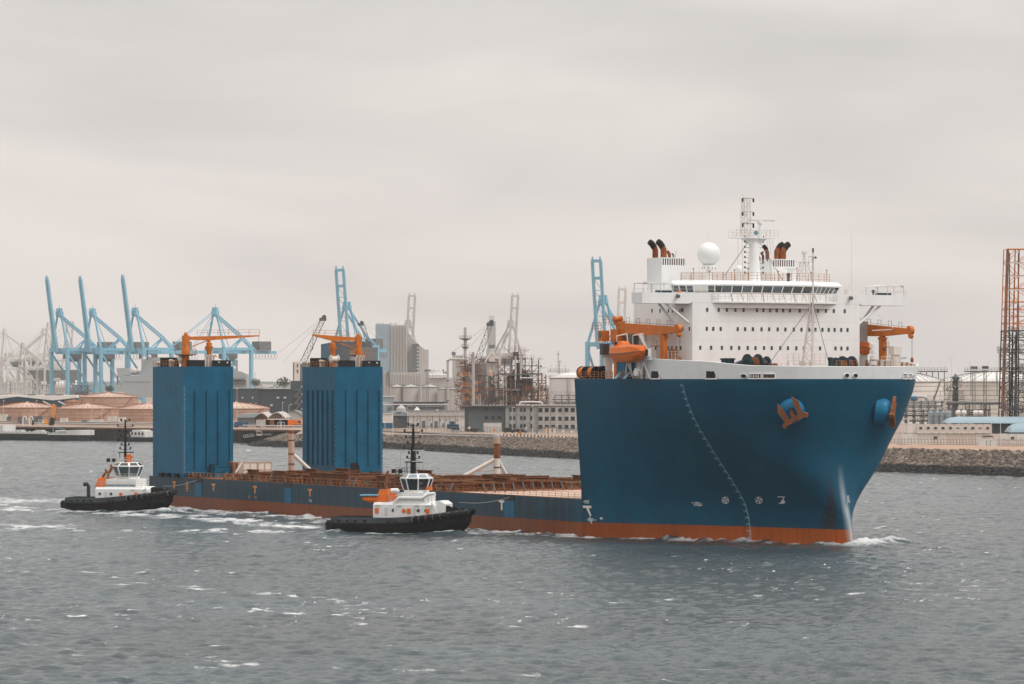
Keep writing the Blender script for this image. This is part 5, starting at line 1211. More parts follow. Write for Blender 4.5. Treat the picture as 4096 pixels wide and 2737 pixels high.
# guide posts with raking legs
def guide_post(x, y, ztop, r, legs, label):
    t = thing('guide_post', label, 'post', at_ship(x, y, 6.21), SHR, 'rusty guide posts standing on the cargo deck'); h = ztop-6.21
    MB().lathe((0,0,0), [(r*1.05,0),(r*1.0,h*.5)], 20).build('lower_tube', 'cream_white' if legs > 1 else 'post_tan', t); MB().lathe((0,0,h*.5), [(r*1.08,0),(r*1.08,h*.30)], 20).build('middle_tube', 'post_rust' if legs > 1 else 'post_tan', t)
    MB().lathe((0,0,h*.8), [(r*1.0,0),(r*1.0,h*.13)], 20).build('upper_tube', 'post_tan', t); MB().lathe((0,0,h*.93), [(r*.95,0),(r*.95,h*.06),(r*.7,h*.07)], 20).build('cap', 'tank_grey' if legs > 1 else 'post_rust', t)
    ls = [(5.6, 0, .0)] if legs == 1 else [(-3, -8.0, 0), (-1.5, 3.6, 0)]
    for (dx, dy, _) in ([(1.5, 5.6, 0)] if legs == 1 else ls): MB().tube((dx, dy, 0), (0, 0, h*.54 if legs == 1 else h*.5), r*.62, n=14).build('raking_leg', 'cream_white', t)
    if legs > 1: MB().tube((-1.4, -4.2, 2.2), (-.6, 1.6, 2.2), .14).build('tie_bar', 'cream_white', t)
    b = MB()
    for z in (h*.29, h*.5, h*.78): b.lathe((0,0,z), [(r*1.1,0),(r*1.12,.05),(r*1.12,.2),(r*1.1,.25)], 20)
    b.build('flange', 'crib_rust', t)
guide_post(-202.5, -5.5, 16.0, .6, 1, 'pale rusty guide post with one raking leg between the two blue casings')
guide_post(-161, 20.0, 15.5, .62, 2, 'rust banded guide post with two raking legs midway to the bow')

# =================================================================== TUGS
def tug(name_label, T, kind, sc=1.0, Lh=13.6):
    t = thing('tugboat', name_label, 'tugboat', (T['loc'][0], T['loc'][1], 0), T['rz'], 'tugs beside the heavy lift ship')
    hb = 5.0*sc
    # hull: sections from stern to bow; sheer rising forward
    b = MB(); st = 30
    def bw(u): # half breadth, u -1 stern .. 1 bow
        return hb*(min(1, (1-max(0, (u-.30)/.70)**2.4))**.62)*(.90+.10*min(1, (u+1)/.3))*(1 if u > -.9 else .95)
    def sheer(u): return (1.6+ (1.45*max(0, (u+.15)/1.15)**1.5 if kind == 'a' else 1.5*max(0, (u+.3)/1.3)**1.2))*sc
    def kx(u): return u*Lh
    secs = []
    for i in range(st+1):
        u = -1+2*i/st; w = max(.04, bw(u)); z = sheer(u); wl = w*(.93 if u < .3 else .93-.35*((u-.3)/.7)**1.5); rk = -1.8*max(0, (u-.4)/.6)**2
        secs.append([(kx(u)+rk, -wl, -.8), (kx(u)+rk*.7, -wl, .3), (kx(u), -w, z*.62), (kx(u), -w*1.0, z)])
    m = 4
    for s in (1, -1):
        o = len(b.v); b.v += [(p[0], p[1]*s, p[2]) for s_ in secs for p in s_]
        for i in range(st):
            for j in range(m-1):
                q = (o+i*m+j, o+(i+1)*m+j, o+(i+1)*m+j+1, o+i*m+j+1); b.f.append(q if s > 0 else q[::-1])
    b.add([(secs[0][j][0], secs[0][j][1]*s, secs[0][j][2]) for s in (1, -1) for j in (range(4) if s > 0 else range(3,-1,-1))], [tuple(range(8))])
    h = b.build('hull', 'tug_hull_low', t)
    # bulwark: lighter band above a rubbing strake, open aft deck
    b = MB(); b2 = MB()
    for s in (1, -1):
        o = len(b.v)
        for i in range(st+1):
            u = -1+2*i/st; w = max(.04, bw(u)); z = sheer(u); zt = z+(.98 if u < .55 else .98+.2*(u-.55))*sc; inn = .35*sc if u < -.3 else .18*sc
            b.v += [(kx(u), -w*s, z-.1), (kx(u)-(.25*max(0,u)), -(w-inn)*s, zt), (kx(u)-(.25*max(0,u)), -(w-inn-.16)*s, zt), (kx(u), -(w-.3)*s, z-.1)]
        for i in range(st):
            for j in range(3):
                q = (o+i*4+j, o+(i+1)*4+j, o+(i+1)*4+j+1, o+i*4+j+1); b.f.append(q if s > 0 else q[::-1])
        for i in range(st):
            u, u2 = -1+2*i/st, -1+2*(i+1)/st; b2.beam((kx(u), -(bw(u)+.06)*s, sheer(u)-.12), (kx(u2), -(bw(u2)+.06)*s, sheer(u2)-.12), .28, .3)
            if u < .5: b2.beam((kx(u), -(bw(u)*.985+.04)*s, sheer(u)*.62), (kx(u2), -(bw(u2)*.985+.04)*s, sheer(u2)*.62), .16, .18)
    w = bw(-1); b.add([(-Lh,-w,sheer(-1)-.1),(-Lh,w,sheer(-1)-.1),(-Lh+.3,w-.3,sheer(-1)+1.05*sc),(-Lh+.3,-w+.3,sheer(-1)+1.05*sc)], [(0,1,2,3)])
    b.build('bulwark', 'tug_hull', t); b2.build('rubbing_strake', 'black_rubber', t)
    dk = MB(); pts = [(kx(-1+2*i/st), bw(-1+2*i/st)-.15, sheer(-1+2*i/st)-.05) for i in range(st+1)]
    dk.v = [(x, -y, z) for x, y, z in pts]+[(x, max(.02, y), z) for x, y, z in pts]; dk.f = [(i, i+1, st+1+i+1, st+1+i) for i in range(st)]; dk.build('deck', 'dark_steel', t)
    b = MB()   # cylindrical bow fender with tyre loops
    us = np.linspace(.25, 1, 16)
    for s in (1, -1):
        P_ = [(kx(u)+.25, -(bw(u)+.25)*s, sheer(u)+.42*sc+.1) for u in us]; b.bend(P_, [.3*sc]+[.48*sc]*14+[.5*sc], 10)
    b.build('bow_fender', 'black_rubber', t)
    b = MB()
    for u in us[::2]: b.lathe((kx(u)+.25, -(bw(u)+.25), sheer(u)+.42*sc+.1), [(.50*sc,-.06),(.56*sc,0),(.50*sc,.06)], 12, (1,-.2,0))
    b.build('fender_band', 'steel_grey', t)
    MB().lathe((-Lh-.1, -bw(-1)+.3, sheer(-1)*.2), [(.3,0),(.8,.1),(.85,1.3),(.6,1.7)], 12).build('stern_fender', 'black_rubber', t)
    b = MB()
    for u in (-.86, -.72, -.6, -.46, -.1, 0.0): b.cb((kx(u), -(bw(u)-.02), sheer(u)+.42*sc if u < -.3 else sheer(u)+.3), (.45, .3, .26))
    b.build('freeing_port', 'dark_paint', t)
    for u in (-.4, -.3, -.2, -.1, 0., .1, .2): MB().beam((kx(u), -(bw(u)+.02), sheer(u)*.62), (kx(u)+.15, -(bw(u)+.06), sheer(u)-.2), .28, .16).build('fender_block', 'black_rubber', t)
    MB().beam((-10, -3.2, sheer(-.7)+.1), (-3.5, -2.6, sheer(-.3)+.6), .2).bend([(-4.6,-2.6,2.2),(-4.6,-2.6,3.6),(-4.2,-2.6,4.2),(-3.6,-2.6,3.4)], [.25]*4, 8).build('towing_frame', 'tug_hull', t)
    # deckhouse
    z0 = sheer(-.1)+(.1 if kind == 'a' else 0); zh = z0+2.55*sc
    zh = 5.0*sc if kind == 'a' else 4.55*sc
    b = MB(); P1 = [(-4.6,-3.3),(5.6,-3.3),(6.6,-2.2),(6.6,2.2),(5.6,3.3),(-4.6,3.3)]
    P1 = [(x*sc, y*sc) for x, y in P1]; lo = len(b.v)
    b.prism(P1, 1.9, zh-.25, 'z'); P2 = [(x*.97 if x < 0 else x-.35, y*.86) for x, y in P1]
    b.add([(x, y, zh-.25) for x, y in P1]+[(x, y, zh+.25) for x, y in P2], [(i, (i+1)%6, 6+(i+1)%6, 6+i) for i in range(6)]+[tuple(range(6,12))])
    dh = b.build('deckhouse', 'white_paint', t)
    for x in (-3.2, 2.4, 6.0-.8):
        pass
    for x, y in ((-3.9, -3.32), (1.9, -3.32), (5.3, -3.3)) if kind == 'a' else ((4.2, -3.32),): MB().box((x-.32)*sc, (y-.12)*sc, zh-1.75, (x+.32)*sc, y*sc, zh-.85).build('life_light_box', 'boat_orange', dh)
    for x in ((-.9,), (3.6,), (5.0,)) if kind == 'a' else ((-3.6,), (-1.2,)): MB().lathe((x[0]*sc, -3.31*sc, zh-1.2), [(.25,-.02),(.32,.04),(.01,.05)], 14, (0,-1,0)).build('porthole', 'glass_mid', dh)
    for x in (-2.2, 2.9) if kind == 'a' else (-2.3,): MB().box((x-.3)*sc, -3.34*sc, zh-2.2, (x+.3)*sc, -3.3*sc, zh-.75).build('door', 'pale_grey', dh)
    for x in (-3.7, .2, 3.3, 5.2) if kind == 'a' else (3.5,): MB().box((x-.4)*sc, -3.5*sc, zh-.42, (x+.4)*sc, -3.3*sc, zh-.22).build('deck_lamp', 'tank_white', dh)
    b = MB(); b.lathe(((1.0 if kind == 'a' else .9)*sc, -3.36*sc, zh-1.25), [(.22,0),(.36,.02),(.36,.1),(.22,.12)], 16, (0,-1,0)); b.build('lifebuoy', 'boat_orange', dh)
    # upper tier
    za = zh+.25; zb = za+1.55*sc
    x0, x1 = (-.5, 5.2) if kind == 'a' else (-2.6, 4.6)
    up = MB().prism([(x0*sc,-2.5*sc),((x1-.8)*sc,-2.5*sc),(x1*sc,-1.4*sc),(x1*sc,1.4*sc),((x1-.8)*sc,2.5*sc),(x0*sc,2.5*sc)], za-.05, zb, 'z').build('upper_deckhouse', 'white_paint', t)
    if kind == 'b': MB().box(-2.6*sc, -2.53*sc, za+.0, (x1-.9)*sc, -2.5*sc, za+.45).build('blue_stripe', 'stripe_blue', up)
    # wheelhouse: flared windows, sloping skylights
    wx = 2.2*sc if kind == 'a' else 1.2*sc; r0, r1 = (2.0, 2.5) if kind == 'a' else (2.1, 2.75); zc = zb+.1; zd = zc+(2.3 if kind == 'a' else 2.35); nn = 8
    oct_ = lambda r, z, k=nn: [(wx+r*1.12*math.cos((i+.5)*2*math.pi/k), r*math.sin((i+.5)*2*math.pi/k), z) for i in range(k)]
    b = MB(); A, B_, C_, D_ = oct_(r0*.98, zb-.05), oct_(r0, zc+.35), oct_(r1+.1, zd), oct_(r1*.72, zd+.85*sc)
    A2 = oct_(r0*.9, zc+.3); b.add(A+B_, [(i, (i+1)%8, 8+(i+1)%8, 8+i) for i in range(8)]+[tuple(range(8,16))]); C2 = oct_(r1+.1, zd+.12)
    b.add(C_+C2+D_, [(i, (i+1)%8, 8+(i+1)%8, 8+i) for i in range(8)]+[(8+i, 8+(i+1)%8, 16+(i+1)%8, 16+i) for i in range(8)]+[tuple(range(16,24)), tuple(range(7,-1,-1))])
    for i in range(8): b.beam(B_[i], C_[i], .18*sc)
    wh = b.build('wheelhouse', 'white_paint', t)
    for i in range(8):
        j = (i+1) % 8; a, c, d, e = Vector(B_[i]), Vector(B_[j]), Vector(C_[j]), Vector(C_[i])
        P_ = lambda s_, v_: (a*(1-s_)+c*s_)*(1-v_)+(e*(1-s_)+d*s_)*v_
        q = [P_(.08,.02), P_(.92,.02), P_(.92,.97), P_(.08,.97)]; n_ = (q[1]-q[0]).cross(q[3]-q[0]).normalized()
        MB().add(q+[p-n_*.06 for p in q], [(0,1,2,3),(7,6,5,4),(0,4,5,1),(1,5,6,2),(2,6,7,3),(3,7,4,0)]).build('window', 'glass_dark' if kind == 'a' else 'glass_mid', wh)
        a, c, d, e = Vector(C2[i]), Vector(C2[j]), Vector(D_[j]), Vector(D_[i]); q = [P_(.1,.15), P_(.9,.15), P_(.88,.85), P_(.12,.85)]; n_ = (q[1]-q[0]).cross(q[3]-q[0]).normalized()
        if n_.z < 0: n_ = -n_
        MB().add([p+n_*.03 for p in q]+[p-n_*.03 for p in q], [(0,1,2,3),(7,6,5,4),(0,4,5,1),(1,5,6,2),(2,6,7,3),(3,7,4,0)]).build('skylight', 'roof_grey' if kind == 'a' else 'glass_dark', wh)
    zr = zd+.85*sc
    b = MB(); rr = [(wx-3.2*sc, -1.5*sc, zr), (wx+.8*sc, -1.5*sc, zr)]; b.rail(rr, 1.0, .9, .04, 2); b.rail([(wx-3.2*sc, -1.6*sc, zd), (wx-1.6*sc, -1.6*sc, zr)], 1.1, .6, .05, 2); b.build('roof_railing', 'rail_white' if kind == 'b' else 'dark_paint', wh)
    for y in (-1.4, -.2): MB().box(wx-2.6*sc+y, -1.7*sc, zr+.1, wx-1.9*sc+y, -1.4*sc, zr+.8).build('speaker_box', 'dark_paint', wh)
    if kind == 'b': MB().box(wx+.1, -1.2, zr, wx+.9, -.6, zr+1.6).box(wx-.1,-1.0,zr+.9,wx+1.3,-.8,zr+1.3).build('fire_monitor', 'boat_orange', wh)
    else: MB().lathe((wx+2.6*sc, -1.2*sc, zb+.75), [(.2,-.6),(.26,0),(.4,.5)], 10, (1,-.3,.1)).build('fire_monitor', 'boat_orange', wh)
    b = MB(); pr = [((x0+.2)*sc,-2.4*sc,zb), ((x1-.9)*sc,-2.4*sc,zb)]; b.rail([(-4.8*sc if kind == 'b' else -1.5*sc, -3.0*sc, za), (5.3*sc, -3.0*sc, za)], 1.05, 1.3, .04, 3); b.rail([(5.3*sc, -3.0*sc, za), (6.2*sc, -1.8*sc, za)], 1.05, .7, .04, 3)
    if kind == 'b': b.rail([(-2.6*sc, -2.4*sc, zb), (4.1*sc, -2.4*sc, zb)], 1.05, 1.3, .04, 3)
    b.build('railing', 'rail_white', t)
    # funnel with exhausts
    fx = -3.1*sc if kind == 'a' else -3.6*sc; fh = 2.1 if kind == 'a' else 1.8
    fun = MB().add([(fx-1.3,-2.9,za-.1),(fx+1.1,-2.9,za-.1),(fx+1.1,-1.2,za-.1),(fx-1.3,-1.2,za-.1),(fx-.55,-2.6,za+fh),(fx+.85,-2.6,za+fh),(fx+.85,-1.4,za+fh),(fx-.55,-1.4,za+fh)], [(0,3,2,1),(4,5,6,7),(0,1,5,4),(1,2,6,5),(2,3,7,6),(3,0,4,7)]).build('funnel', 'boat_orange', t)
    tree_copy(fun, (0, 4.1, 0), parent=t)
    if kind == 'a': MB().bend([(fx+.5,-2,za+1.6),(fx+.5,-2,za+3.2),(fx+.6,-2,za+4.8),(fx+.8,-2,za+5.3)], [.3,.28,.26,.22], 12).build('exhaust_pipe', 'post_rust', fun)
    else:
        for dx, hh in ((-.1, 2.2), (1.0, 3.2)): MB().bend([(fx+dx,-2,za+1.2),(fx+dx+.4,-2,za+1.2+hh*.45),(fx+dx+1.1,-2,za+1.1+hh*.85),(fx+dx+.8,-2,za+1.2+hh)], [.28,.28,.3,.26], 12).build('exhaust_pipe', 'exhaust_rust', fun)
    if kind == 'a':
        MB().bend([(fx+2.4,-3.1,2.4),(fx+2.4,-3.1,za+.1),(fx+3.2,-3.1,za+.7),(fx+7.4,-3.1,za+.7),(fx+8.4,-2.9,za+1.4),(fx+9.4,-2.7,za+1.5)], [.28]*6, 10).build('fire_main_pipe', 'white_paint', t)
        MB().lathe((fx+1.6,-3.0,za+1.9), [(.1,0),(.42,.1),(.45,.9),(.45,1.3),(.1,1.6)], 14, (1,0,0)).build('raft_canister', 'white_paint', t)
        wb = MB().bend([(fx-3.6,-2.6,za+.5),(fx-2.2,-2.6,za+.35),(fx-.9,-2.6,za+.5)], [.3,.62,.5], 10).build('workboat', 'boat_orange', t); MB().box(fx-3.9,-3.3,za+1.0,fx-.7,-1.9,za+1.25).build('boat_cover', 'sts_blue', wb)
    else: MB().bend([(-6.3,-2.6,2.2),(-6.3,-2.6,4.9),(-6.6,-2.6,5.3),(-7.3,-2.6,5.2)], [.38,.38,.4,.42], 10).build('vent_cowl', 'tug_hull', t); 
    # mast
    mx_ = wx-.6*sc; hm = 8.6*sc
    b = MB().beam((mx_, 0, zr-.3), (mx_, 0, zr+hm*.55), .85*sc if kind == 'a' else .45*sc, None, .6*sc if kind == 'a' else .3*sc); b.beam((mx_, 0, zr+hm*.55), (mx_, 0, zr+hm), .5*sc if kind == 'a' else .3*sc, None, .22*sc)
    b.box(mx_-1.3*sc, -.7, zr+1.9*sc, mx_+1.6*sc, .7, zr+2.1*sc); b.beam((mx_-1.0*sc, -.5, zr), (mx_-1.0*sc, -.5, zr+1.9), .1)
    ms = b.build('mast', 'dark_paint', t)
    for k, (f, w_) in enumerate([(.99,.9),(.86,1.6),(.74,1.3),(.62,1.0),(.52,1.6),(.42,.8),(.33,1.1)]):
        z = zr+hm*f; bb = MB().beam((mx_-w_, 0, z-.2), (mx_+w_, 0, z-.2), .1); bb.box(mx_-w_-.12, -.15, z-.2, mx_-w_+.14, .15, z+.25); bb.box(mx_+w_-.14, -.15, z-.2, mx_+w_+.12, .15, z+.25); bb.build('light_bracket', 'dark_paint', ms)
    for z, w0, w1 in ((zr+hm*.46, .2, 2.1), (zr+hm*.24, 0, 3.0)) if kind == 'a' else ((zr+hm*.06, -2.6, 3.0),): MB().box(mx_+w0, -.9, z, mx_+w1, -.7, z+.14).build('radar_scanner', 'rail_white', ms)
    for dx in (-3.2, 3.0, 2.0): MB().beam((mx_+dx*.7, -.8, zr), (mx_+dx*.55, -.8, zr+6.5), .035).build('whip_aerial', 'steel_grey', ms)
    # fore deck winch and gear
    fz = sheer(.75)
    q0 = kx(.68)
    MB().lathe((q0, -1.6, fz+.9), [(.2,0),(1.15,.05),(1.15,.3),(.8,.35),(.8,1.9),(.2,2.0)], 16, (.15,1,0)).lathe((q0+1.2, -1.6, fz+.9), [(.2,0),(1.0,.05),(1.0,.3),(.7,.35),(.7,1.9),(.2,2.0)], 16, (.15,1,0)).build('towing_winch', 'black_rubber', t)
    MB().beam((6.0*sc,-3.2,za-.1),(7.4*sc,-3.2,fz+.1),.5,.12).build('stairway', 'pale_grey', t)
    MB().bend([(q0+2,-1.2,fz),(q0+2,-1.2,fz+1.4),(q0+2.2,0,fz+1.6),(q0+2,1.2,fz+1.4),(q0+2,1.2,fz)], [.22]*5, 8).build('towing_staple', 'black_rubber', t)
    if kind == 'a': MB().prism([(6.5,fz-.3),(8.0,fz-.3),(8.0,za-.3),(7.2,za+.2),(6.5,za+.2)],-2.2,2.2).build('fore_house', 'white_paint', t)
    return t
tug('black tug with white house, dark mast and glass wheelhouse beside the long low midbody', TUG_A, 'a', 1.0, 12.1)
tug('black tug with blue striped white house beside the stern, near the left edge', TUG_B, 'b', 1.0, 10.8)
# towing lines
def line(name, label, p, q, sag, r=.05):
    p, q = Vector(p), Vector(q); b = MB(); pts = [p+(q-p)*t/10-Vector((0,0,sag*4*(t/10)*(1-t/10))) for t in range(11)]; b.bend(pts, [r]*11, 6); o = b.build(name, 'rope_pale'); tag(o, label, 'tow line')
def tw(T, x, y, z): c, s = math.cos(T['rz']), math.sin(T['rz']); return (T['loc'][0]+x*c-y*s, T['loc'][1]+x*s+y*c, z)
line('tow_line', 'pale towing line from the middle tug bow to the dark opening in the ship side', tw(TUG_A, 9.8, 0, 5.2), at_ship(sx(2040, -21.5), -21.6, 5.9), .5)
line('tow_line', 'thin towing line from the left tug bow to the stern quarter', tw(TUG_B, 8.6, 0, 4.9), at_ship(sx(790, -21.5), -21.6, 5.9), .4, .04)

# =================================================================== FAR BANK
def gd(py): return (CH-GZ)*F/(py-HY)           # distance of a foot seen at photo row py
class BG:
    """a thing on the far bank; coordinates given as photo columns/rows at its distance"""
    def __init__(s, name, label, cat, px, D, group=None, z=GZ):
        s.D = D; s.t = thing(name, label, cat, (X(px, D), D, z), 0, group)
    def x(s, px, d=0): return X(px, s.D+d)
    def z(s, py, d=0): return Z(py, s.D+d)
    def box(s, name, px0, px1, py0, py1, mat, dep=10, d=0, par=None, label=None, mb=False):
        z0 = GZ-.3 if py1 is None else s.z(py1)
        m = MB().box(s.x(px0), s.D+d, z0, s.x(px1), s.D+d+dep, s.z(py0))
        if mb: return m
        o = s.b(m, name, mat, par, label=label); return o
    def b(s, m, name, mat, par=None, **k):
        l = s.t.location; m.v = [(a-l.x, b-l.y, c-l.z) for a, b, c in m.v]; return m.build(name, mat, par or s.t, **k)
    def wins(s, pxs, pys, w, h, mat='glass_dark', d=0, name='window', par=None):
        """window panes of w x h metres at photo positions (centres), one object each"""
        src = None
        for py in pys:
            for px in pxs:
                loc = Vector((s.x(px), s.D+d, s.z(py)))-s.t.location
                if src is None: src = MB().box(-w/2, -.12, -h/2, w/2, .1, h/2).build(name, mat, par or s.t, smooth=False); fr = MB().box(-w/2-.15, -.22, -h/2-.18, w/2+.15, -.04, -h/2).build('sill', 'trim_dark', src, smooth=False) if w > 1 and name == 'window' else None; o = src
                else: o = tree_copy(src, parent=par or s.t)
                o.location = loc
        return src
# ---- container gantry cranes
def sts(px, D, rz, mat, label, boom, twin, group, z=GZ, k=1., dark='steel_grey', zoff=None, body='tug'):
    t = thing('gantry_crane', label, 'gantry crane', (X(px, D), D, z), R(rz), group)
    G, V = 30*k, 13*k; hp = 50.5*k
    for x in (0, G):
        for y in (-V, V): MB().box(x-1.4*k, y-1.4*k, 0, x+1.4*k, y+1.4*k, hp).build('leg', mat, t, smooth=False)
    b = MB()
    for x in (0, G): b.box(x-1.2*k, -V+1.4*k, hp-3.6*k, x+1.2*k, V-1.4*k, hp-.4*k); b.box(x-1.3*k, -V, 4*k, x+1.3*k, V, 7*k)
    b.build('cross_beam', mat, t, smooth=False)
    for y in (-V, V): MB().beam((1, y, hp-6*k), (G-1, y, 9*k), 1.3*k).build('brace', mat, t, smooth=False); MB().box(0, y-1*k, hp-2.6*k, G, y+1*k, hp-.2*k).build('tie_beam', mat, t, smooth=False)
    w = 3.4*k if twin else 1.7*k
    for s in (-1, 1): MB().box(-3*k, s*w-.8*k, hp-5.6*k, 66*k, s*w+.8*k, hp-3.0*k).build('girder', mat, t, smooth=False)
    ap = Vector((0, 0, 84*k))
    b = MB()
    for s in (-1, 1):
        b.beam((0, s*V*.95, hp), (0, s*1.8*k, 84*k), 1.6*k, None, 1.1*k); b.beam((0, s*2.2*k, 80*k), (G*1.0, s*2.5*k, 59*k), 1.2*k); b.beam((G, s*2.5*k, 59*k), (G, s*V*.9, hp), 1.1*k); b.beam((G, s*2.5*k, 59*k), (G+13*k, s*2.6*k, hp-3*k), 1.1*k); b.beam((G, s*2.5*k, 59*k), (G-15*k, s*2.6*k, hp-3*k), .9*k)
        b.beam((1, s*2*k, 82*k), (14*k, s*3*k, hp-3*k), .5*k)
    b.box(-2*k, -3.4*k, 79*k, 2*k, 3.4*k, 83*k); b.box(-1.5*k, -3*k, 83*k, 1.2*k, -1.4*k, 86*k); b.box(-1.5*k, 1.4*k, 83*k, 1.2*k, 3*k, 86*k); b.beam((0, 0, 83*k), (0, 0, 89*k), .3*k); b.build('a_frame', mat, t, smooth=False)
    if boom == 'up':
        L_ = 66*k; p0 = Vector((-3.5*k, 0, hp-4*k)); d = Vector((-.15, 0, .9887)); 
        for s in (-1, 1):
            o = Vector((0, s*(3.4*k if twin else 1.25*k), 0)); MB().beam(p0+o, p0+o+d*L_, 2.2*k if not twin else 1.6*k, 3.0*k if not twin else 2.2*k, 1.5*k if not twin else 1.5*k, 2.2*k).build('boom_girder', mat, t, smooth=False)
            MB().beam(p0+o+d*L_, p0+o*.9+d*(L_+3.5*k), 1.2*k, 1.6*k, .4*k, .8*k).build('boom_tip', mat, t, smooth=False)
        b = MB()
        if twin:
            for f in (.18, .36, .52, .66, .8, 1.0): b.beam(p0+d*L_*f+Vector((0,-3.4*k,0)), p0+d*L_*f+Vector((0,3.4*k,0)), 1.0*k if f in (.8, 1.) else .45*k, 2.4*k if f in (.8, 1.) else .5*k)
            for f, g in ((.18,.36),(.36,.52),(.52,.66),(.66,.8)): b.beam(p0+d*L_*f+Vector((0,-3.4*k,0)), p0+d*L_*g+Vector((0,3.4*k,0)), .35*k)
        else: b.box(-3.8*k, -1.2*k, hp-5*k, -2.8*k, 1.2*k, hp); b.beam(p0+d*L_*.2+Vector((-1.5*k,0,0)), p0+d*L_*.97+Vector((-1.5*k,0,0)), .4*k)
        for s in (-1, 1): b.beam(p0+d*L_*.55, (0, s*1.5*k, 85*k), .18*k)
        b.build('boom_tie', mat, t, smooth=False)
    else:
        for s in (-1, 1): MB().box(-60*k, s*w-.8*k, hp-5.6*k, -3*k, s*w+.8*k, hp-3.0*k).build('boom_girder', mat, t, smooth=False); MB().beam((0, s*2*k, 83*k), (-52*k, s*w, hp-3*k), .5*k).build('forestay', mat, t, smooth=False); MB().beam((0, s*2*k, 81*k), (-26*k, s*w, hp-3*k), .4*k).build('forestay', mat, t, smooth=False)
    MB().box(8*k, -6*k, hp-10*k, 20*k, 6*k, hp-5.7*k).box(10*k, -5*k, hp-12.5*k, 17*k, 5*k, hp-10*k).build('trolley', dark, t, smooth=False)
    MB().box(44*k, -5*k, hp-2.8*k, 58*k, 5*k, hp+5.5*k).build('machinery_house', 'steel_grey' if mat == 'sts_blue' else mat, t, smooth=False)
    b = MB()
    for q in range(9):   # festoon cable loops under the girder
        x = 36*k+q*3.4*k
        for a, c in ((0, -2.8), (1, -5.6), (2, -2.8)): pass
        b.bend([(x, -w-1, hp-5.6*k), (x+.6*k, -w-1, hp-9.5*k), (x+1.7*k, -w-1, hp-11*k), (x+2.8*k, -w-1, hp-9.5*k), (x+3.4*k, -w-1, hp-5.6*k)], [.16*k]*5, 4)
    b.build('festoon', dark, t, smooth=False)
    return t
sts(238, 3600, 40, 'sts_blue', 'blue gantry crane with raised boom, leftmost of the three in a row', 'up', False, 'blue container cranes')
sts(371, 3600, 40, 'sts_blue', 'blue gantry crane with raised boom, middle of the three in a row', 'up', False, 'blue container cranes')
sts(541, 3560, 40, 'sts_blue', 'blue gantry crane with raised boom, rightmost of the three, nearest the casing', 'up', False, 'blue container cranes')
sts(861, 3550, 40, 'sts_blue', 'blue gantry crane with lowered boom behind the near casing', 'down', False, 'blue container cranes')
sts(1388, 3300, 66, 'sts_blue', 'blue gantry crane with raised twin girder boom behind the far casing', 'up', True, 'blue container cranes')
sts(2413, 3050, 66, 'sts_blue', 'blue gantry crane with raised twin girder boom beside the ship bow', 'up', True, 'blue container cranes')
sts(1632, 4300, 110, 'sts_grey', 'pale grey gantry crane with raised boom before the power station', 'up', True, 'grey container cranes')
sts(2042, 4300, 112, 'sts_grey', 'pale grey gantry crane with raised boom behind the scaffolded refinery unit', 'up', True, 'grey container cranes')
sts(2478, 4000, 100, 'pale_grey', 'pale grey gantry crane boom far behind the orange deck crane', 'up', True, 'grey container cranes')
sts(18, 5000, 25, 'pale_grey', 'faint grey gantry crane at the left edge, boom lowered', 'down', False, 'grey container cranes')
sts(175, 5000, 150, 'pale_grey', 'faint grey gantry crane behind the leftmost blue crane, boom lowered', 'down', False, 'grey container cranes')
sts(90, 4300, 32, 'sts_grey', 'low grey gantry crane between the two faint ones at left', 'down', True, 'grey container cranes', k=.72)
def lat_crane(px0, py0, px1, py1, D, w, mat, label, head=True, cat='crane', name='lattice_boom_crane'):
    g = BG(name, label, cat, px0, D, 'lattice boom cranes'); a = (g.x(px0), D, g.z(py0)); c = (g.x(px1), D, g.z(py1))
    g.b(MB().lattice(a, c, w*1.1, w*.8, w*1.3, w*.11, w*.07), 'boom', mat, smooth=False); 
    if head: g.b(MB().lathe((c[0], D-w*.3, c[2]), [(.3,0),(w*.42,.1),(w*.42,w*.5),(.3,w*.5)], 12, (0,1,0)).box(c[0]-w, D-w/2, c[2]-w*.8, c[0]+w*.4, D+w/2, c[2]-w*.2), 'boom_head', 'dark_steel')
    b = MB(); s = 1 if px1 < px0 else -1
    b.beam(c, (a[0]-(-s)*w*0-(1 if px1 > px0 else -1)*w*5, D+3, a[2]+w*2), w*.04); b.beam(c, (a[0]-(1 if px1 > px0 else -1)*w*4, D-3, a[2]), w*.04); g.b(b, 'pendant_rope', mat, smooth=False)
    g.b(MB().box(a[0]-w*2, D-w, GZ, a[0]+w*2, D+w, a[2]), 'crane_body', 'steel_grey', smooth=False)
lat_crane(1212, 1450, 1297, 1268, 2600, 3.2, 'steel_grey', 'slender lattice boom crane leaning behind the far casing'); lat_crane(1478, 1390, 1447, 1290, 2900, 3.0, 'steel_grey', 'lattice boom crane leaning left between casing and power station')
lat_crane(1905, 1455, 1966, 1288, 2500, 3.2, 'steel_grey', 'lattice boom crane leaning towards the square chimney')
lat_crane(183, 1480, 200, 1292, 4400, 7, 'sts_grey', 'grey lattice tower behind the leftmost blue crane', False); lat_crane(262, 1480, 281, 1286, 4400, 8, 'sts_grey', 'taller grey lattice tower right of the leftmost blue crane', False)
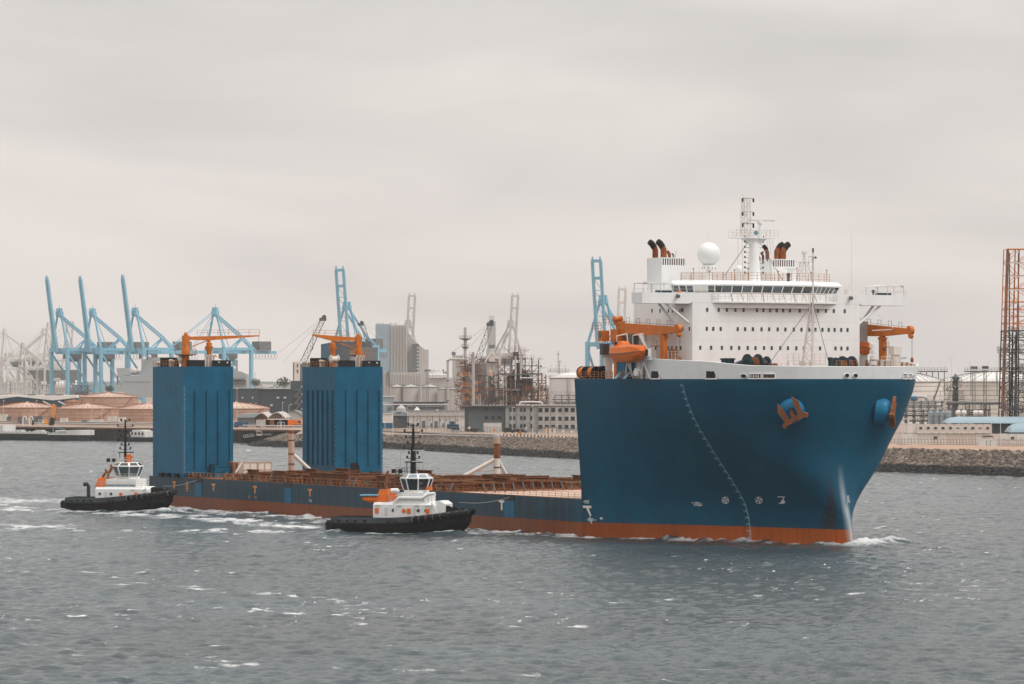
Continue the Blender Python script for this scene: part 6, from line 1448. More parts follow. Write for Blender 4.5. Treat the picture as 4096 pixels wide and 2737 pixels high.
# ---- distant land and low clutter
b = MB(); n = 90
for i in range(n+1):
    x = -3400+6800*i/n; h = 9+9*float(fbm(np.array([i*.11]), np.array([3.3]), 3, 9)[0])*1.6; b.v += [(x, 7600, 4), (x, 7700, 6+h), (x, 8200, 5)]
for i in range(n): b.f += [(i*3, i*3+3, i*3+4, i*3+1), (i*3+1, i*3+4, i*3+5, i*3+2)]
b.build('far_hills', 'hill_green', kind='structure')
def tree(px, py, D, r, label):
    g = BG('tree', label, 'tree', px, D, 'small trees beyond the sheds'); c = Vector((g.x(px), D, g.z(py)))
    g.b(MB().bend([(c.x, D, GZ), (c.x+.2, D, (GZ+c.z)/2), (c.x, D, c.z)], [.5, .35, .15], 7), 'trunk', 'trim_dark'); b = MB()
    for i in range(420):
        v = Vector(rng.normal(0, 1, 3)); v = v.normalized()*(rng.random()**.4)*r; v.z *= .7; p = c+v*Vector((1,1,1)).x; q = [p+Vector(rng.normal(0, r*.09, 3)) for _ in range(3)]; b.add(q, [(0,1,2)])
    g.b(b, 'crown', 'tree_dark', smooth=False)
tree(1022, 1530, 3300, 4.5, 'small round tree above the dark shed, left one'); tree(1133, 1529, 3300, 6, 'small round tree above the dark shed, right one'); tree(437, 1556, 3200, 4, 'small tree at the foot of the blue cranes')
# low straddle carriers and stacks at the container terminal
for i, (px, w, py0, m_) in enumerate([(6,70,1508,'sts_grey'),(60,60,1525,'pale_grey'),(130,60,1518,'sts_grey'),(185,40,1537,'pale_grey'),(240,60,1524,'sts_grey'),(300,36,1530,'steel_grey'),(345,60,1540,'steel_grey'),(420,40,1545,'sts_grey'),(1000,90,1545,'sts_grey'),(1090,80,1550,'pale_grey')]):
    g = BG('yard_structure', 'grey terminal yard frame standing %s' % ['at the left edge','left of the first grey tower','under the faint grey cranes','just left of the blue cranes','between the first blue crane legs','between the first and second blue cranes','behind the dark crane hut','between the second and third blue cranes','behind the long dark shed, left part','behind the long dark shed, right part'][i], 'yard frame', px, 4000, 'low frames in the container yard')
    x0, x1, zt = g.x(px-w/2), g.x(px+w/2), g.z(py0); b = MB()
    for k in range(6): x = x0+(x1-x0)*k/5; b.beam((x, 4000, GZ), (x, 4000, zt-(k % 2)*2), .8)
    for k in range(5): x = x0+(x1-x0)*k/5; b.beam((x, 4000, GZ+2), (x+(x1-x0)/5, 4000, zt-2), .4)
    g.b(b, 'post', m_, smooth=False); b = MB()
    for f in (.35, .7, 1): b.box(x0, 3999, GZ+(zt-GZ)*f-.6, x1, 4001, GZ+(zt-GZ)*f)
    b.box(x0, 3998, zt, (x0+x1)/2, 4003, zt+3); g.b(b, 'beam', m_, smooth=False)
g = BG('spherical_pipe_building', 'long pale cylinder roofed hall beyond the blue crane legs', 'hall', 235, 4200); g.b(MB().lathe((g.x(225), 4200, g.z(1545)), [(.5,0),(6,.5),(6,28),(.5,28.5)], 16, (1,0,0)), 'roof', 'pale_grey'); g.box('wall', 225, 262, 1545, None, 'pale_grey')
g = BG('crane_hut', 'dark lattice hut at the foot of the middle blue crane', 'hut', 325, 3300); g.b(MB().lattice((g.x(300), 3300, g.z(1560)), (g.x(352), 3300, g.z(1558)), 7, 5, 4, .8), 'lattice', 'dark_steel', smooth=False); g.box('wall', 305, 352, 1566, None, 'steel_grey')
# ---- grey warship
g = BG('warship', 'large grey naval ship with flared bow behind the near casing', 'ship', 700, 2900); D = 2900
def pol(g, pts, dep, name, mat, d=0, par=None):
    return g.b(MB().prism([(g.x(a), g.z(c)) for a, c in pts], g.D+d, g.D+d+dep, 'y'), name, mat, par, smooth=False)
HLW = pol(g, [(455,1500),(470,1500),(482,1504),(612,1501),(985,1498),(990,1590),(500,1590),(492,1560),(478,1512),(455,1507)], 28, 'hull', 'warship_grey')
pol(g, [(464,1473),(513,1472),(521,1500),(470,1506)], 20, 'forecastle', 'warship_grey', 2); pol(g, [(522,1496),(530,1486),(560,1486),(575,1493),(612,1493),(612,1501),(522,1501)], 16, 'superstructure', 'warship_grey', 4); pol(g, [(560,1493),(565,1440),(585,1440),(612,1430),(700,1430),(700,1493)], 14, 'superstructure', 'warship_grey', 6)
pol(g, [(920,1478),(968,1488),(986,1497),(986,1520),(920,1520)], 14, 'superstructure', 'warship_grey', -3); pol(g, [(920,1526),(984,1526),(984,1533),(920,1533)], 16, 'bridge_deck', 'steel_grey', -4)
for px, py, r in ((537,1483,1.9),(552,1482,1.5),(575,1436,1.6),(596,1427,1.5),(935,1474,1.7)): g.b(MB().sphere((g.x(px), D+3, g.z(py)), r, 14, 8), 'radar_dome', 'pale_grey')
for px, a, c in ((470,1506,1540),(590,1400,1440),(948,1440,1490)): g.b(MB().beam((g.x(px), D, g.z(c)), (g.x(px), D, g.z(a)), .9), 'mast', 'steel_grey')
for k in range(7): g.b(MB().box(g.x(926+k*8), D-5.2, g.z(1519), g.x(930+k*8), D-4, g.z(1514)), 'window', 'glass_dark')
for k in range(10): g.b(MB().box(g.x(496+k*11), D-.3, g.z(1530), g.x(499+k*11), D+.1, g.z(1526)), 'opening', 'dark_steel')
# ---- left: long white roofed warehouse with blue gables
g = BG('warehouse', 'long white roofed warehouse with dark blue gables behind tan tanks', 'warehouse', 120, 2500)
pol(g, [(-80,1582),(305,1582),(305,1592),(210,1602),(70,1587),(-40,1600),(-80,1600)], 60, 'roof', 'tank_white', 1); pol(g, [(-80,1600.5),(-40,1600.5),(70,1587.5),(210,1602.5),(305,1593),(305,1610),(230,1624),(160,1606),(-80,1606)], 50, 'gable', 'shed_blue', 2.5); g.box('wall', -80, 215, 1606.5, None, 'brick_brown', 40, 4)
g.b(MB().beam((g.x(172), g.D-.5, g.z(1605)), (g.x(205), g.D-.5, g.z(1622)), .8).beam((g.x(233), g.D-.5, g.z(1605)), (g.x(262), g.D-.5, g.z(1619)), .8), 'gutter', 'pale_grey', smooth=False)
for px in (120, 190, 230): g.box('roof_vent', px-16, px+16, 1577, 1582, 'steel_grey', 6, 6)
# ---- tanks
def tank(px0, px1, rim, apex, D, mat, roof, label, seams=2, nst=3, rings=False, text=None, base=None, group='storage tanks', stairs=True):
    g = BG('storage_tank', label, 'storage tank', (px0+px1)/2, D, group); cx = g.x((px0+px1)/2); r = (g.x(px1)-g.x(px0))/2; zr = g.z(rim); za = g.z(apex)
    cy = D+r; c = (cx, cy, GZ-.3); h = zr-GZ+.3
    sh = g.b(MB().lathe(c, [(r,0),(r,h)], 64), 'shell', mat)
    prof = [(r+.25, h), (r+.25, h+.12), (r*.8, h+.12+(za-zr)*.36), (r*.5, h+.12+(za-zr)*.72), (r*.2, h+.12+(za-zr)*.95), (.3, h+.12+(za-zr))]
    rf = g.b(MB().lathe(c, prof, 64), 'roof', roof)
    sm = 'seam_brown' if mat == 'tank_tan' else 'steel_grey'
    for k in range(seams):
        z = h*(k+1)/(seams+1); g.b(MB().lathe(c, [(r+.02, z), (r+.05, z), (r+.05, z+.18), (r+.02, z+.18)], 64), 'shell_seam', sm, sh)
    g.b(MB().lathe(c, [(r+.25, h-.25), (r+.35, h-.25), (r+.35, h+.05), (r+.25, h+.05)], 64), 'rim', sm, sh)
    if nst:
        b = MB()
        for k in range(16):
            a = R(180+k*12); p = lambda q, z: (cx+r*q*math.cos(a), cy+r*q*math.sin(a), GZ-.3+z)
            b.beam(p(.2, prof[4][1]+.1), p(.5, prof[3][1]+.1), .16); b.beam(p(.5, prof[3][1]+.1), p(.8, prof[2][1]+.1), .16); b.beam(p(.8, prof[2][1]+.1), p(1, prof[1][1]+.08), .16)
        g.b(b, 'roof_rib', sm, rf, smooth=False)
        b = MB()
        for k in range(nst):
            for j in range(seams+1):
                a = R(205+k*40+j*17+px0 % 11); x, y = cx+(r+.06)*math.cos(a), cy+(r+.06)*math.sin(a); z0, z1_ = GZ-.3+h*j/(seams+1), GZ-.3+h*(j+1)/(seams+1); b.beam((x, y, z0), (x, y, z1_), .14)
        g.b(b, 'plate_joint', sm, sh, smooth=False)
    b = MB(); m = 40
    for k in range(m):
        a, a2 = R(170+k*5), R(175+k*5); P_ = lambda a, z: (cx+r*math.cos(a), cy+r*math.sin(a), GZ-.3+h+z)
        b.beam(P_(a, 0), P_(a, 1.15), .08); b.beam(P_(a, 1.1), P_(a2, 1.1), .08); b.beam(P_(a, .6), P_(a2, .6), .06)
    g.b(b, 'rim_railing', sm, rf, smooth=False)
    if stairs:
        b = MB(); n = 16
        for k in range(n):
            a, a2 = R(285+k*2.6), R(285+(k+1)*2.6); b.beam((cx+(r+.5)*math.cos(a), cy+(r+.5)*math.sin(a), GZ+h*k/n), (cx+(r+.5)*math.cos(a2), cy+(r+.5)*math.sin(a2), GZ+h*(k+1)/n), .5, .3)
        g.b(b, 'spiral_stair', sm, sh, smooth=False)
    g.b(MB().box(cx-.5, cy-.5, za-.1, cx+.5, cy+.5, za+.6), 'roof_hatch', roof, rf)
    return g
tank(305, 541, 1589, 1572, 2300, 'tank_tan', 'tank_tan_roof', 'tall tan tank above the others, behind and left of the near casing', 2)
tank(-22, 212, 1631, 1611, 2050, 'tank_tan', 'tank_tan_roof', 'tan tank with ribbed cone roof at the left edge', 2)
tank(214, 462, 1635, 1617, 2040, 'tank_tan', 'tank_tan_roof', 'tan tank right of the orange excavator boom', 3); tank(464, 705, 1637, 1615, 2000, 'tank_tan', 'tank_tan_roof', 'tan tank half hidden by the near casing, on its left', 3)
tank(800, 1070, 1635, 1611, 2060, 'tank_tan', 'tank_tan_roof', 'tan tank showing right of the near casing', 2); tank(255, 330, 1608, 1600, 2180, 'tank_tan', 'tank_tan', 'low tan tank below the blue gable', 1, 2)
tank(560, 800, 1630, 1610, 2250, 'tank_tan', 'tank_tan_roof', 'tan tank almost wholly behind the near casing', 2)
for i, (a, c) in enumerate(((1562, 1611), (1612, 1673), (1688, 1752), (1750, 1790), (1790, 1840))): tank(a, c, 1548+(8 if i > 2 else 0), 1541+(12 if i > 2 else 0), 2250-i*4, 'tank_grey', 'pale_grey', ['grey silo left of the two domed ones, partly covered', 'large domed grey silo, left of the pair', 'large domed grey silo, right of the pair, behind the light mast', 'lower grey silo left of the tall bent pipe', 'lower grey silo right of the tall bent pipe'][i], 0, 0, stairs=False, group='grey silos')
tank(2198, 2400, 1512, 1491, 1760, 'tank_white', 'tank_white', 'white tank between the scaffolded unit and the ship bow', 1, 0)
tank(3470, 3792, 1527, 1488, 1700, 'cream_white', 'tank_white', 'cream tank just right of the ship bow', 9, 2); TB = tank(3772, 4250, 1527, 1485, 1780, 'cream_white', 'tank_white', 'largest cream tank behind the light masts at right', 9, 2)
vs, fs = text_mesh('40 F', 3.4); D = 1702; b = MB(); b.add([(X(3789, D)+u*.72, D+6.5, Z(1568, D)+v) for u, v in vs], fs); o = b.build('tank_lettering', 'dark_steel', smooth=False)
for q in bpy.data.objects:
    if q.get('label') == 'cream tank just right of the ship bow': o.parent = q; o.matrix_parent_inverse = Matrix.Translation(-Vector(q.location)); 
# ---- dark sheds
g = BG('shed', 'long dark grey shed with small lit windows between the casings', 'shed', 1045, 2330); g.box('wall', 870, 1036, 1553, None, 'shed_dark', 40); g.box('wall', 1036, 1170, 1557, None, 'shed_dark', 40, 1); g.box('roof_edge', 870, 1170, 1552, 1554, 'pale_grey', 2, -.5)
g.wins([970, 1010], [1591], .75, .9, 'pale_grey', name='lit_window'); g.wins([1112, 1140], [1591], 1.5, .9, 'pale_grey', name='lit_window'); g.wins([1086], [1621], 1.4, .95, 'pale_grey', name='lit_window'); g.wins([1003, 1024], [1613], .7, .35, 'tank_white', name='wall_lamp')
for px in (1086, 1110, 1137): g.box('roof_vent', px-6, px+6, 1549, 1553, 'steel_grey', 4)
g = BG('tower_block', 'tall dark building with outside stair at the left of the far casing', 'building', 1190, 2280); g.box('wall', 1162, 1240, 1524, None, 'shed_dark', 30)
for k in range(4): g.box('balcony', 1180, 1203, 1558+k*28, 1562+k*28, 'steel_grey', 3, -3); g.box('window', 1204, 1214, 1543+k*30, 1551+k*30, 'roof_grey', .3, -.3)
for k in range(4): g.b(MB().beam((g.x(1180), g.D-2, g.z(1588+k*28)), (g.x(1203), g.D-2, g.z(1560+k*28)), .9), 'stair_flight', 'steel_grey')
g = BG('stub_tower', 'short pale rust stained tower above the tall dark building', 'tower', 1190, 2500); pol(g, [(1176,1524),(1178,1448),(1197,1445),(1206,1452),(1206,1456),(1199,1456),(1197,1524)], 5, 'shaft', 'cream_white'); g.box('window', 1187, 1193, 1456, 1470, 'post_rust', .4, -.3); g.box('window', 1187, 1193, 1478, 1492, 'post_rust', .4, -.3)
# barrel roofed sheds
def barrel(px0, px1, py_top, py_eave, py_base, D, dep, roof, wall, label, side=None):
    g = BG('barrel_shed', label, 'shed', (px0+px1)/2, D, 'barrel roofed sheds'); x0, x1, zt, ze = g.x(px0), g.x(px1), g.z(py_top), g.z(py_eave); n = 14
    arc = [(x0+(x1-x0)*i/n, ze+(zt-ze)*math.sin(math.pi*i/n)) for i in range(n+1)]
    g.b(MB().prism([(x0, GZ), (x1, GZ)]+arc[::-1], D, D+dep, 'y'), 'wall', wall); g.b(MB().prism([(x, z+.05) for x, z in arc]+[(x, z+.5) for x, z in arc[::-1]], D-.6, D+dep, 'y'), 'roof', roof); return g
barrel(1015, 1073, 1655, 1675, 1700, 1900, 50, 'tank_grey', 'brick_brown', 'brown ended barrel shed, left of the two behind orange machines'); barrel(1073, 1140, 1653, 1675, 1700, 1905, 50, 'tank_grey', 'brick_brown', 'brown ended barrel shed, right of the two behind orange machines')
g = BG('grey_shed', 'low grey shed with sloping roof joined to the brown barrel sheds', 'shed', 980, 1890); g.box('wall', 948, 1016, 1671, None, 'facade_dark', 30); pol(g, [(946,1671),(966,1656),(1040,1655),(1016,1671)], 30, 'roof', 'roof_grey', -.5)
barrel(1125, 1216, 1647, 1672, 1700, 2000, 40, 'steel_grey', 'tank_grey', 'grey barrel roofed shed next to the tall dark building')
barrel(1203, 1250, 1662, 1690, 1710, 1880, 30, 'tank_white', 'tank_white', 'pale tent at the left edge of the far casing')
# ---- vehicles and machines
def machine(px, D, label, mat, kind='excavator', s=1., flip=1, z=GZ):
    g = thing(kind, label, kind.replace('_', ' '), (X(px, D), D, z), 0, 'machines and vehicles on the far bank'); f = flip
    if kind == 'excavator':
        MB().box(-2.2*s,-1.5*s,0,2.2*s,-.9*s,.9*s).box(-2.2*s,.9*s,0,2.2*s,1.5*s,.9*s).build('track', 'dark_steel', g); MB().prism([(-2*s,1*s),(1.8*s,1*s),(1.8*s,2.2*s),(.6*s,2.6*s),(-2*s,2.4*s)],-1.3*s,1.3*s).build('body', mat, g); MB().box(.2*s*f,-1.3*s,2.2*s,1.7*s*f,0,3.7*s).build('cab', 'glass_mid', g)
        MB().beam((1*s*f,0,2.2*s),(4.2*s*f,0,5.4*s),.6*s).build('boom', mat, g); MB().beam((4.2*s*f,0,5.4*s),(6*s*f,0,2.6*s),.45*s).build('stick', mat, g); MB().prism([(5.4*s*f,2.6*s),(6.6*s*f,2.6*s),(6.4*s*f,1.4*s),(5.6*s*f,1.6*s)][::f],-.6*s,.6*s).build('bucket', 'dark_steel', g)
    elif kind in ('truck', 'tank_truck'):
        for x in (-3.4,-2.2,2.6): MB().lathe((x*s,-1.2*s,.55*s),[(.1,0),(.55*s,.02),(.55*s,.4*s),(.1,.42*s)],12,(0,1,0)).build('wheel','black_rubber',g)
        MB().prism([(1.8*s*f,.6*s),(3.9*s*f,.6*s),(3.9*s*f,1.8*s),(3.5*s*f,2.9*s),(1.8*s*f,2.9*s)][::f],-1.2*s,1.2*s).build('cab', mat, g); MB().prism([(3.55*s*f,1.8*s),(3.75*s*f,1.8*s),(3.4*s*f,2.75*s),(2.6*s*f,2.75*s),(2.6*s*f,1.8*s)][::f],-1.22*s,1.22*s).build('window','glass_dark',g)
        if kind == 'truck': MB().box(-4*s,-1.25*s,.8*s,1.5*s,1.25*s,3.1*s).build('box_body', mat, g)
        else: MB().lathe((-4*s,0,1.9*s),[(.2,0),(1.1*s,.3*s),(1.1*s,5*s),(.2,5.4*s)],16,(1,0,0)).build('tank','cream_white',g)
        MB().box(-4*s,-.5*s,.6*s,3.5*s,.5*s,.85*s).build('chassis','dark_steel',g)
    elif kind in ('car', 'van'):
        h = 1.45 if kind == 'car' else 1.95
        for x in (-1.35,1.35):
            for y in (-.85,.7): MB().lathe((x,y,.33),[(.05,0),(.33,.02),(.33,.18),(.05,.2)],12,(0,1,0)).build('wheel','black_rubber',g)
        MB().prism([(-2.1,.35),(2.1,.35),(2.15,.8),(1.5,.95),(-2.05,.98)] ,-.88,.88).build('body',mat,g); MB().prism([(-1.9,.96),(1.2,.94),(.45,h),(-1.35,h)] if kind == 'car' else [(-2.0,.96),(1.6,.94),(1.0,h),(-2.0,h)],-.78,.78).build('cabin','glass_dark',g); MB().prism([(-1.4,h),(.5,h),(.35,h+.05),(-1.3,h+.05)] if kind == 'car' else [(-2.0,h),(1.05,h),(.9,h+.06),(-1.95,h+.06)],-.74,.74).build('roof',mat,g)
    return g
machine(1047, 1800, 'orange machine with white canopy before the brown barrel sheds', 'sign_orange', 'excavator', .62); machine(1085, 1800, 'orange excavator in the middle of the machine row', 'crane_orange', 'excavator', .65, -1); machine(1120, 1795, 'orange excavator right of the white gate frames', 'sign_orange', 'excavator', .62); machine(1150, 1800, 'orange excavator with low bucket near the pale tent', 'crane_orange', 'excavator', .6, -1); machine(1182, 1805, 'orange excavator nearest the pale tent', 'sign_orange', 'excavator', .75)
for i, (px, m_) in enumerate(((1065, 'tank_grey'), (1103, 'post_rust'), (1137, 'steel_grey'), (1168, 'boat_orange'))): machine(px, 1770, ['grey truck parked before the left machine canopy', 'brown truck parked under the machine row', 'dark grey truck parked beside the white gate frames', 'orange truck parked at the right of the machine row'][i], m_, 'truck', 1.1)
g = BG('machine_canopy', 'white flat canopy over the orange machines', 'canopy', 1110, 1810); g.box('roof', 1068, 1156, 1677, 1679, 'tank_white', 8)
for px in (1072, 1096, 1122, 1150): g.box('post', px, px+1.5, 1679, None, 'steel_grey', .3)
machine(966, 1770, 'small blue and white yard vehicle beside the grey shed', 'loco_blue', 'truck', .8); machine(960, 1785, 'pale yard van beside the grey shed', 'cream_white', 'van')
g = BG('gate_frame', 'pair of white ladder frames standing on the quay edge', 'frame', 1123, 1730); 
for px in (1110, 1122, 1125, 1137): g.box('upright', px, px+1.6, 1689, 1728, 'tank_white', .3)
for py in (1689, 1703, 1716):
    g.box('rung', 1110, 1123, py, py+1.6, 'tank_white', .3); g.box('rung', 1125, 1138, py, py+1.6, 'tank_white', .3)
# left quay: excavator-like loader with tall orange boom, containers, loading arms
g = BG('material_handler', 'black based loader with a tall orange boom before the tan tanks', 'loader', 205, 1840); pol(g, [(203,1672),(208,1617),(216,1615),(222,1622),(219,1672)], 1, 'boom', 'mark_orange'); pol(g, [(196,1702),(200,1680),(206,1670),(216,1672),(217,1690),(212,1702)], 4, 'body', 'dark_paint', -1); g.box('cab', 178, 193, 1680, 1696, 'sign_orange', 3, -1); g.b(MB().lathe((g.x(133), g.D-2, g.z(1694)), [(.1,0),(.7,.1),(.7,.6),(.1,.7)], 14, (0,1,0)), 'wheel', 'black_rubber')
def cont(px0, px1, py0, py1, D, mat, label, name='container', cat='container', group='containers and huts on the far quay', doors=True, dep=5):
    g = BG(name, label, cat, (px0+px1)/2, D, group); b = MB(); x0, x1, z0, z1_ = g.x(px0), g.x(px1), max(GZ, g.z(py1)), g.z(py0)
    if z1_ < z0+1.5: z1_ = z0+2.4
    b.box(x0, D, z0, x1, D+dep, z1_); n = max(4, int((x1-x0)/.5))
    for k in range(n): xx = x0+(x1-x0)*(k+.5)/n; b.box(xx-.08, D-.06, z0+.15, xx+.08, D, z1_-.15)
    g.b(b, 'body', mat, smooth=False); b = MB().box(x0-.05, D-.1, z0, x0+.12, D+.1, z1_+.03).box(x1-.12, D-.1, z0, x1+.05, D+.1, z1_+.03).box(x0, D-.1, z1_-.14, x1, D+.1, z1_+.04).box(x0, D-.1, z0-.02, x1, D+.1, z0+.14); g.b(b, 'frame', mat, smooth=False)
    if doors: g.b(MB().box(x0+(x1-x0)*.4, D-.13, z0+.2, x0+(x1-x0)*.42, D-.07, z1_-.2).box(x0+(x1-x0)*.6, D-.13, z0+.2, x0+(x1-x0)*.62, D-.07, z1_-.2), 'lock_rod', 'steel_grey', smooth=False)
    return g
QC = [(360,409,1679,1698,'tank_white','white container on the left quay below the tan tanks'),(152,177,1680,1699,'tank_white','small white and orange container left of the black loader'),(240,268,1673,1689,'cream_white','pale hut with grey top right of the loader boom'),(328,346,1680,1698,'stripe_blue','small dark cabin left of the white quay container'),(430,462,1666,1684,'cream_white','pale plant skid under the two lamp masts'),(472,500,1678,1690,'tank_white','white cabin near the casing edge'),(0,26,1658,1684,'cream_white','tall pale cabin at the left edge of the quay'),(46,70,1666,1684,'tank_tan','tan container behind the loading arms'),(72,100,1668,1688,'steel_grey','grey container behind the loading arms, left'),(128,168,1666,1690,'facade_dark','grey blue container behind the loading arms, right'),(28,45,1667,1682,'steel_grey','small grey skid next to the tall pale cabin')]
for a, c, e, f, m_, lb in QC: cont(a, c, e, f, 1870, m_, lb)
for i, px in enumerate((92, 118)):
    g = BG('loading_arm', 'white loading arm on the left quay, %s one' % ('left', 'right')[i], 'loading arm', px, 1825, 'white loading arms'); b = MB().bend([(g.x(px), 1825, GZ), (g.x(px), 1825, g.z(1672)), (g.x(px+5), 1825, g.z(1666)), (g.x(px+12), 1825, g.z(1669)), (g.x(px+14), 1825, g.z(1680))], [.28]*5, 8); g.b(b, 'pipe', 'tank_white'); g.box('upright', px-4, px-2.5, 1670, 1703, 'tank_white', .3); g.box('upright', px+7, px+8.5, 1676, 1703, 'tank_white', .3)
# quay pipes and rails
for i, (py, D, r) in enumerate(((1696, 1845, .22), (1700, 1838, .3), (1690, 1860, .2))):
    o = MB().tube((X(-30, D+45), D+50, GZ+.6+i*.3), (X(1215, D-80), D-95, GZ+.6+i*.3), r, n=8).build('quay_pipe', ['post_tan', 'tank_grey', 'steel_grey'][i]); tag(o, ['tan pipe running the length of the left quay', 'grey pipe nearest the left quay edge', 'thin dark pipe behind the other two on the left quay'][i], 'pipe', 'pipes along the quay')
# ---- barges and small craft at the quay
def barge(px0, px1, D, zt, bowpx, label, hullm, bowm, name='barge', flip=1):
    t = thing(name, label, 'barge' if name == 'barge' else 'boat', (X((px0+px1)/2, D), D, 0), R(-40), 'craft moored at the far quay'); L_ = (X(px1, D)-X(px0, D))/2/.78; xb = (X(bowpx, D)-X((px0+px1)/2, D))/.78; w = 5.2
    b = MB(); st = 24; secs = []
    for i in range(st+1):
        u = -1+2*i/st; hw = w*min(1, (1-max(0, (u-.86)/.14)**2.2+1e-4))**.6*(1 if u > -.95 else .8); z = zt+.25*max(0, u-.5)*2
        secs.append([(u*L_, -hw*.9, -.6), (u*L_, -hw, .6), (u*L_, -hw, z)])
    for s in (1, -1):
        o = len(b.v); b.v += [(p[0], p[1]*s, p[2]) for q in secs for p in q]
        for i in range(st):
            for j in range(2): q = (o+i*3+j, o+(i+1)*3+j, o+(i+1)*3+j+1, o+i*3+j+1); b.f.append(q if s > 0 else q[::-1])
    n3 = 3*(st+1)
    for i in range(st): b.f.append((i*3+2, (i+1)*3+2, n3+(i+1)*3+2, n3+i*3+2))
    b.f.append((0,1,2,n3+2,n3+1,n3)); b.build('hull', hullm, t); return t, L_, xb, w
t, L_, xb, w = barge(-90, 388, 1779, 2.6, 235, 'long dark tank barge with a white bow at the left quay', 'tug_hull', 'tank_white')
b = MB(); st = 16
for s in (1, -1):
    o = len(b.v)
    for i in range(st+1):
        x = xb+(L_-xb+.1)*i/st; u = x/L_; hw = w*max(0, (1-max(0, (u-.86)/.14)**2.2))**.6+.1; z1_ = 2.6+1.9*math.sin(min(1, i/st*1.4)*math.pi/2); b.v += [(x, -hw*s, 2.3), (x, -hw*s, z1_)]
    for i in range(st): q = (o+2*i, o+2*i+2, o+2*i+3, o+2*i+1); b.f.append(q if s > 0 else q[::-1])
for i in range(st): b.f.append((2*i+1, 2*i+3, 2*(st+1)+2*i+3, 2*(st+1)+2*i+1))
b.build('bow_shell', 'tank_white', t)
vs, fs = text_mesh('SCORDIUM', 1.5); b = MB(); b.add([(xb+4+u*1.0, -w-.14, 2.9+v) for u, v in vs], fs); b.build('name_lettering', 'facade_dark', t, smooth=False)
b = MB(); 
for k in range(46): x = -L_+3+k*((xb+L_-6)/46); b.box(x, -3.2, 2.6, x+.5, -2.6, 3.4+.5*(k % 3 == 0))
b.rail([(-L_+2, -4.6, 2.6), (xb, -4.6, 2.6)], 1.1, 2.2, .06, 2); b.build('deck_fitting', 'tank_white', t, smooth=False)
MB().box(-L_+3, -1.6, 2.6, xb-3, 1.6, 3.3).build('deck_trunk', 'stripe_blue', t); 
for k in range(5): MB().box(-L_+8+k*13, -1.2, 3.3, -L_+12+k*13, 1.2, 4.3).build('tank_hatch', 'pale_grey', t)
MB().box(-L_+2, -3.8, 2.6, -L_+16, 3.8, 6.4).build('wheelhouse', 'tank_white', t); MB().tube((xb-2, 0, 3.3), (xb-2, 0, 6), .3).beam((xb-2, 0, 5.8), (xb+6, 0, 4.4), .25).build('hose_crane', 'stripe_blue', t)
t, L_, xb, w = barge(520, 660, 1735, 1.7, 600, 'small moored motor vessel with white cabins left of the near casing', 'tug_hull', 'tank_white', 'motor_vessel')
MB().box(-L_+2, -3, 1.7, -L_+11, 3, 4.4).box(-L_+3, -2.8, 4.4, -L_+9, 2.8, 4.8).build('cabin', 'tank_white', t)
for k in range(4): MB().box(-L_+2.8+k*2.1, -3.05, 2.6, -L_+3.9+k*2.1, -2.95, 3.8).build('window', 'glass_dark', t)
MB().rail([(-L_+.5, -4, 1.7), (-L_+12, -4, 1.7)], 1, 1.2, .05, 2).build('railing', 'rail_white', t)
t = thing('fishing_vessel', 'dark moored vessel with white railings seen between the casings', 'boat', (X(1060, 1695), 1695, 0), R(-30), 'craft moored at the far quay')
b = MB().prism([(-9,-.6),(12,-.6),(12,2.8),(4,3.0),(-3,2.8),(-9.3,1.9),(-9.8,1.6)], -3, 3); b.build('hull', 'tug_hull_low', t); MB().box(-3,-2,2.9,-.5,2,4.8).box(-3.4,-2.2,4.8,-.2,2.2,5.0).build('wheelhouse','cream_white',t); MB().box(-2.8,-2.05,3.7,-.7,-1.95,4.5).build('window','glass_dark',t)
MB().beam((-1.8,0,4.8),(-1.8,0,8.2),.25).beam((-3.2,0,6.8),(-.4,0,6.8),.15).beam((-1.8,0,5),(2.5,0,3.4),.2).build('mast','rail_white',t); MB().rail([(-9,-3,2.2),(-4,-3,2.9)],.9,1,.06,2).rail([(0,-3,2.9),(5,-3,2.9)],.9,1,.06,2).build('railing','rail_white',t)
b = MB().prism([(-8.6,1.95),(-3.2,2.75),(-3.2,2.95),(-8.6,2.15)], -3.1, -3.0); b.build('bow_band', 'tank_white', t)

# ---- buildings behind the far casing
g = BG('portal_shed', 'grey portal shed with a wide white opening behind the far casing', 'shed', 1440, 3000)
pol(g, [(1345,1365),(1484,1367),(1484,1450),(1479,1450),(1479,1394),(1398,1394),(1398,1450),(1345,1450)], 40, 'wall', 'shed_dark'); pol(g, [(1398,1395),(1479,1395),(1479,1450),(1398,1450)], 1, 'door', 'pale_grey', 6); pol(g, [(1284,1378),(1345,1366),(1345,1450),(1284,1450)], 38, 'side_wall', 'shed_blue', -2); g.box('base', 1284, 1484, 1450, None, 'steel_grey', 30)
g = BG('power_station', 'tall pale blue and grey power station block far behind', 'power station', 1600, 4200)
g.box('boiler_house', 1502, 1562, 1297, None, 'roof_blue_pale', 80); g.box('boiler_house', 1562, 1630, 1300, None, 'tank_grey', 70, 2)
for k in range(11): g.box('rib', 1564+k*6, 1566.5+k*6, 1300, None, 'pale_grey', 3, -1.5)
for a, c in ((1505, 1518), (1522, 1535), (1555, 1568), (1575, 1588)): g.box('roof_plant', a, c, 1290+(c % 3), 1300, 'pale_grey', 12, 6)
pol(g, [(1630,1330),(1645,1345),(1672,1378),(1672,1545),(1630,1545)], 60, 'conveyor_house', 'tank_grey', 6); g.box('stair_tower', 1650, 1675, 1376, None, 'facade_dark', 20, -2); g.box('bunker', 1675, 1712, 1399, None, 'tank_grey', 40, -1); pol(g, [(1672,1378),(1700,1399),(1675,1399)], 20, 'gable', 'tank_grey', 4)
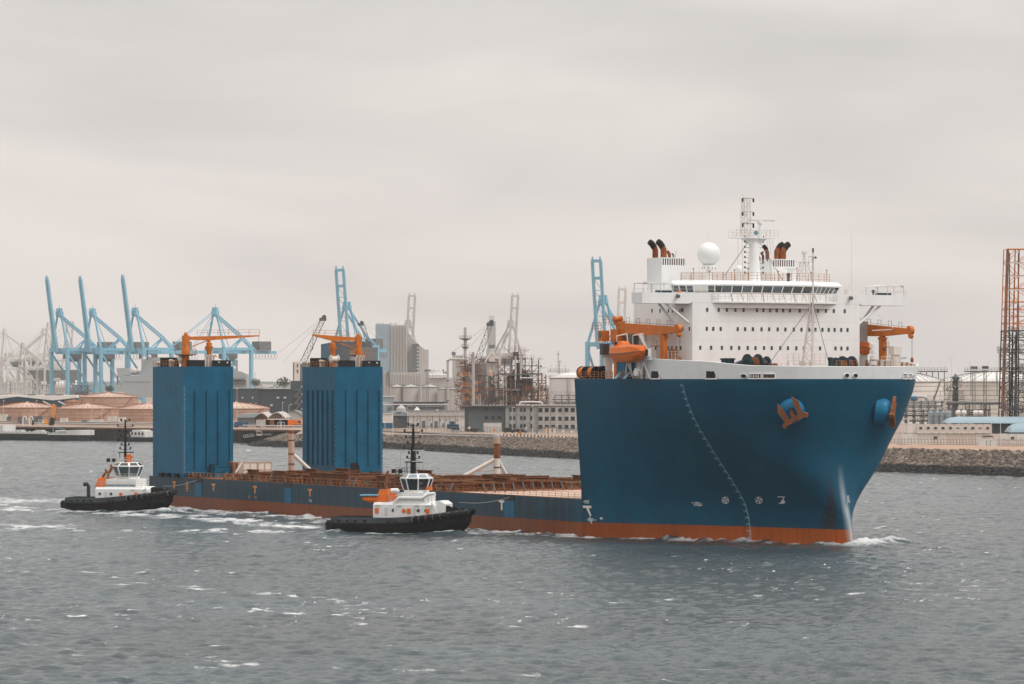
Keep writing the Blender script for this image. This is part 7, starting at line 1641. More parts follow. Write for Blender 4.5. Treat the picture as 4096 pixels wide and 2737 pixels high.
g.wins([1671], [1392+14*k for k in range(10)], 1.6, 1.3, 'tank_white', -2.2, 'lamp'); g.box('lower_hall', 1534, 1700, 1490, None, 'tank_grey', 30, -6)
for k in range(14): g.box('rib', 1540+k*11, 1542+k*11, 1492, None, 'pale_grey', 1.5, -7.5)
pol(g, [(1548,1490),(1558,1480),(1560,1540),(1552,1540)], 4, 'chute', 'steel_grey', -9)
g = BG('chimney', 'square pale blue chimney with a paler top section', 'chimney', 1966, 4500); g.box('shaft', 1950, 1982, 1286, None, 'roof_blue_pale', 12); g.box('shaft', 1953, 1979, 1300, None, 'tank_grey', 3, -1.5); g.box('top', 1955, 1978, 1263, 1287, 'pale_grey', 10, 2); g.box('louvre', 1956, 1978, 1380, 1402, 'facade_dark', 1, -3); g.box('louvre', 1955, 1976, 1405, 1424, 'facade_dark', 1, -3)
g = BG('grey_hall', 'pale grey hall with rooftop cabins behind the scaffold columns', 'hall', 1945, 2700); g.box('wall', 1905, 1995, 1452, None, 'tank_grey', 40); g.box('wall', 1920, 1992, 1432, 1452, 'facade_grey', 30, 3); g.box('roof_cabin', 1955, 1992, 1424, 1447, 'tank_white', 14, -3); g.box('roof_cabin', 1925, 1950, 1426, 1436, 'tank_grey', 10, -2)
for a, c in ((1940, 1968), (1996, 1968)): g.b(MB().beam((g.x(a), g.D-4, g.z(1450)), (g.x(c), g.D-4, g.z(1402)), .9), 'strut', 'tank_white')
for k in range(5): g.box('rib', 1925+k*16, 1927+k*16, 1455, None, 'pale_grey', 1, -1)
g = BG('grey_tower', 'pale grey rectangular tower left of the tall process column', 'tower', 1830, 2600); g.box('wall', 1809, 1852, 1422, None, 'tank_grey', 14); g.box('roof_plant', 1807, 1822, 1408, 1422, 'steel_grey', 6); g.box('side_wall', 1852, 1900, 1460, None, 'facade_grey', 14, 3)
g = BG('low_plant', 'low pale green plant building with round tanks beyond the silos', 'plant', 1760, 3000); g.box('wall', 1715, 1830, 1512, None, 'tank_grey', 20); g.box('stack_house', 1772, 1792, 1487, 1512, 'roof_grey', 8); g.b(MB().beam((g.x(1773), g.D, g.z(1487)), (g.x(1773), g.D, g.z(1478)), 1), 'pipe', 'steel_grey')
for k in range(5): g.b(MB().lathe((g.x(1722+k*14), g.D, g.z(1511)), [(2,0),(2,2.2),(.5,3)], 12), 'tank', 'pale_grey')
for k, (px, py) in enumerate(((1731, 1480), (1068, 1470))):
    g = BG('pylon', ['faint electricity pylon beyond the low plant', 'thin mast beyond the dark shed'][k], 'pylon', px, 4200); 
    if k == 0: g.b(MB().lattice((g.x(px), g.D, GZ), (g.x(px), g.D, g.z(py)), 8, 3, 6, .5), 'tower', 'tank_grey', smooth=False); g.b(MB().beam((g.x(px-14), g.D, g.z(py+4)), (g.x(px+30), g.D, g.z(py+4)), .5), 'crossarm', 'tank_grey')
    else: g.box('pole', 1019, 1021, 1490, None, 'tank_grey', .6)
# ---- process units: steel frames full of pipes, platforms and scaffolding
def unit(name, label, px0, px1, py0, D, dep, nx, nz, mats, seed, top=None, vess=3, pipes=26, scaf=True, plat='rail_orange', base=None):
    g = BG(name, label, 'process unit', (px0+px1)/2, D, 'refinery process units'); r = np.random.default_rng(seed); x0, x1 = g.x(px0), g.x(px1); zt = g.z(py0); H = zt-GZ
    hs_ = top or [1.]*(nx+1)
    xs_ = [x0+(x1-x0)*i/nx for i in range(nx+1)]
    colp = None
    for i, x in enumerate(xs_):
        for y in (D, D+dep): g.b(MB().box(x-.22, y-.22, GZ, x+.22, y+.22, GZ+H*hs_[i]), 'column', mats[0], smooth=False)
    for j in range(1, nz+1):
        z = GZ+H*j/nz
        for i in range(nx):
            if z <= GZ+H*min(hs_[i], hs_[i+1])+.1:
                g.b(MB().box(xs_[i], D-.15, z-.4, xs_[i+1], D+.15, z), 'beam', mats[int(r.integers(0, 2))], smooth=False)
                if r.random() < .75: g.b(MB().box(xs_[i], D+.2, z-.12, xs_[i+1], D+dep, z-.02), 'floor', 'dark_steel', smooth=False)
                if r.random() < .5: zz = z-H/nz; g.b(MB().beam((xs_[i], D, zz), (xs_[i+1], D, z-.3), .26).beam((xs_[i+1], D, zz), (xs_[i], D, z-.3), .2) if r.random() < .4 else MB().beam((xs_[i], D, zz), (xs_[i+1], D, z-.3), .28), 'brace', mats[0], smooth=False)
                if r.random() < .55: g.b(MB().rail([(xs_[i], D-.6, z), (xs_[i+1], D-.6, z)], 1.1, 1.1, .05, 2), 'handrail', plat if r.random() < .5 else mats[1], smooth=False)
    for k in range(vess):
        x = r.uniform(x0+2, x1-2); rr = r.uniform(.9, 2.1); z0 = GZ+H*r.uniform(.05, .5); hh = r.uniform(3, H*.35)
        g.b(MB().lathe((x, D+dep*.5, z0), [(.3,0),(rr,.5),(rr,hh),(rr*.5,hh+.6),(.2,hh+.8)], 16), 'vessel', ['steel_grey', 'facade_dark', 'tank_grey'][int(r.integers(0, 3))])
    for k in range(pipes):
        m_ = ['tank_grey', 'steel_grey', 'pale_grey', 'rust_steel', 'dark_steel', 'post_tan'][int(r.integers(0, 6))]; rad = r.uniform(.09, .26); y = D+r.uniform(-1.2, dep); xa = r.uniform(x0, x1); za = GZ+H*r.uniform(.05, .85)*.95; xb_ = min(x1, max(x0, xa+r.uniform(-9, 9))); zb = GZ+max(1, (za-GZ)+r.uniform(-.35, .2)*H)
        i = min(nx-1, max(0, int((max(xa, xb_)-x0)/(x1-x0)*nx))); zc = GZ+H*min(hs_[i], hs_[i+1]); za, zb = min(za, zc), min(zb, zc)
        g.b(MB().bend([(xa, y, GZ), (xa, y, za-.5), (xa+.5*np.sign(xb_-xa), y, za), (xb_-.5*np.sign(xb_-xa), y, za), (xb_, y, za+(zb-za)*.1), (xb_, y, zb)] if k % 2 else [(xa, y, za), (xb_, y, za), (xb_, y, zb)], [rad]*(6 if k % 2 else 3), 7), 'pipe', m_)
    if scaf:
        b = MB()
        for k in range(int((x1-x0)/1.1)*int(H/1.3)):
            x = x0+r.uniform(-1.5, x1-x0+1.5); i = min(nx-1, max(0, int((x-x0)/(x1-x0)*nx))); hz = H*min(hs_[i], hs_[i+1])*1.03; z = GZ+r.uniform(0, hz); y = D+r.uniform(-1.5, dep)
            if k % 3 == 0: b.beam((x, y, z), (x, y, min(GZ+hz+1.2, z+r.uniform(1.5, 4.5))), .09)
            elif k % 3 == 1: b.beam((x, y, z), (x+r.uniform(1.5, 4), y, z), .09)
            else: b.box(x, y, z, x+r.uniform(.3, 1.3), y+.4, z+r.uniform(.15, .7))
        g.b(b, 'scaffolding', mats[1], smooth=False, kind='stuff')
    return g
U1 = unit('process_unit', 'large scaffolded process unit with heavy steel portal frame left of the white tank', 1992, 2155, 1432, 1850, 12, 6, 9, ('dark_steel', 'rust_steel'), 5, [.98, .98, 1.0, 1.0, 1.0, .98, .98], 5, 60)
zt_ = Z(1400, 1850)
b = MB(); 
for k in range(60): x = X(rng.uniform(2030, 2100), 1850); z = rng.uniform(Z(1440, 1850), zt_+.5); b.beam((x, 1852, z), (x, 1852, min(zt_+2.5, z+rng.uniform(1, 5))), .10) if k % 2 else b.beam((x, 1852, z), (x+rng.uniform(1, 4), 1852, z), .1)
U1.b(b, 'scaffolding', 'rust_steel', smooth=False, kind='stuff')
U1.b(MB().lathe((X(2075, 1856), 1857, GZ+12), [(.5,0),(4.2,1.5),(5.8,5),(5.8,10),(3.5,13.2),(1.4,14.5),(1.2,17.0)], 24), 'vessel', 'dark_steel'); U1.b(MB().box(X(2052, 1850), 1851, Z(1440, 1850), X(2075, 1850), 1856, Z(1408, 1850)), 'penthouse', 'dark_steel', smooth=False)
for px in (2062, 2083): U1.b(MB().tube((X(px, 1850), 1848.6, Z(1520, 1850)), (X(px, 1850), 1848.6, Z(1425, 1850)), .45, n=12), 'riser', 'tank_grey')
U1.b(MB().tube((X(2080, 1850), 1848, Z(1512, 1850)), (X(2185, 1850), 1848, Z(1512, 1850)), .3), 'pipe', 'pale_grey'); U1.b(MB().box(X(1985, 1850), 1848, Z(1500, 1850), X(2165, 1850), 1849, Z(1496, 1850)), 'beam', 'steel_grey', smooth=False)
unit('process_unit', 'brown scaffolded process unit low beside the tall column', 1915, 1995, 1500, 1800, 10, 4, 7, ('dark_steel', 'rust_steel'), 8, None, 4, 34)
unit('process_unit', 'process frame right of the big scaffolded unit, hung with tubes', 2152, 2200, 1490, 1830, 9, 3, 7, ('rust_steel', 'dark_steel'), 12, [1, .98, .96, .7], 1, 20)
unit('process_unit', 'low row of frames and pipes in front of the big scaffolded unit', 1945, 2150, 1560, 1770, 8, 8, 4, ('dark_steel', 'rust_steel'), 15, None, 6, 44)
# tall column with scaffolding, its platforms and bent flue
g = BG('process_column', 'tall grey column with round platform and scaffolded foot', 'column', 1861, 1900); c = g.x(1861); r_ = 5.5*g.D/F*1.0
g.b(MB().lathe((c, 1900, GZ), [(2.6,0),(2.6,8),(2.0,9),(2.0,16),(.78,19),(.75,g.z(1310)-GZ),(.3,g.z(1310)-GZ)], 24), 'shell', 'tank_grey')
for py, rr in ((1354, 2.9), (1388, 1.6)):
    z = g.z(py); b = MB().lathe((c, 1900, z), [(.8,-.9),(rr,-.25),(rr,0),(.8,0)], 20); pf = g.b(b, 'platform', 'steel_grey'); b = MB()
    for k in range(16): a = k*.3927; a2 = a+.3927; p = (c+rr*math.cos(a), 1900+rr*math.sin(a)); q = (c+rr*math.cos(a2), 1900+rr*math.sin(a2)); b.beam((*p, z), (*p, z+1.2), .08); b.beam((*p, z+1.2), (*q, z+1.2), .08); b.beam((*p, z+.6), (*q, z+.6), .06)
    g.b(b, 'railing', 'rust_steel', pf, smooth=False)
for s in (-1, 1): g.b(MB().beam((c+s*2.6, 1898, g.z(1354)), (c+s*2.6, 1898, g.z(1337)), .09).beam((c+s*2.6, 1898, g.z(1337)), (c+s*1.2, 1898, g.z(1332)), .14), 'lamp_arm', 'pale_grey')
b = MB()
for k in range(1500):
    z = rng.uniform(GZ, g.z(1432)); w_ = 4.2 if z > g.z(1520) else 5.4; x = c+rng.uniform(-w_, w_+3); y = 1900-rng.uniform(0, 4.5)
    if k % 3 == 0: b.beam((x, y, z), (x, y, z+rng.uniform(1, 3)), .1)
    elif k % 3 == 1: b.beam((x, y, z), (x+rng.uniform(1, 3), y, z), .1)
    else: b.box(x, y, z, x+rng.uniform(.3, 1.4), y+.5, z+rng.uniform(.1, .5))
g.b(b, 'scaffolding', 'rust_steel', smooth=False, kind='stuff')
for k, py in enumerate((1496, 1537, 1564, 1594)):
    z = g.z(py+5); xa, xb_ = g.x(1842+k*3), g.x(1876); g.b(MB().box(xa, 1893.5, z-.15, xb_, 1896, z).rail([(xa, 1893.5, z), (xb_, 1893.5, z)], 1.3, .8, .05, 3), 'stair_landing', 'sign_orange', smooth=False)
    if k < 3: g.b(MB().beam((xb_, 1893.5, z), (g.x(1906), 1893.5, g.z([1496, 1537, 1564, 1594][k+1]+2)), .5, .3).beam((xb_, 1893.4, z+1.2), (g.x(1906), 1893.4, g.z([1496, 1537, 1564, 1594][k+1]+2)+1.2), .15), 'stair_flight', 'tank_white' if k == 0 else 'sign_orange', smooth=False); z2 = g.z([1496, 1537, 1564, 1594][k+1]); g.b(MB().box(g.x(1906), 1893.5, z2-.15, g.x(1919), 1896, z2).rail([(g.x(1906), 1893.5, z2), (g.x(1919), 1893.5, z2)], 1.3, .6, .09, 3), 'stair_landing', 'sign_orange', smooth=False)
g = BG('slim_column', 'short pale column in a railing cage beside the tall column', 'column', 1893, 1890); g.b(MB().lathe((g.x(1893), 1890, GZ), [(.7,0),(.7,g.z(1410)-GZ),(.2,g.z(1410)-GZ)], 14), 'shell', 'tank_grey'); g.b(MB().lattice((g.x(1887), 1890, g.z(1450)), (g.x(1887), 1890, g.z(1408)), 2.0, 2.0, 1.6, .1), 'cage', 'steel_grey', smooth=False)
g = BG('flue_pipe', 'tall pale pipe bending over to the tall column', 'pipe', 1792, 1860); zt_ = g.z(1437); g.b(MB().bend([(g.x(1791), 1860, GZ), (g.x(1791), 1860, zt_-2), (g.x(1793), 1860, zt_-.6), (g.x(1799), 1860, zt_), (g.x(1830), 1860, zt_), (g.x(1856), 1862, zt_)], [.58]*6, 14), 'pipe', 'tank_grey')
for py in (1446, 1524, 1604): g.b(MB().lathe((g.x(1791), 1860, g.z(py)), [(.6,0),(.72,0),(.72,.35),(.6,.35)], 14), 'flange', 'dark_steel')
g = BG('gold_vessel', 'small yellow bell shaped vessel above the brown scaffolds', 'vessel', 1961, 1795); g.b(MB().lathe((g.x(1961), 1795, g.z(1505)), [(1.0,0),(1.0,1.6),(.6,2.6),(.25,3.0),(.25,4.2)], 14), 'shell', 'post_tan'); g.box('support', 1958, 1964, 1505, None, 'dark_steel', .5)
# light masts with floodlight heads
def light_mast(px, py, D, label, w=1.4, hw=3.0):
    g = BG('light_mast', label, 'light mast', px, D, 'floodlight masts'); zt = g.z(py); g.b(MB().lattice((g.x(px), D, GZ), (g.x(px), D, zt), w, w*.8, 2.4, .12), 'tower', 'steel_grey', smooth=False)
    g.b(MB().box(g.x(px)-hw/2, D-.8, zt-.15, g.x(px)+hw/2, D+.8, zt), 'platform', 'dark_steel', smooth=False)
    for k in range(4): x = g.x(px)-hw/2+hw*(k+.5)/4; g.b(MB().box(x-.3, D-1.0, zt+.6, x+.3, D-.6, zt+1.7), 'floodlight', 'dark_steel', smooth=False)
light_mast(1710, 1492, 2000, 'floodlight mast before the domed silos', 1.1, 3.2); light_mast(3895, 1483, 1560, 'floodlight mast before the cream tanks, left one', 1.2, 2.8); light_mast(3940, 1482, 1560, 'floodlight mast before the cream tanks, right one', 1.2, 2.6)
# ---- row of buildings on the near edge of the industrial area
DW = gd(1713)
g = BG('white_warehouse', 'long white warehouse with grey upper band and dark doors', 'warehouse', 1750, DW)
g.box('wall', 1633, 1868, 1662, None, 'facade_white', 24); g.box('roof_band', 1628, 1872, 1643, 1664, 'tank_grey', 25, -.6); g.box('roof_edge', 1628, 1872, 1642, 1644, 'trim_dark', .4, -.8)
for px in (1634, 1654, 1680, 1708, 1729, 1757, 1779, 1797, 1822): g.box('pilaster', px, px+1.5, 1664, None, 'trim_dark', .2, -.15)
g.box('door', 1688, 1701, 1684, None, 'facade_dark', .3, -.2); g.box('door', 1738, 1751, 1685, None, 'facade_dark', .3, -.2); g.box('door', 1800, 1819, 1686, 1697, 'shed_blue', .3, -.2)
g.wins([1644, 1669, 1725, 1773], [1701], .7, 1.6, 'facade_dark', -.1, 'window'); g.wins([1669, 1719, 1761, 1786, 1830], [1681], .35, .8, 'trim_dark', -.1, 'window')
for k in range(9): g.box('wall_lamp', 1643+k*24, 1646+k*24, 1648, 1650, 'trim_dark', .3, -.8)
g.b(MB().tube((g.x(1748), DW+4, g.z(1643)), (g.x(1748), DW+4, g.z(1639)), .7, n=12), 'roof_vent', 'tank_white')
for i, (px, r_) in enumerate(((1605, 19), (1668, 14))):
    g = BG('dome_tank', ['low pale dome left of the white warehouse roof', 'low pale dome peeping over the white warehouse roof'][i], 'storage tank', px, DW+60, 'low domes'); w_ = r_*g.D/F; g.b(MB().lathe((g.x(px), g.D, GZ), [(w_,0),(w_,g.z(1634+i*9)-GZ),(w_*.5,g.z(1630+i*9)-GZ+.6),(.2,g.z(1627+i*8)-GZ+.8)], 24), 'shell', 'tank_grey' if i == 0 else 'cream_white')
g = BG('dark_shed', 'dark grey shed with rounded roof left of the white warehouse', 'shed', 1600, DW+10); g.box('wall', 1572, 1630, 1652, None, 'facade_dark', 20); pol(g, [(1534,1664),(1544,1652),(1560,1646),(1618,1646),(1630,1652),(1630,1664)], 20, 'roof', 'roof_grey', -1); g.b(MB().beam((g.x(1584), g.D-1, g.z(1672)), (g.x(1598), g.D-1, g.z(1706)), .5), 'outside_stair', 'steel_grey')
g.wins([1591, 1600], [1650], .7, .7, 'trim_dark', -1.2, 'vent')
g = BG('blue_white_shed', 'small shed painted white above and blue below beside the far casing', 'shed', 1545, DW-15); g.box('wall', 1520, 1569, 1656, 1678, 'tank_white', 12); g.box('wall', 1520, 1569, 1678, 1692, 'cream_white', 12, .1); g.box('wall', 1520, 1569, 1692, None, 'panel_blue', 12, .05); g.box('roof', 1519, 1570, 1655, 1657, 'tank_grey', 13, -.5)
g = BG('grey_block', 'plain grey block above the blue and white shed', 'building', 1555, DW+90); g.box('wall', 1520, 1576, 1587, None, 'roof_grey', 15); g.box('parapet', 1520, 1577, 1585, 1588, 'pale_grey', 16, -.3); g.b(MB().box(g.x(1554), g.D-.3, g.z(1640), g.x(1556), g.D, g.z(1625)).box(g.x(1554), g.D-.3, g.z(1634), g.x(1566), g.D, g.z(1633)), 'bracket', 'steel_grey')
g = BG('long_hall', 'long low dark hall with white pipe along it behind the warehouse', 'hall', 1680, DW+80); g.box('wall', 1576, 1775, 1610, None, 'facade_dark', 20); g.box('roof', 1574, 1790, 1608, 1612, 'shed_dark', 22, -1); g.b(MB().tube((g.x(1534), g.D-3, g.z(1618)), (g.x(1790), g.D-3, g.z(1618)), .22), 'pipe', 'tank_white')
for k in range(9): g.box('louvre', 1640+k*15, 1652+k*15, 1622, 1628, 'roof_grey', .3, -.3)
DO = gd(1727)
g = BG('office_building', 'three storey grey office building in dark, mid and light sections', 'office building', 2080, DO)
wd_ = g.box('wing', 1872, 2022, 1627, None, 'facade_dark', 16, 2, label='dark grey wing of the office'); g.box('wing', 1858, 1916, 1630, None, 'facade_dark', 16, 4); wm_ = g.box('wing', 2022, 2150, 1625, None, 'facade_grey', 16, .5, label='mid grey wing of the office'); wl_ = g.box('wing', 2150, 2330, 1626, None, 'tank_grey', 16, label='light grey wing of the office')
for a, c in ((1858, 2023), (2022, 2331)): g.box('parapet', a, c, 1623, 1627, 'trim_dark', 17, -.4)
g.wins([1946, 1972, 1997], [1638, 1671], 1.5, 1.15, 'glass_dark', 2); g.wins([2043, 2057, 2085, 2099, 2126], [1639.5, 1673, 1705], .85, 1.55, 'glass_dark', .5); g.wins([2162, 2187, 2213, 2239, 2266, 2291, 2317], [1640, 1674, 1707], 1.6, 1.5, 'glass_dark', 0)
for px in (2036, 2064, 2092, 2120, 2151, 2201, 2252): g.box('pilaster', px, px+1.4, 1629, None, 'steel_grey', .15, -.12 if px > 2149 else .38)
for py in (1659, 1693): g.box('floor_band', 2022, 2330, py, py+.9, 'steel_grey', .1, -.06)
for k in range(34): g.box('roof_unit', 2064+k*7.4, 2068.5+k*7.4, 1617.5+(k*13 % 3), 1623.5, 'tank_white', 1.2, 3)
for k in range(8): g.box('roof_unit', 1902+k*14, 1909+k*14, 1617+(k*5 % 4), 1627, 'tank_grey', 2, 3)
g.b(MB().bend([(g.x(2078), DO+6, g.z(1623)), (g.x(2080), DO+6, g.z(1612)), (g.x(2088), DO+6, g.z(1609)), (g.x(2130), DO+6, g.z(1608)), (g.x(2164), DO+6, g.z(1610)), (g.x(2169), DO+6, g.z(1614)), (g.x(2170), DO+6, g.z(1623))], [.33]*7, 10), 'roof_duct', 'tank_white')
g.b(MB().rail([(g.x(1860), DO+3, g.z(1700)), (g.x(1912), DO+3, g.z(1700))], 1.2, 1, .06, 3), 'balcony_rail', 'steel_grey', smooth=False)
# pipe racks
def rack(px0, px1, py0, py1, D, label, n=5, seed=1, mat='steel_grey'):
    g = BG('pipe_rack', label, 'pipe rack', (px0+px1)/2, D, 'pipe racks'); r = np.random.default_rng(seed); x0, x1, zt, zb = g.x(px0), g.x(px1), g.z(py0), max(GZ, g.z(py1))
    for k in range(n+1): x = x0+(x1-x0)*k/n; g.b(MB().beam((x, D, GZ), (x, D, zt), .35).beam((x, D+5, GZ), (x, D+5, zt), .35).beam((x, D, zt-.3), (x, D+5, zt-.3), .3).beam((x, D, (zt+zb)/2), (x, D+5, (zt+zb)/2), .3), 'bent', mat, smooth=False)
    for k in range(16): z = zb+(zt-zb)*(k % 5+.5)/5+r.uniform(-.2, .2)*1.; y = D+r.uniform(0, 5); xa = x0+(x1-x0)*r.uniform(0, .25); xb_ = x1-(x1-x0)*r.uniform(0, .25); g.b(MB().tube((xa, y, z), (xb_, y, z), r.uniform(.08, .3), n=8), 'pipe', ['steel_grey', 'tank_grey', 'dark_steel', 'pale_grey'][k % 4])
    b = MB().rail([(x0, D-.3, zt), (x1, D-.3, zt)], 1.1, 1.8, .06, 2); g.b(b, 'handrail', mat, smooth=False); return g
rack(2192, 2330, 1578, 1620, 1720, 'pipe rack between white tank and office roof', 5, 2); rack(3600, 3800, 1604, 1640, 1480, 'pipe rack close right of the ship bow', 7, 3, 'steel_grey'); rack(3590, 3800, 1640, 1690, 1470, 'dark lower pipe rack right of the ship bow', 6, 4, 'dark_steel'); rack(3850, 3960, 1636, 1680, 1460, 'pipe rack below the two floodlight masts', 5, 5); rack(4030, 4180, 1600, 1670, 1440, 'pipe rack inside the lattice tower foot', 4, 6)
# distillation column at right
g = BG('distillation_column', 'dark stubby column with platforms before the cream tanks', 'column', 3822, 1500); c = g.x(3822); zt_ = g.z(1500)
g.b(MB().lathe((c, 1500, GZ), [(1.9,0),(1.9,6),(1.15,7),(1.1,zt_-GZ-1.5),(.5,zt_-GZ),(.2,zt_-GZ+.4)], 20), 'shell', 'steel_grey')
for k, (py, w_) in enumerate(((1524, 2.0), (1549, 2.1), (1596, 3.0), (1575, 2.6), (1618, 3.6))):
    z = g.z(py); g.b(MB().box(c-w_, 1497.6, z-.2, c+w_, 1502, z).rail([(c-w_, 1497.6, z), (c+w_, 1497.6, z)], 1.2, .7, .08, 3), 'platform', 'dark_steel', smooth=False)
for k in range(14): x = c+rng.uniform(-4.2, 4.2); z = GZ+rng.uniform(4, 12); g.b(MB().bend([(x, 1497.5, GZ), (x, 1497.5, z), (x+rng.uniform(-2, 2), 1498, z+.4)], [.16]*3, 7), 'pipe', ['steel_grey', 'tank_grey', 'dark_steel'][k % 3])
for s in (-1, 1): g.b(MB().lathe((c+s*.8, 1499, zt_-1.2), [(.2,-.6),(.55,-.4),(.55,.4),(.2,.6)], 12, (0,1,0)), 'head_drum', 'dark_steel')
for k in range(8): x = c+rng.uniform(-2.2, 2.2); z = g.z(rng.uniform(1505, 1610)); g.b(MB().beam((x, 1497, z), (x+.6*(1 if k % 2 else -1), 1497, z+.9), .16), 'lamp_tube', 'tank_white')
# small vertical silos
for k, px in enumerate((3724, 3750, 3773, 3794)):
    g = BG('vertical_silo', 'pale vertical silo, %s of four beside the blue curved roof' % ['first', 'second', 'third', 'fourth'][k], 'silo', px, 1400-k*2, 'four vertical silos'); g.b(MB().lathe((g.x(px), g.D, GZ), [(1.02,0),(1.02,g.z(1649)-GZ),(.7,g.z(1646)-GZ),(.2,g.z(1645)-GZ)], 20), 'shell', 'roof_grey'); g.b(MB().beam((g.x(px), g.D, g.z(1645)), (g.x(px+3), g.D, g.z(1641)), .18), 'vent', 'pale_grey'); g.b(MB().lathe((g.x(px), g.D, GZ+8), [(1.03,0),(1.08,0),(1.08,.12),(1.03,.12)], 20), 'band', 'steel_grey')
g = BG('horizontal_vessel', 'row of pale horizontal vessels beside the dark column foot', 'vessel', 3890, 1430)
for a in (3822, 3845, 3892, 3912): g.b(MB().lathe((g.x(a), 1430, g.z(1652)), [(.2,0),(.9,.2),(.9,1.7),(.2,1.9)], 16, (1,0,0)), 'drum', 'tank_white')
g = BG('overhead_pipe', 'thick horizontal pipe on trestles before the cream tanks', 'pipe', 3900, 1450); g.b(MB().tube((g.x(3785), 1450, g.z(1611)), (g.x(4012), 1450, g.z(1613)), .5, n=14), 'pipe', 'steel_grey')
for px in (3800, 3870, 3932, 3952): g.b(MB().lattice((g.x(px), 1450, GZ), (g.x(px), 1450, g.z(1615)), 1.4, 1.4, 2, .16), 'trestle', 'dark_steel', smooth=False)
g = BG('pipe_bundle', 'bent pipes with a blue tank close beside the ship bow', 'pipes', 3640, 1490)
for k in range(3): g.b(MB().bend([(g.x(3600), 1490-k, g.z(1580+k*4)), (g.x(3690), 1490-k, g.z(1580+k*4)), (g.x(3706), 1490-k, g.z(1586+k*4)), (g.x(3708), 1490-k, g.z(1602))], [.5]*4, 10), 'pipe', 'tank_grey')
g.b(MB().lathe((g.x(3652), 1488, g.z(1595)), [(.2,-1.1),(1.0,-1),(1.0,1),(.2,1.1)], 16, (1,0,0)), 'drum', 'bright_blue'); g.b(MB().tube((g.x(3666), 1488, g.z(1602)), (g.x(3666), 1488, g.z(1586)), .5), 'drum', 'mark_orange')
# catwalks on top of the cream tanks
for i, (a, c, py) in enumerate(((3672, 3790, 1484), (3858, 4120, 1484))):
    g = BG('tank_catwalk', ['railed catwalk over the left cream tank', 'railed catwalk over the right cream tank'][i], 'catwalk', (a+c)/2, 1745+i*30, z=GZ); z = g.z(py); g.b(MB().box(g.x(a), g.D, z-.5, g.x(c), g.D+1.4, z), 'deck', 'trim_dark', smooth=False); g.b(MB().rail([(g.x(a), g.D, z), (g.x(c), g.D, z)], 1.3, 1.3, .08, 2), 'railing', 'steel_grey', smooth=False)
    for k in range(7): x = g.x(a+(c-a)*(k+.5)/7); g.b(MB().beam((x, g.D, z), (x, g.D, z+3.2), .09).beam((x, g.D, z+3.2), (x-.9*(1 if k % 2 else -1), g.D, z+4.3), .12), 'lamp_post', 'pale_grey', smooth=False)
    for k in range(5): x = g.x(a+(c-a)*(k+.5)/5); g.b(MB().beam((x, g.D+.7, GZ+14), (x, g.D+.7, z-.4), .35), 'support', 'steel_grey', smooth=False)
g = BG('tank_catwalk', 'railed walkway with lamp arms over the white tank left of the bow', 'catwalk', 2250, 1765); z = g.z(1487); g.b(MB().box(g.x(2192), g.D+10, z-.2, g.x(2276), g.D+11, z).rail([(g.x(2192), g.D+10, z), (g.x(2276), g.D+10, z)], 1.2, 1.2, .08, 2), 'deck', 'trim_dark', smooth=False)
for k, px in enumerate((2203, 2224, 2263)): g.b(MB().beam((g.x(px), g.D+10, z), (g.x(px), g.D+10, z+2), .08).beam((g.x(px), g.D+10, z+2), (g.x(px+6 if k < 2 else px-5), g.D+10, z+3), .12), 'lamp_arm', 'steel_grey', smooth=False)
for k, (px, py) in enumerate(((2234, 1404), (2240, 1445))): g.b(MB().beam((g.x(px), g.D+12, z-1), (g.x(px), g.D+12, g.z(py)), .25).beam((g.x(px-8), g.D+12, g.z(py+14 if k == 0 else py)), (g.x(px+8), g.D+12, g.z(py+14 if k == 0 else py)), .18), 'lightning_mast', 'steel_grey', smooth=False)
for k, px in enumerate((2204, 2267, 2272, 2280)): g.b(MB().tube((g.x(px), 1757+abs(px-2300)*.02, GZ+6), (g.x(px), 1757+abs(px-2300)*.02, g.z(1518)), .28 if k else .2), 'pipe', 'tank_grey')
# tall lattice tower at the right edge
g = BG('lattice_tower', 'very tall lattice tower, orange above and dark steel below, at the right edge', 'tower', 4060, 1390); D = 1390
def TW(mb, pa, pb, qa, qb, r_, bays, d, rb=None):
    """flat truss between two inclined chords (px,py bottom -> top)"""
    rb = rb or r_*.6; A = lambda t: Vector((g.x(pa[0]+(pb[0]-pa[0])*t), D+d, g.z(pa[1]+(pb[1]-pa[1])*t))); B_ = lambda t: Vector((g.x(qa[0]+(qb[0]-qa[0])*t), D+d, g.z(qa[1]+(qb[1]-qa[1])*t)))
    mb.beam(A(0), A(1), r_); mb.beam(B_(0), B_(1), r_)
    for k in range(bays): mb.beam(A((k+1)/bays), B_((k+1)/bays), rb); mb.beam(A(k/bays) if k % 2 else B_(k/bays), B_((k+1)/bays) if k % 2 else A((k+1)/bays), rb)
for d in (0, 7):
    o = -6*(d > 0)
    for y0, y1, m_, nm in ((1206, 997, 'crane_orange', 0), (1322, 1208, 'crane_orange', 0), (1668, 1322, 'dark_steel', 1)):
        f = lambda x_, y: x_+(y-997)*(-.030)
        b = MB(); TW(b, (f(4031, y0)+o, y0), (f(4031, y1)+o, y1), (f(4085, y0)+o-8+(y0-997)*.012, y0), (f(4085, y1)+o-8, y1), .42 if nm else .32, 4 if not nm else 9, d); g.b(b, 'truss', m_, smooth=False)
        b = MB(); TW(b, (f(4085, y0)+o-8, y0), (f(4085, y1)+o-8, y1), (f(4150, y0)+o+(y0-997)*.06, y0), (f(4150, y1)+o, y1), .42 if nm else .32, 4 if not nm else 9, d); g.b(b, 'truss', m_, smooth=False)
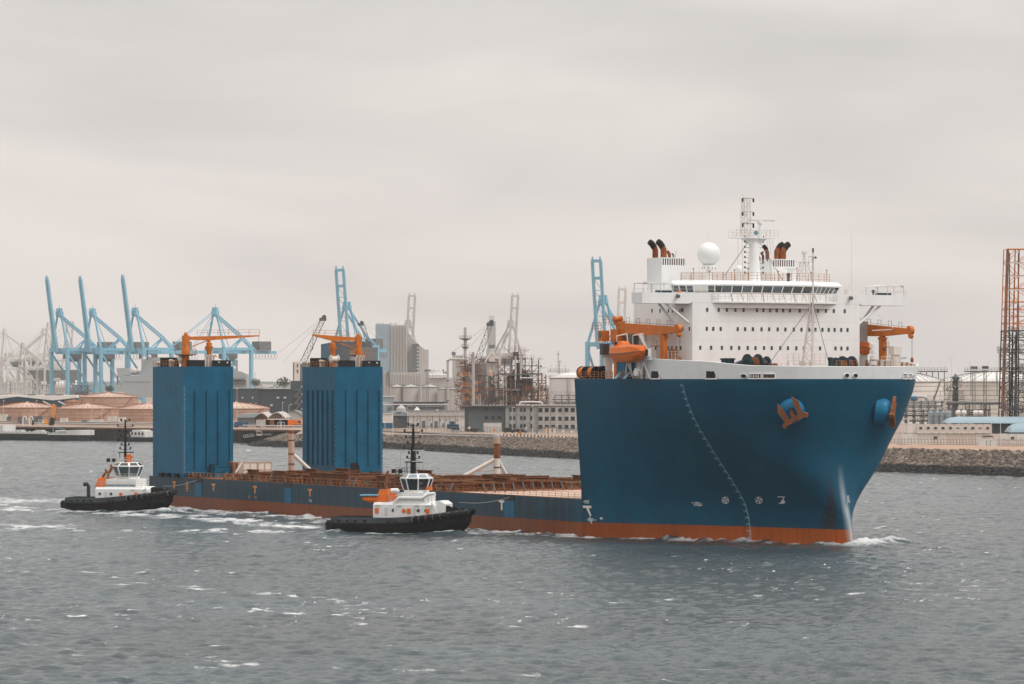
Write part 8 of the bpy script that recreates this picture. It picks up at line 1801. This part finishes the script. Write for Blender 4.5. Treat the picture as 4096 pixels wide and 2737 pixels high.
b = MB(); b.beam((g.x(4003), D-2, g.z(1668)), (g.x(4027), D-1, g.z(997)), .5); b.beam((g.x(4012), D-2, g.z(1668)), (g.x(4033), D-1, g.z(997)), .35); g.b(b, 'leg', 'rust_steel', smooth=False)
for py in (997, 1052, 1105, 1160, 1208): g.b(MB().beam((g.x(4029), D, g.z(py)), (g.x(4150), D, g.z(py)), .4), 'cross_beam', 'crane_orange' if py in (997, 1208) else 'pale_grey', smooth=False)
for py in (1322, 1348, 1408, 1468, 1520, 1570, 1640): g.b(MB().box(g.x(4018), D-1, g.z(py+3), g.x(4160), D+8, g.z(py)).rail([(g.x(4018), D-1, g.z(py)), (g.x(4160), D-1, g.z(py))], 1.1, 1.2, .07, 2), 'platform', 'dark_steel', smooth=False)
for px in (4042, 4066, 4078): g.b(MB().tube((g.x(px), D+3, GZ), (g.x(px), D+3, g.z(1010 if px != 4066 else 1340)), .24, n=8), 'riser', 'steel_grey' if px != 4042 else 'dark_steel')
b = MB()
for k in range(240):
    x = g.x(rng.uniform(4015, 4140)); z = g.z(rng.uniform(1330, 1665)); 
    b.beam((x, D+rng.uniform(0, 7), z), (x+rng.uniform(-2, 2), D+rng.uniform(0, 7), z+rng.uniform(.5, 2.5)), .1)
g.b(b, 'fittings', 'dark_steel', smooth=False, kind='stuff')
g = BG('grey_jib', 'pale crane head peeping out left of the lattice tower', 'crane', 3998, 2600); g.box('post', 3996, 4004, 1400, None, 'tank_grey', 2); g.box('head', 3990, 4006, 1386, 1404, 'tank_grey', 3); g.b(MB().beam((g.x(3990), 2600, g.z(1400)), (g.x(4010), 2600, g.z(1430)), 1.2), 'arm', 'tank_grey')
# blue barrel roofs
def longroof(pts, D, dep, label, wall_py):
    g = BG('curved_roof_hall', label, 'hall', pts[0][0], D, 'blue curved roof halls'); b = MB(); n = 10
    for px, pt, pe in pts:
        for i in range(n+1): a = math.pi*i/n; b.v.append((g.x(px), D+dep/2-dep/2*math.cos(a), g.z(pe)+(g.z(pt)-g.z(pe))*math.sin(a)))
    m = n+1
    for j in range(len(pts)-1):
        for i in range(n): b.f.append((j*m+i, (j+1)*m+i, (j+1)*m+i+1, j*m+i+1))
    b.f.append(tuple(range(n, -1, -1))); g.b(b, 'roof', 'roof_blue_pale'); g.box('wall', pts[-1][0]-(pts[-1][0]-pts[0][0])*.75, pts[-1][0], pts[-1][2]+.5, None, 'shed_dark', dep-4, 2)
    for k in range(3): px = pts[-1][0]-(pts[-1][0]-pts[0][0])*(.2+.22*k); g.box('pilaster', px, px+4, pts[-1][2]+1, None, 'steel_grey', .3, 1.6)
longroof([(3788,1691,1693),(3796,1680,1693),(3812,1672,1693),(3840,1668,1693),(4000,1668,1694),(4300,1668,1695)], 1365, 18, 'long hall with pale blue rounded roof behind the cabins', 1730); longroof([(4040,1727,1730),(4048,1708,1730),(4062,1698,1730),(4085,1694,1730),(4300,1693,1731)], 1325, 16, 'second blue rounded roof at the right edge', 1750)
# site cabins
DC = 1296
def cabin_set():
    first = None; names = 'first second third fourth fifth sixth seventh eighth ninth tenth'.split()
    for k in range(10):
        px0 = 3668.5+k*29.7; px1 = px0+29.0; g = BG('site_cabin', '%s site cabin from the left in the upper windowed row' % names[k], 'cabin', (px0+px1)/2, DC, 'stacked site cabins', z=Z(1733.5, DC))
        zb, zt = Z(1733.5, DC), Z(1698, DC); x0, x1 = g.x(px0), g.x(px1); g.b(MB().box(x0, DC, zb, x1, DC+6, zt), 'body', 'cabin_pink', smooth=False)
        g.b(MB().box(x0-.02, DC-.06, zb, x0+.12, DC+.1, zt+.04).box(x1-.12, DC-.06, zb, x1+.02, DC+.1, zt+.04).box(x0, DC-.06, zt-.16, x1, DC+.1, zt+.05).box(x0, DC-.06, zb-.02, x1, DC+.1, zb+.14), 'frame', 'cream_white', smooth=False)
        low = k in (5, 8); wz0, wz1 = (Z(1716, DC), Z(1709, DC)) if low else (Z(1719, DC), Z(1706.5, DC)); xc = (x0+x1)/2; w_ = .72
        wo = g.b(MB().box(xc-w_, DC-.08, wz0, xc+w_, DC+.05, wz1), 'window_frame', 'tank_white', smooth=False); g.b(MB().box(xc-.33, DC-.12, wz0+.1, xc+.33, DC, wz1-.1), 'window', 'glass_dark', wo, smooth=False)
        for s in (-1, 1): g.b(MB().box(xc+s*.46-.08, DC-.12, wz0+.08, xc+s*.46+.08, DC, wz1-.08), 'shutter', 'trim_dark', wo, smooth=False)
cabin_set()
for k, (a, c, py0, py1, m_, lb) in enumerate([(3540,3628,1694,1732,'cabin_pink','plain upper site block at the left, next to the bow'),(3629,3668,1696,1732,'cream_white','plain pale upper cabin left of the windowed row'),(3560,3600,1734,1772,'cabin_pink','lower cabin half hidden by the bow'),(3601,3678,1735,1774,'cream_white','lower long cabin left of the wire fence gate'),(3679,3726,1735,1775,'cream_white','lower cabin under the first upper cabins'),(3727,3756,1736,1776,'cabin_pink','lower cabin with small bright window'),(3757,3788,1735,1775,'cream_white','lower cabin left of the big pink panel'),(3789,3842,1736,1776,'cabin_pink','lower cabin with wide plain panel, middle'),(3843,3902,1736,1776,'cabin_pink','lower cabin with wide plain panel, right'),(3903,3928,1736,1774,'cream_white','lower cabin behind the white shipping container'),(3929,4000,1737,1774,'cabin_pink','lower pink wall right of the white shipping container'),(4003,4036,1736,1778,'cream_white','pale cabin with shutter at right, first of three'),(4037,4064,1737,1778,'tank_white','pale cabin with dark window at right, second of three'),(4066,4110,1737,1778,'cream_white','pale cabin at the right edge, third of three')]):
    zb = Z(py1, DC); g = BG('site_cabin', lb, 'cabin', (a+c)/2, DC+.5, 'stacked site cabins', z=zb if k < 2 else GZ); x0, x1 = g.x(a), g.x(c); z0 = zb if k < 2 else GZ-.1; zt = g.z(py0); g.b(MB().box(x0, g.D, z0, x1, g.D+6, zt), 'body', m_, smooth=False); g.b(MB().box(x0-.02, g.D-.06, z0, x0+.1, g.D+.1, zt).box(x1-.1, g.D-.06, z0, x1+.02, g.D+.1, zt).box(x0, g.D-.06, zt-.14, x1, g.D+.1, zt+.03), 'frame', 'tank_white', smooth=False)
    if k in (4, 5, 11, 12, 13, 3): xc = (x0+x1)/2; g.b(MB().box(xc-.6, g.D-.1, zt-1.75, xc+.6, g.D, zt-.8), 'window', 'trim_dark' if k in (5, 12) else 'pale_grey', smooth=False)
    if k in (3, 6, 9): xc = x0+.9; g.b(MB().box(xc-.4, g.D-.1, GZ+.2, xc+.4, g.D, zt-.5), 'door', 'pale_grey', smooth=False)
cont(3918, 3988, 1758, 1789, 1235, 'tank_white', 'white shipping container standing in front of the wire fence', dep=2.5)
g = BG('small_shelter', 'small dark roofed shelter on top of the white shipping container', 'shelter', 3953, 1250); pol(g, [(3930,1750),(3975,1750),(3970,1743),(3936,1743)], 3, 'roof', 'trim_dark'); 
for px in (3937, 3952, 3972): g.box('post', px, px+1, 1750, None, 'steel_grey', .15)
# ---- fences: posts one by one, wires joined
def fence(pts, step, h, label, mat='rust_steel', lean=True, mesh=False):
    t = thing('wire_fence', label, 'fence', pts[0], 0, 'wire fences on the far bank'); o0 = Vector(pts[0]); post = None; b = MB()
    for p, q in zip(pts, pts[1:]):
        p, q = Vector(p)-o0, Vector(q)-o0; n = max(1, int((q-p).length/step))
        for k in range(n):
            c = p+(q-p)*k/n
            if post is None: post = MB().beam((0,0,0), (0,0,h), .11).beam((0,0,h), (-.25 if lean else 0, -.1, h+.4), .08).build('post', mat, t, smooth=False)
            else: inst(post, t, c)
        for z in ((.3, .6, 1.) if not mesh else (.15, .3, .45, .6, .75, .9, 1.)): b.beam(p+Vector((0,0,h*z)), q+Vector((0,0,h*z)), .05)
    b.build('wire', mat, t, smooth=False, kind='stuff')
fence([(X(3565,1255),1255,GZ),(X(3700,1250),1250,GZ),(X(3915,1240),1240,GZ)], 1.05, 2.3, 'rusty wire fence below the site cabins'); fence([(X(3992,1230),1230,GZ),(X(4130,1215),1215,GZ)], 1.0, 2.3, 'rusty wire fence right of the white shipping container')
fence([(X(1500,1640),1640,GZ),(X(1900,1600),1600,GZ),(X(2330,1560),1560,GZ)], 1.7, 2.2, 'grey mesh fence in front of warehouse and office', 'steel_grey', True, True); fence([(X(930,1800),1800,GZ),(X(1216,1770),1770,GZ)], 2.2, 1.6, 'low fence on the quay between the casings', 'steel_grey', False)
# guard rail along the bank road
t = thing('guard_rail', 'long white steel guard rail along the top of the stony bank', 'guard rail', (X(1534, 1600), 1600, 5.0)); src = None
seq = [(1400,1727,1625),(1534,1732,1592),(1700,1737,1555),(1850,1742,1510),(1990,1745,1475),(2110,1750,1450),(2215,1754,1415),(2330,1757,1385)]
P3 = [Vector((X(a, d), d, Z(py, d))) for a, py, d in seq]
for p, q in zip(P3, P3[1:]):
    MB().beam(p-t.location, q-t.location, .12, .34).build('rail', 'sign_white', t, smooth=False)
    n = int((q-p).length/4)
    for k in range(n):
        c = p+(q-p)*k/n-t.location
        if src is None: src = MB().beam((0,.1,-1.4), (0,.1,.3), .14).build('post', 'steel_grey', t, smooth=False); src.location = c
        else: inst(src, t, c)
# red and white kerb blocks
kb = None
for k in range(46):
    px = 2008+k*6.9; d = 1500-k*1.9; w_ = 1.0
    o = MB().prism([(-.45,0),(.45,0),(.3,.75),(-.3,.75)], -.25, .25).build('traffic_barrier', 'sign_white' if k % 2 == 0 else 'post_rust', smooth=False) if k < 2 else None
    if k < 2: kb = (kb or [])+[o]
    else: o = kb[k % 2].copy(); COL.objects.link(o)
    o.location = (X(px, d), d, GZ+.05); tag(o, ('white' if k % 2 == 0 else 'dark red')+' block in the row of small road barriers below the office', 'barrier', 'row of small road barriers, '+('white' if k % 2 == 0 else 'red'))
# road
b = MB(); rd = [(X(1380, 1690), 1690), (X(1534, 1640), 1640), (X(1850, 1560), 1560), (X(2110, 1500), 1500), (X(2340, 1450), 1450)]
for x, y in rd: b.v += [(x-1.5, y-7, GZ+.02), (x+1.5, y+7, GZ+.02)]
for i in range(len(rd)-1): b.f.append((2*i, 2*i+2, 2*i+3, 2*i+1))
b.build('road', 'asphalt', kind='structure', smooth=False)
# cars, signs, hut, lamp posts
for i, (px, D, m_, k_) in enumerate([(1826, 1608, 'car_silver', 'van'), (1889, 1602, 'car_dark', 'car'), (1908, 1612, 'car_dark', 'car'), (1918, 1604, 'steel_grey', 'car'), (2035, 1580, 'car_dark', 'van'), (2070, 1590, 'car_dark', 'car'), (2088, 1576, 'car_dark', 'car')]):
    machine(px, D, ['silver van parked before the blue skip', 'dark car right of the diamond sign, front left', 'dark car right of the diamond sign, at the back', 'grey car right of the diamond sign, nearest the white wall', 'dark van parked below the mid grey office wing', 'dark car behind the orange triangle sign', 'low dark car right of the orange triangle sign'][i], m_, k_)
cont(1788, 1835, 1698, 1716, 1655, 'shed_blue', 'dark blue skip container before the white warehouse', doors=False)
g = BG('white_wall', 'blank white wall in front of the dark office wing', 'wall', 1970, 1615); g.box('panel', 1934, 2006, 1690, None, 'facade_white', 2); g.box('cap', 1933, 2007, 1688.5, 1691, 'trim_dark', 2.2, -.1)
g = BG('guard_hut', 'small white guard hut with dark roof below the office', 'hut', 2202, 1530); g.box('body', 2182, 2223, 1711, None, 'cabin_pink', 3); g.box('roof', 2180, 2225, 1707.5, 1710.5, 'trim_dark', 3.6, -.3); g.box('door', 2190, 2194, 1714, 1737, 'post_rust', .1, -.06); g.box('window', 2206, 2211, 1716, 1730, 'trim_dark', .1, -.06)
def sign(px, py, D, kind, mat, label, s=1.):
    g = BG('road_sign', label, 'sign', px, D, 'signs along the bank road'); x, z = g.x(px), g.z(py); w_ = .75*s
    g.b(MB().beam((x, D+.08, GZ), (x, D+.08, z+w_*.8), .09), 'pole', 'pale_grey', smooth=False)
    poly = {'d': [(-w_,0),(0,-w_),(w_,0),(0,w_)], 't': [(-w_,-w_*.8),(w_,-w_*.8),(0,w_)], 's': [(-w_*.8,-w_*.8),(w_*.8,-w_*.8),(w_*.8,w_*.8),(-w_*.8,w_*.8)], 'r': [(-w_*.45,-w_),(w_*.45,-w_),(w_*.45,w_),(-w_*.45,w_)]}[kind]
    p = g.b(MB().prism([(x+a, z+c) for a, c in poly], D-.05, D+.05), 'plate', mat, smooth=False)
    if kind == 'd': g.b(MB().prism([(x+a*.62, z+c*.62) for a, c in poly], D-.09, D-.05), 'face', 'sign_orange', p, smooth=False); g.b(MB().prism([(x+a*.5, z+c*.5) for a, c in poly], D-.12, D-.09), 'face', 'sign_white', p, smooth=False)
    if kind in ('t', 's') and mat == 'sign_orange': g.b(MB().box(x-.25*s, D-.1, z-.25*s, x+.2*s, D-.05, z-.05*s).box(x-.05*s, D-.1, z-.5*s, x+.12*s, D-.05, z+.2*s), 'pictogram', 'trim_dark', p, smooth=False)
sign(1877, 1712, 1560, 'd', 'sign_white', 'white and orange diamond road sign before the parked dark cars', .85); sign(2287, 1727, 1500, 'd', 'sign_white', 'white and orange diamond road sign nearest the bow', .85); sign(1977, 1720, 1560, 's', 'sign_orange', 'square orange road works board before the white wall', .9); sign(2081, 1731, 1500, 't', 'sign_orange', 'orange triangular road works sign', 1.15); sign(2175, 1719, 1560, 's', 'mark_orange', 'small orange board left of the guard hut', .6)
sign(2147, 1730, 1500, 'r', 'sign_blue', 'narrow blue sign left of the guard hut', .7); sign(1654, 1720, 1590, 't', 'sign_white', 'small white triangular sign near the casing', .6); sign(1717, 1719, 1590, 't', 'sign_white', 'small white triangular sign before the warehouse door', .6); sign(1850, 1718, 1575, 't', 'sign_white', 'small white triangular sign behind the lamp post', .6); sign(2253, 1724, 1510, 's', 'sign_white', 'white square sign right of the guard hut', .6); sign(1681, 1730, 1570, 'r', 'sign_white', 'small white marker post at the road edge', .5); sign(2104, 1712, 1570, 's', 'pale_grey', 'white crossed railway sign below the office', .5)
def lamp(px, py, D, arm, label, dbl=False):
    g = BG('lamp_post', label, 'lamp post', px, D, 'lamp posts on the far bank'); x, z = g.x(px), g.z(py)
    g.b(MB().beam((x, D, GZ), (x, D, z), .2, .2, .12, .12).beam((x, D, z), (x+arm, D, z+.15), .12), 'pole', 'pale_grey', smooth=False); g.b(MB().box(x+arm-.5, D-.2, z+.05, x+arm+.5, D+.2, z+.25), 'lamp_head', 'tank_white', smooth=False)
    if dbl: g.b(MB().box(x-arm-.5, D-.2, z+.05, x-arm+.5, D+.2, z+.25).beam((x, D, z), (x-arm, D, z+.15), .1), 'lamp_head', 'tank_white', smooth=False)
for i, (px, py, D, arm, dbl) in enumerate([(1572,1619,1585,.1,0),(1839,1616,1545,.3,0),(1944,1629,1650,-1.2,0),(1966,1650,1660,0,0),(2048,1632,1620,.6,0),(2131,1625,1520,0,0),(2232,1634,1620,.3,0),(1630,1624,1700,.6,0),(948,1556,1850,0,0),(1130,1611,1840,.3,0),(1156,1620,1850,1,0),(3617,1678,1270,1.0,1),(3966,1683,1260,.8,1),(4002,1640,1225,0,0),(3806,1437,1600,.9,1),(14,1603,1950,.2,0),(145,1604,1950,.2,0),(366,1640,1900,.5,0),(406,1640,1900,.5,0),(1540,1612,1690,.6,1)]):
    lamp(px, py, D, arm, 'lamp post '+['nearest the far casing','standing before the dark office wing','with arm to the left above the white wall','short one above the white wall','below the mid grey office wing','tall thin one before the office','before the light grey office wing','at the corner of the white warehouse','close right of the near casing','before the dark shed','beside the tall dark building','with two heads next to the bow','with two heads above the site cabins','tall thin one right of the container','tall one above the cream tanks','by the left edge','over the blue gable','left of two over the tan tank','right of two over the tan tank','on the blue and white shed'][i], bool(dbl))
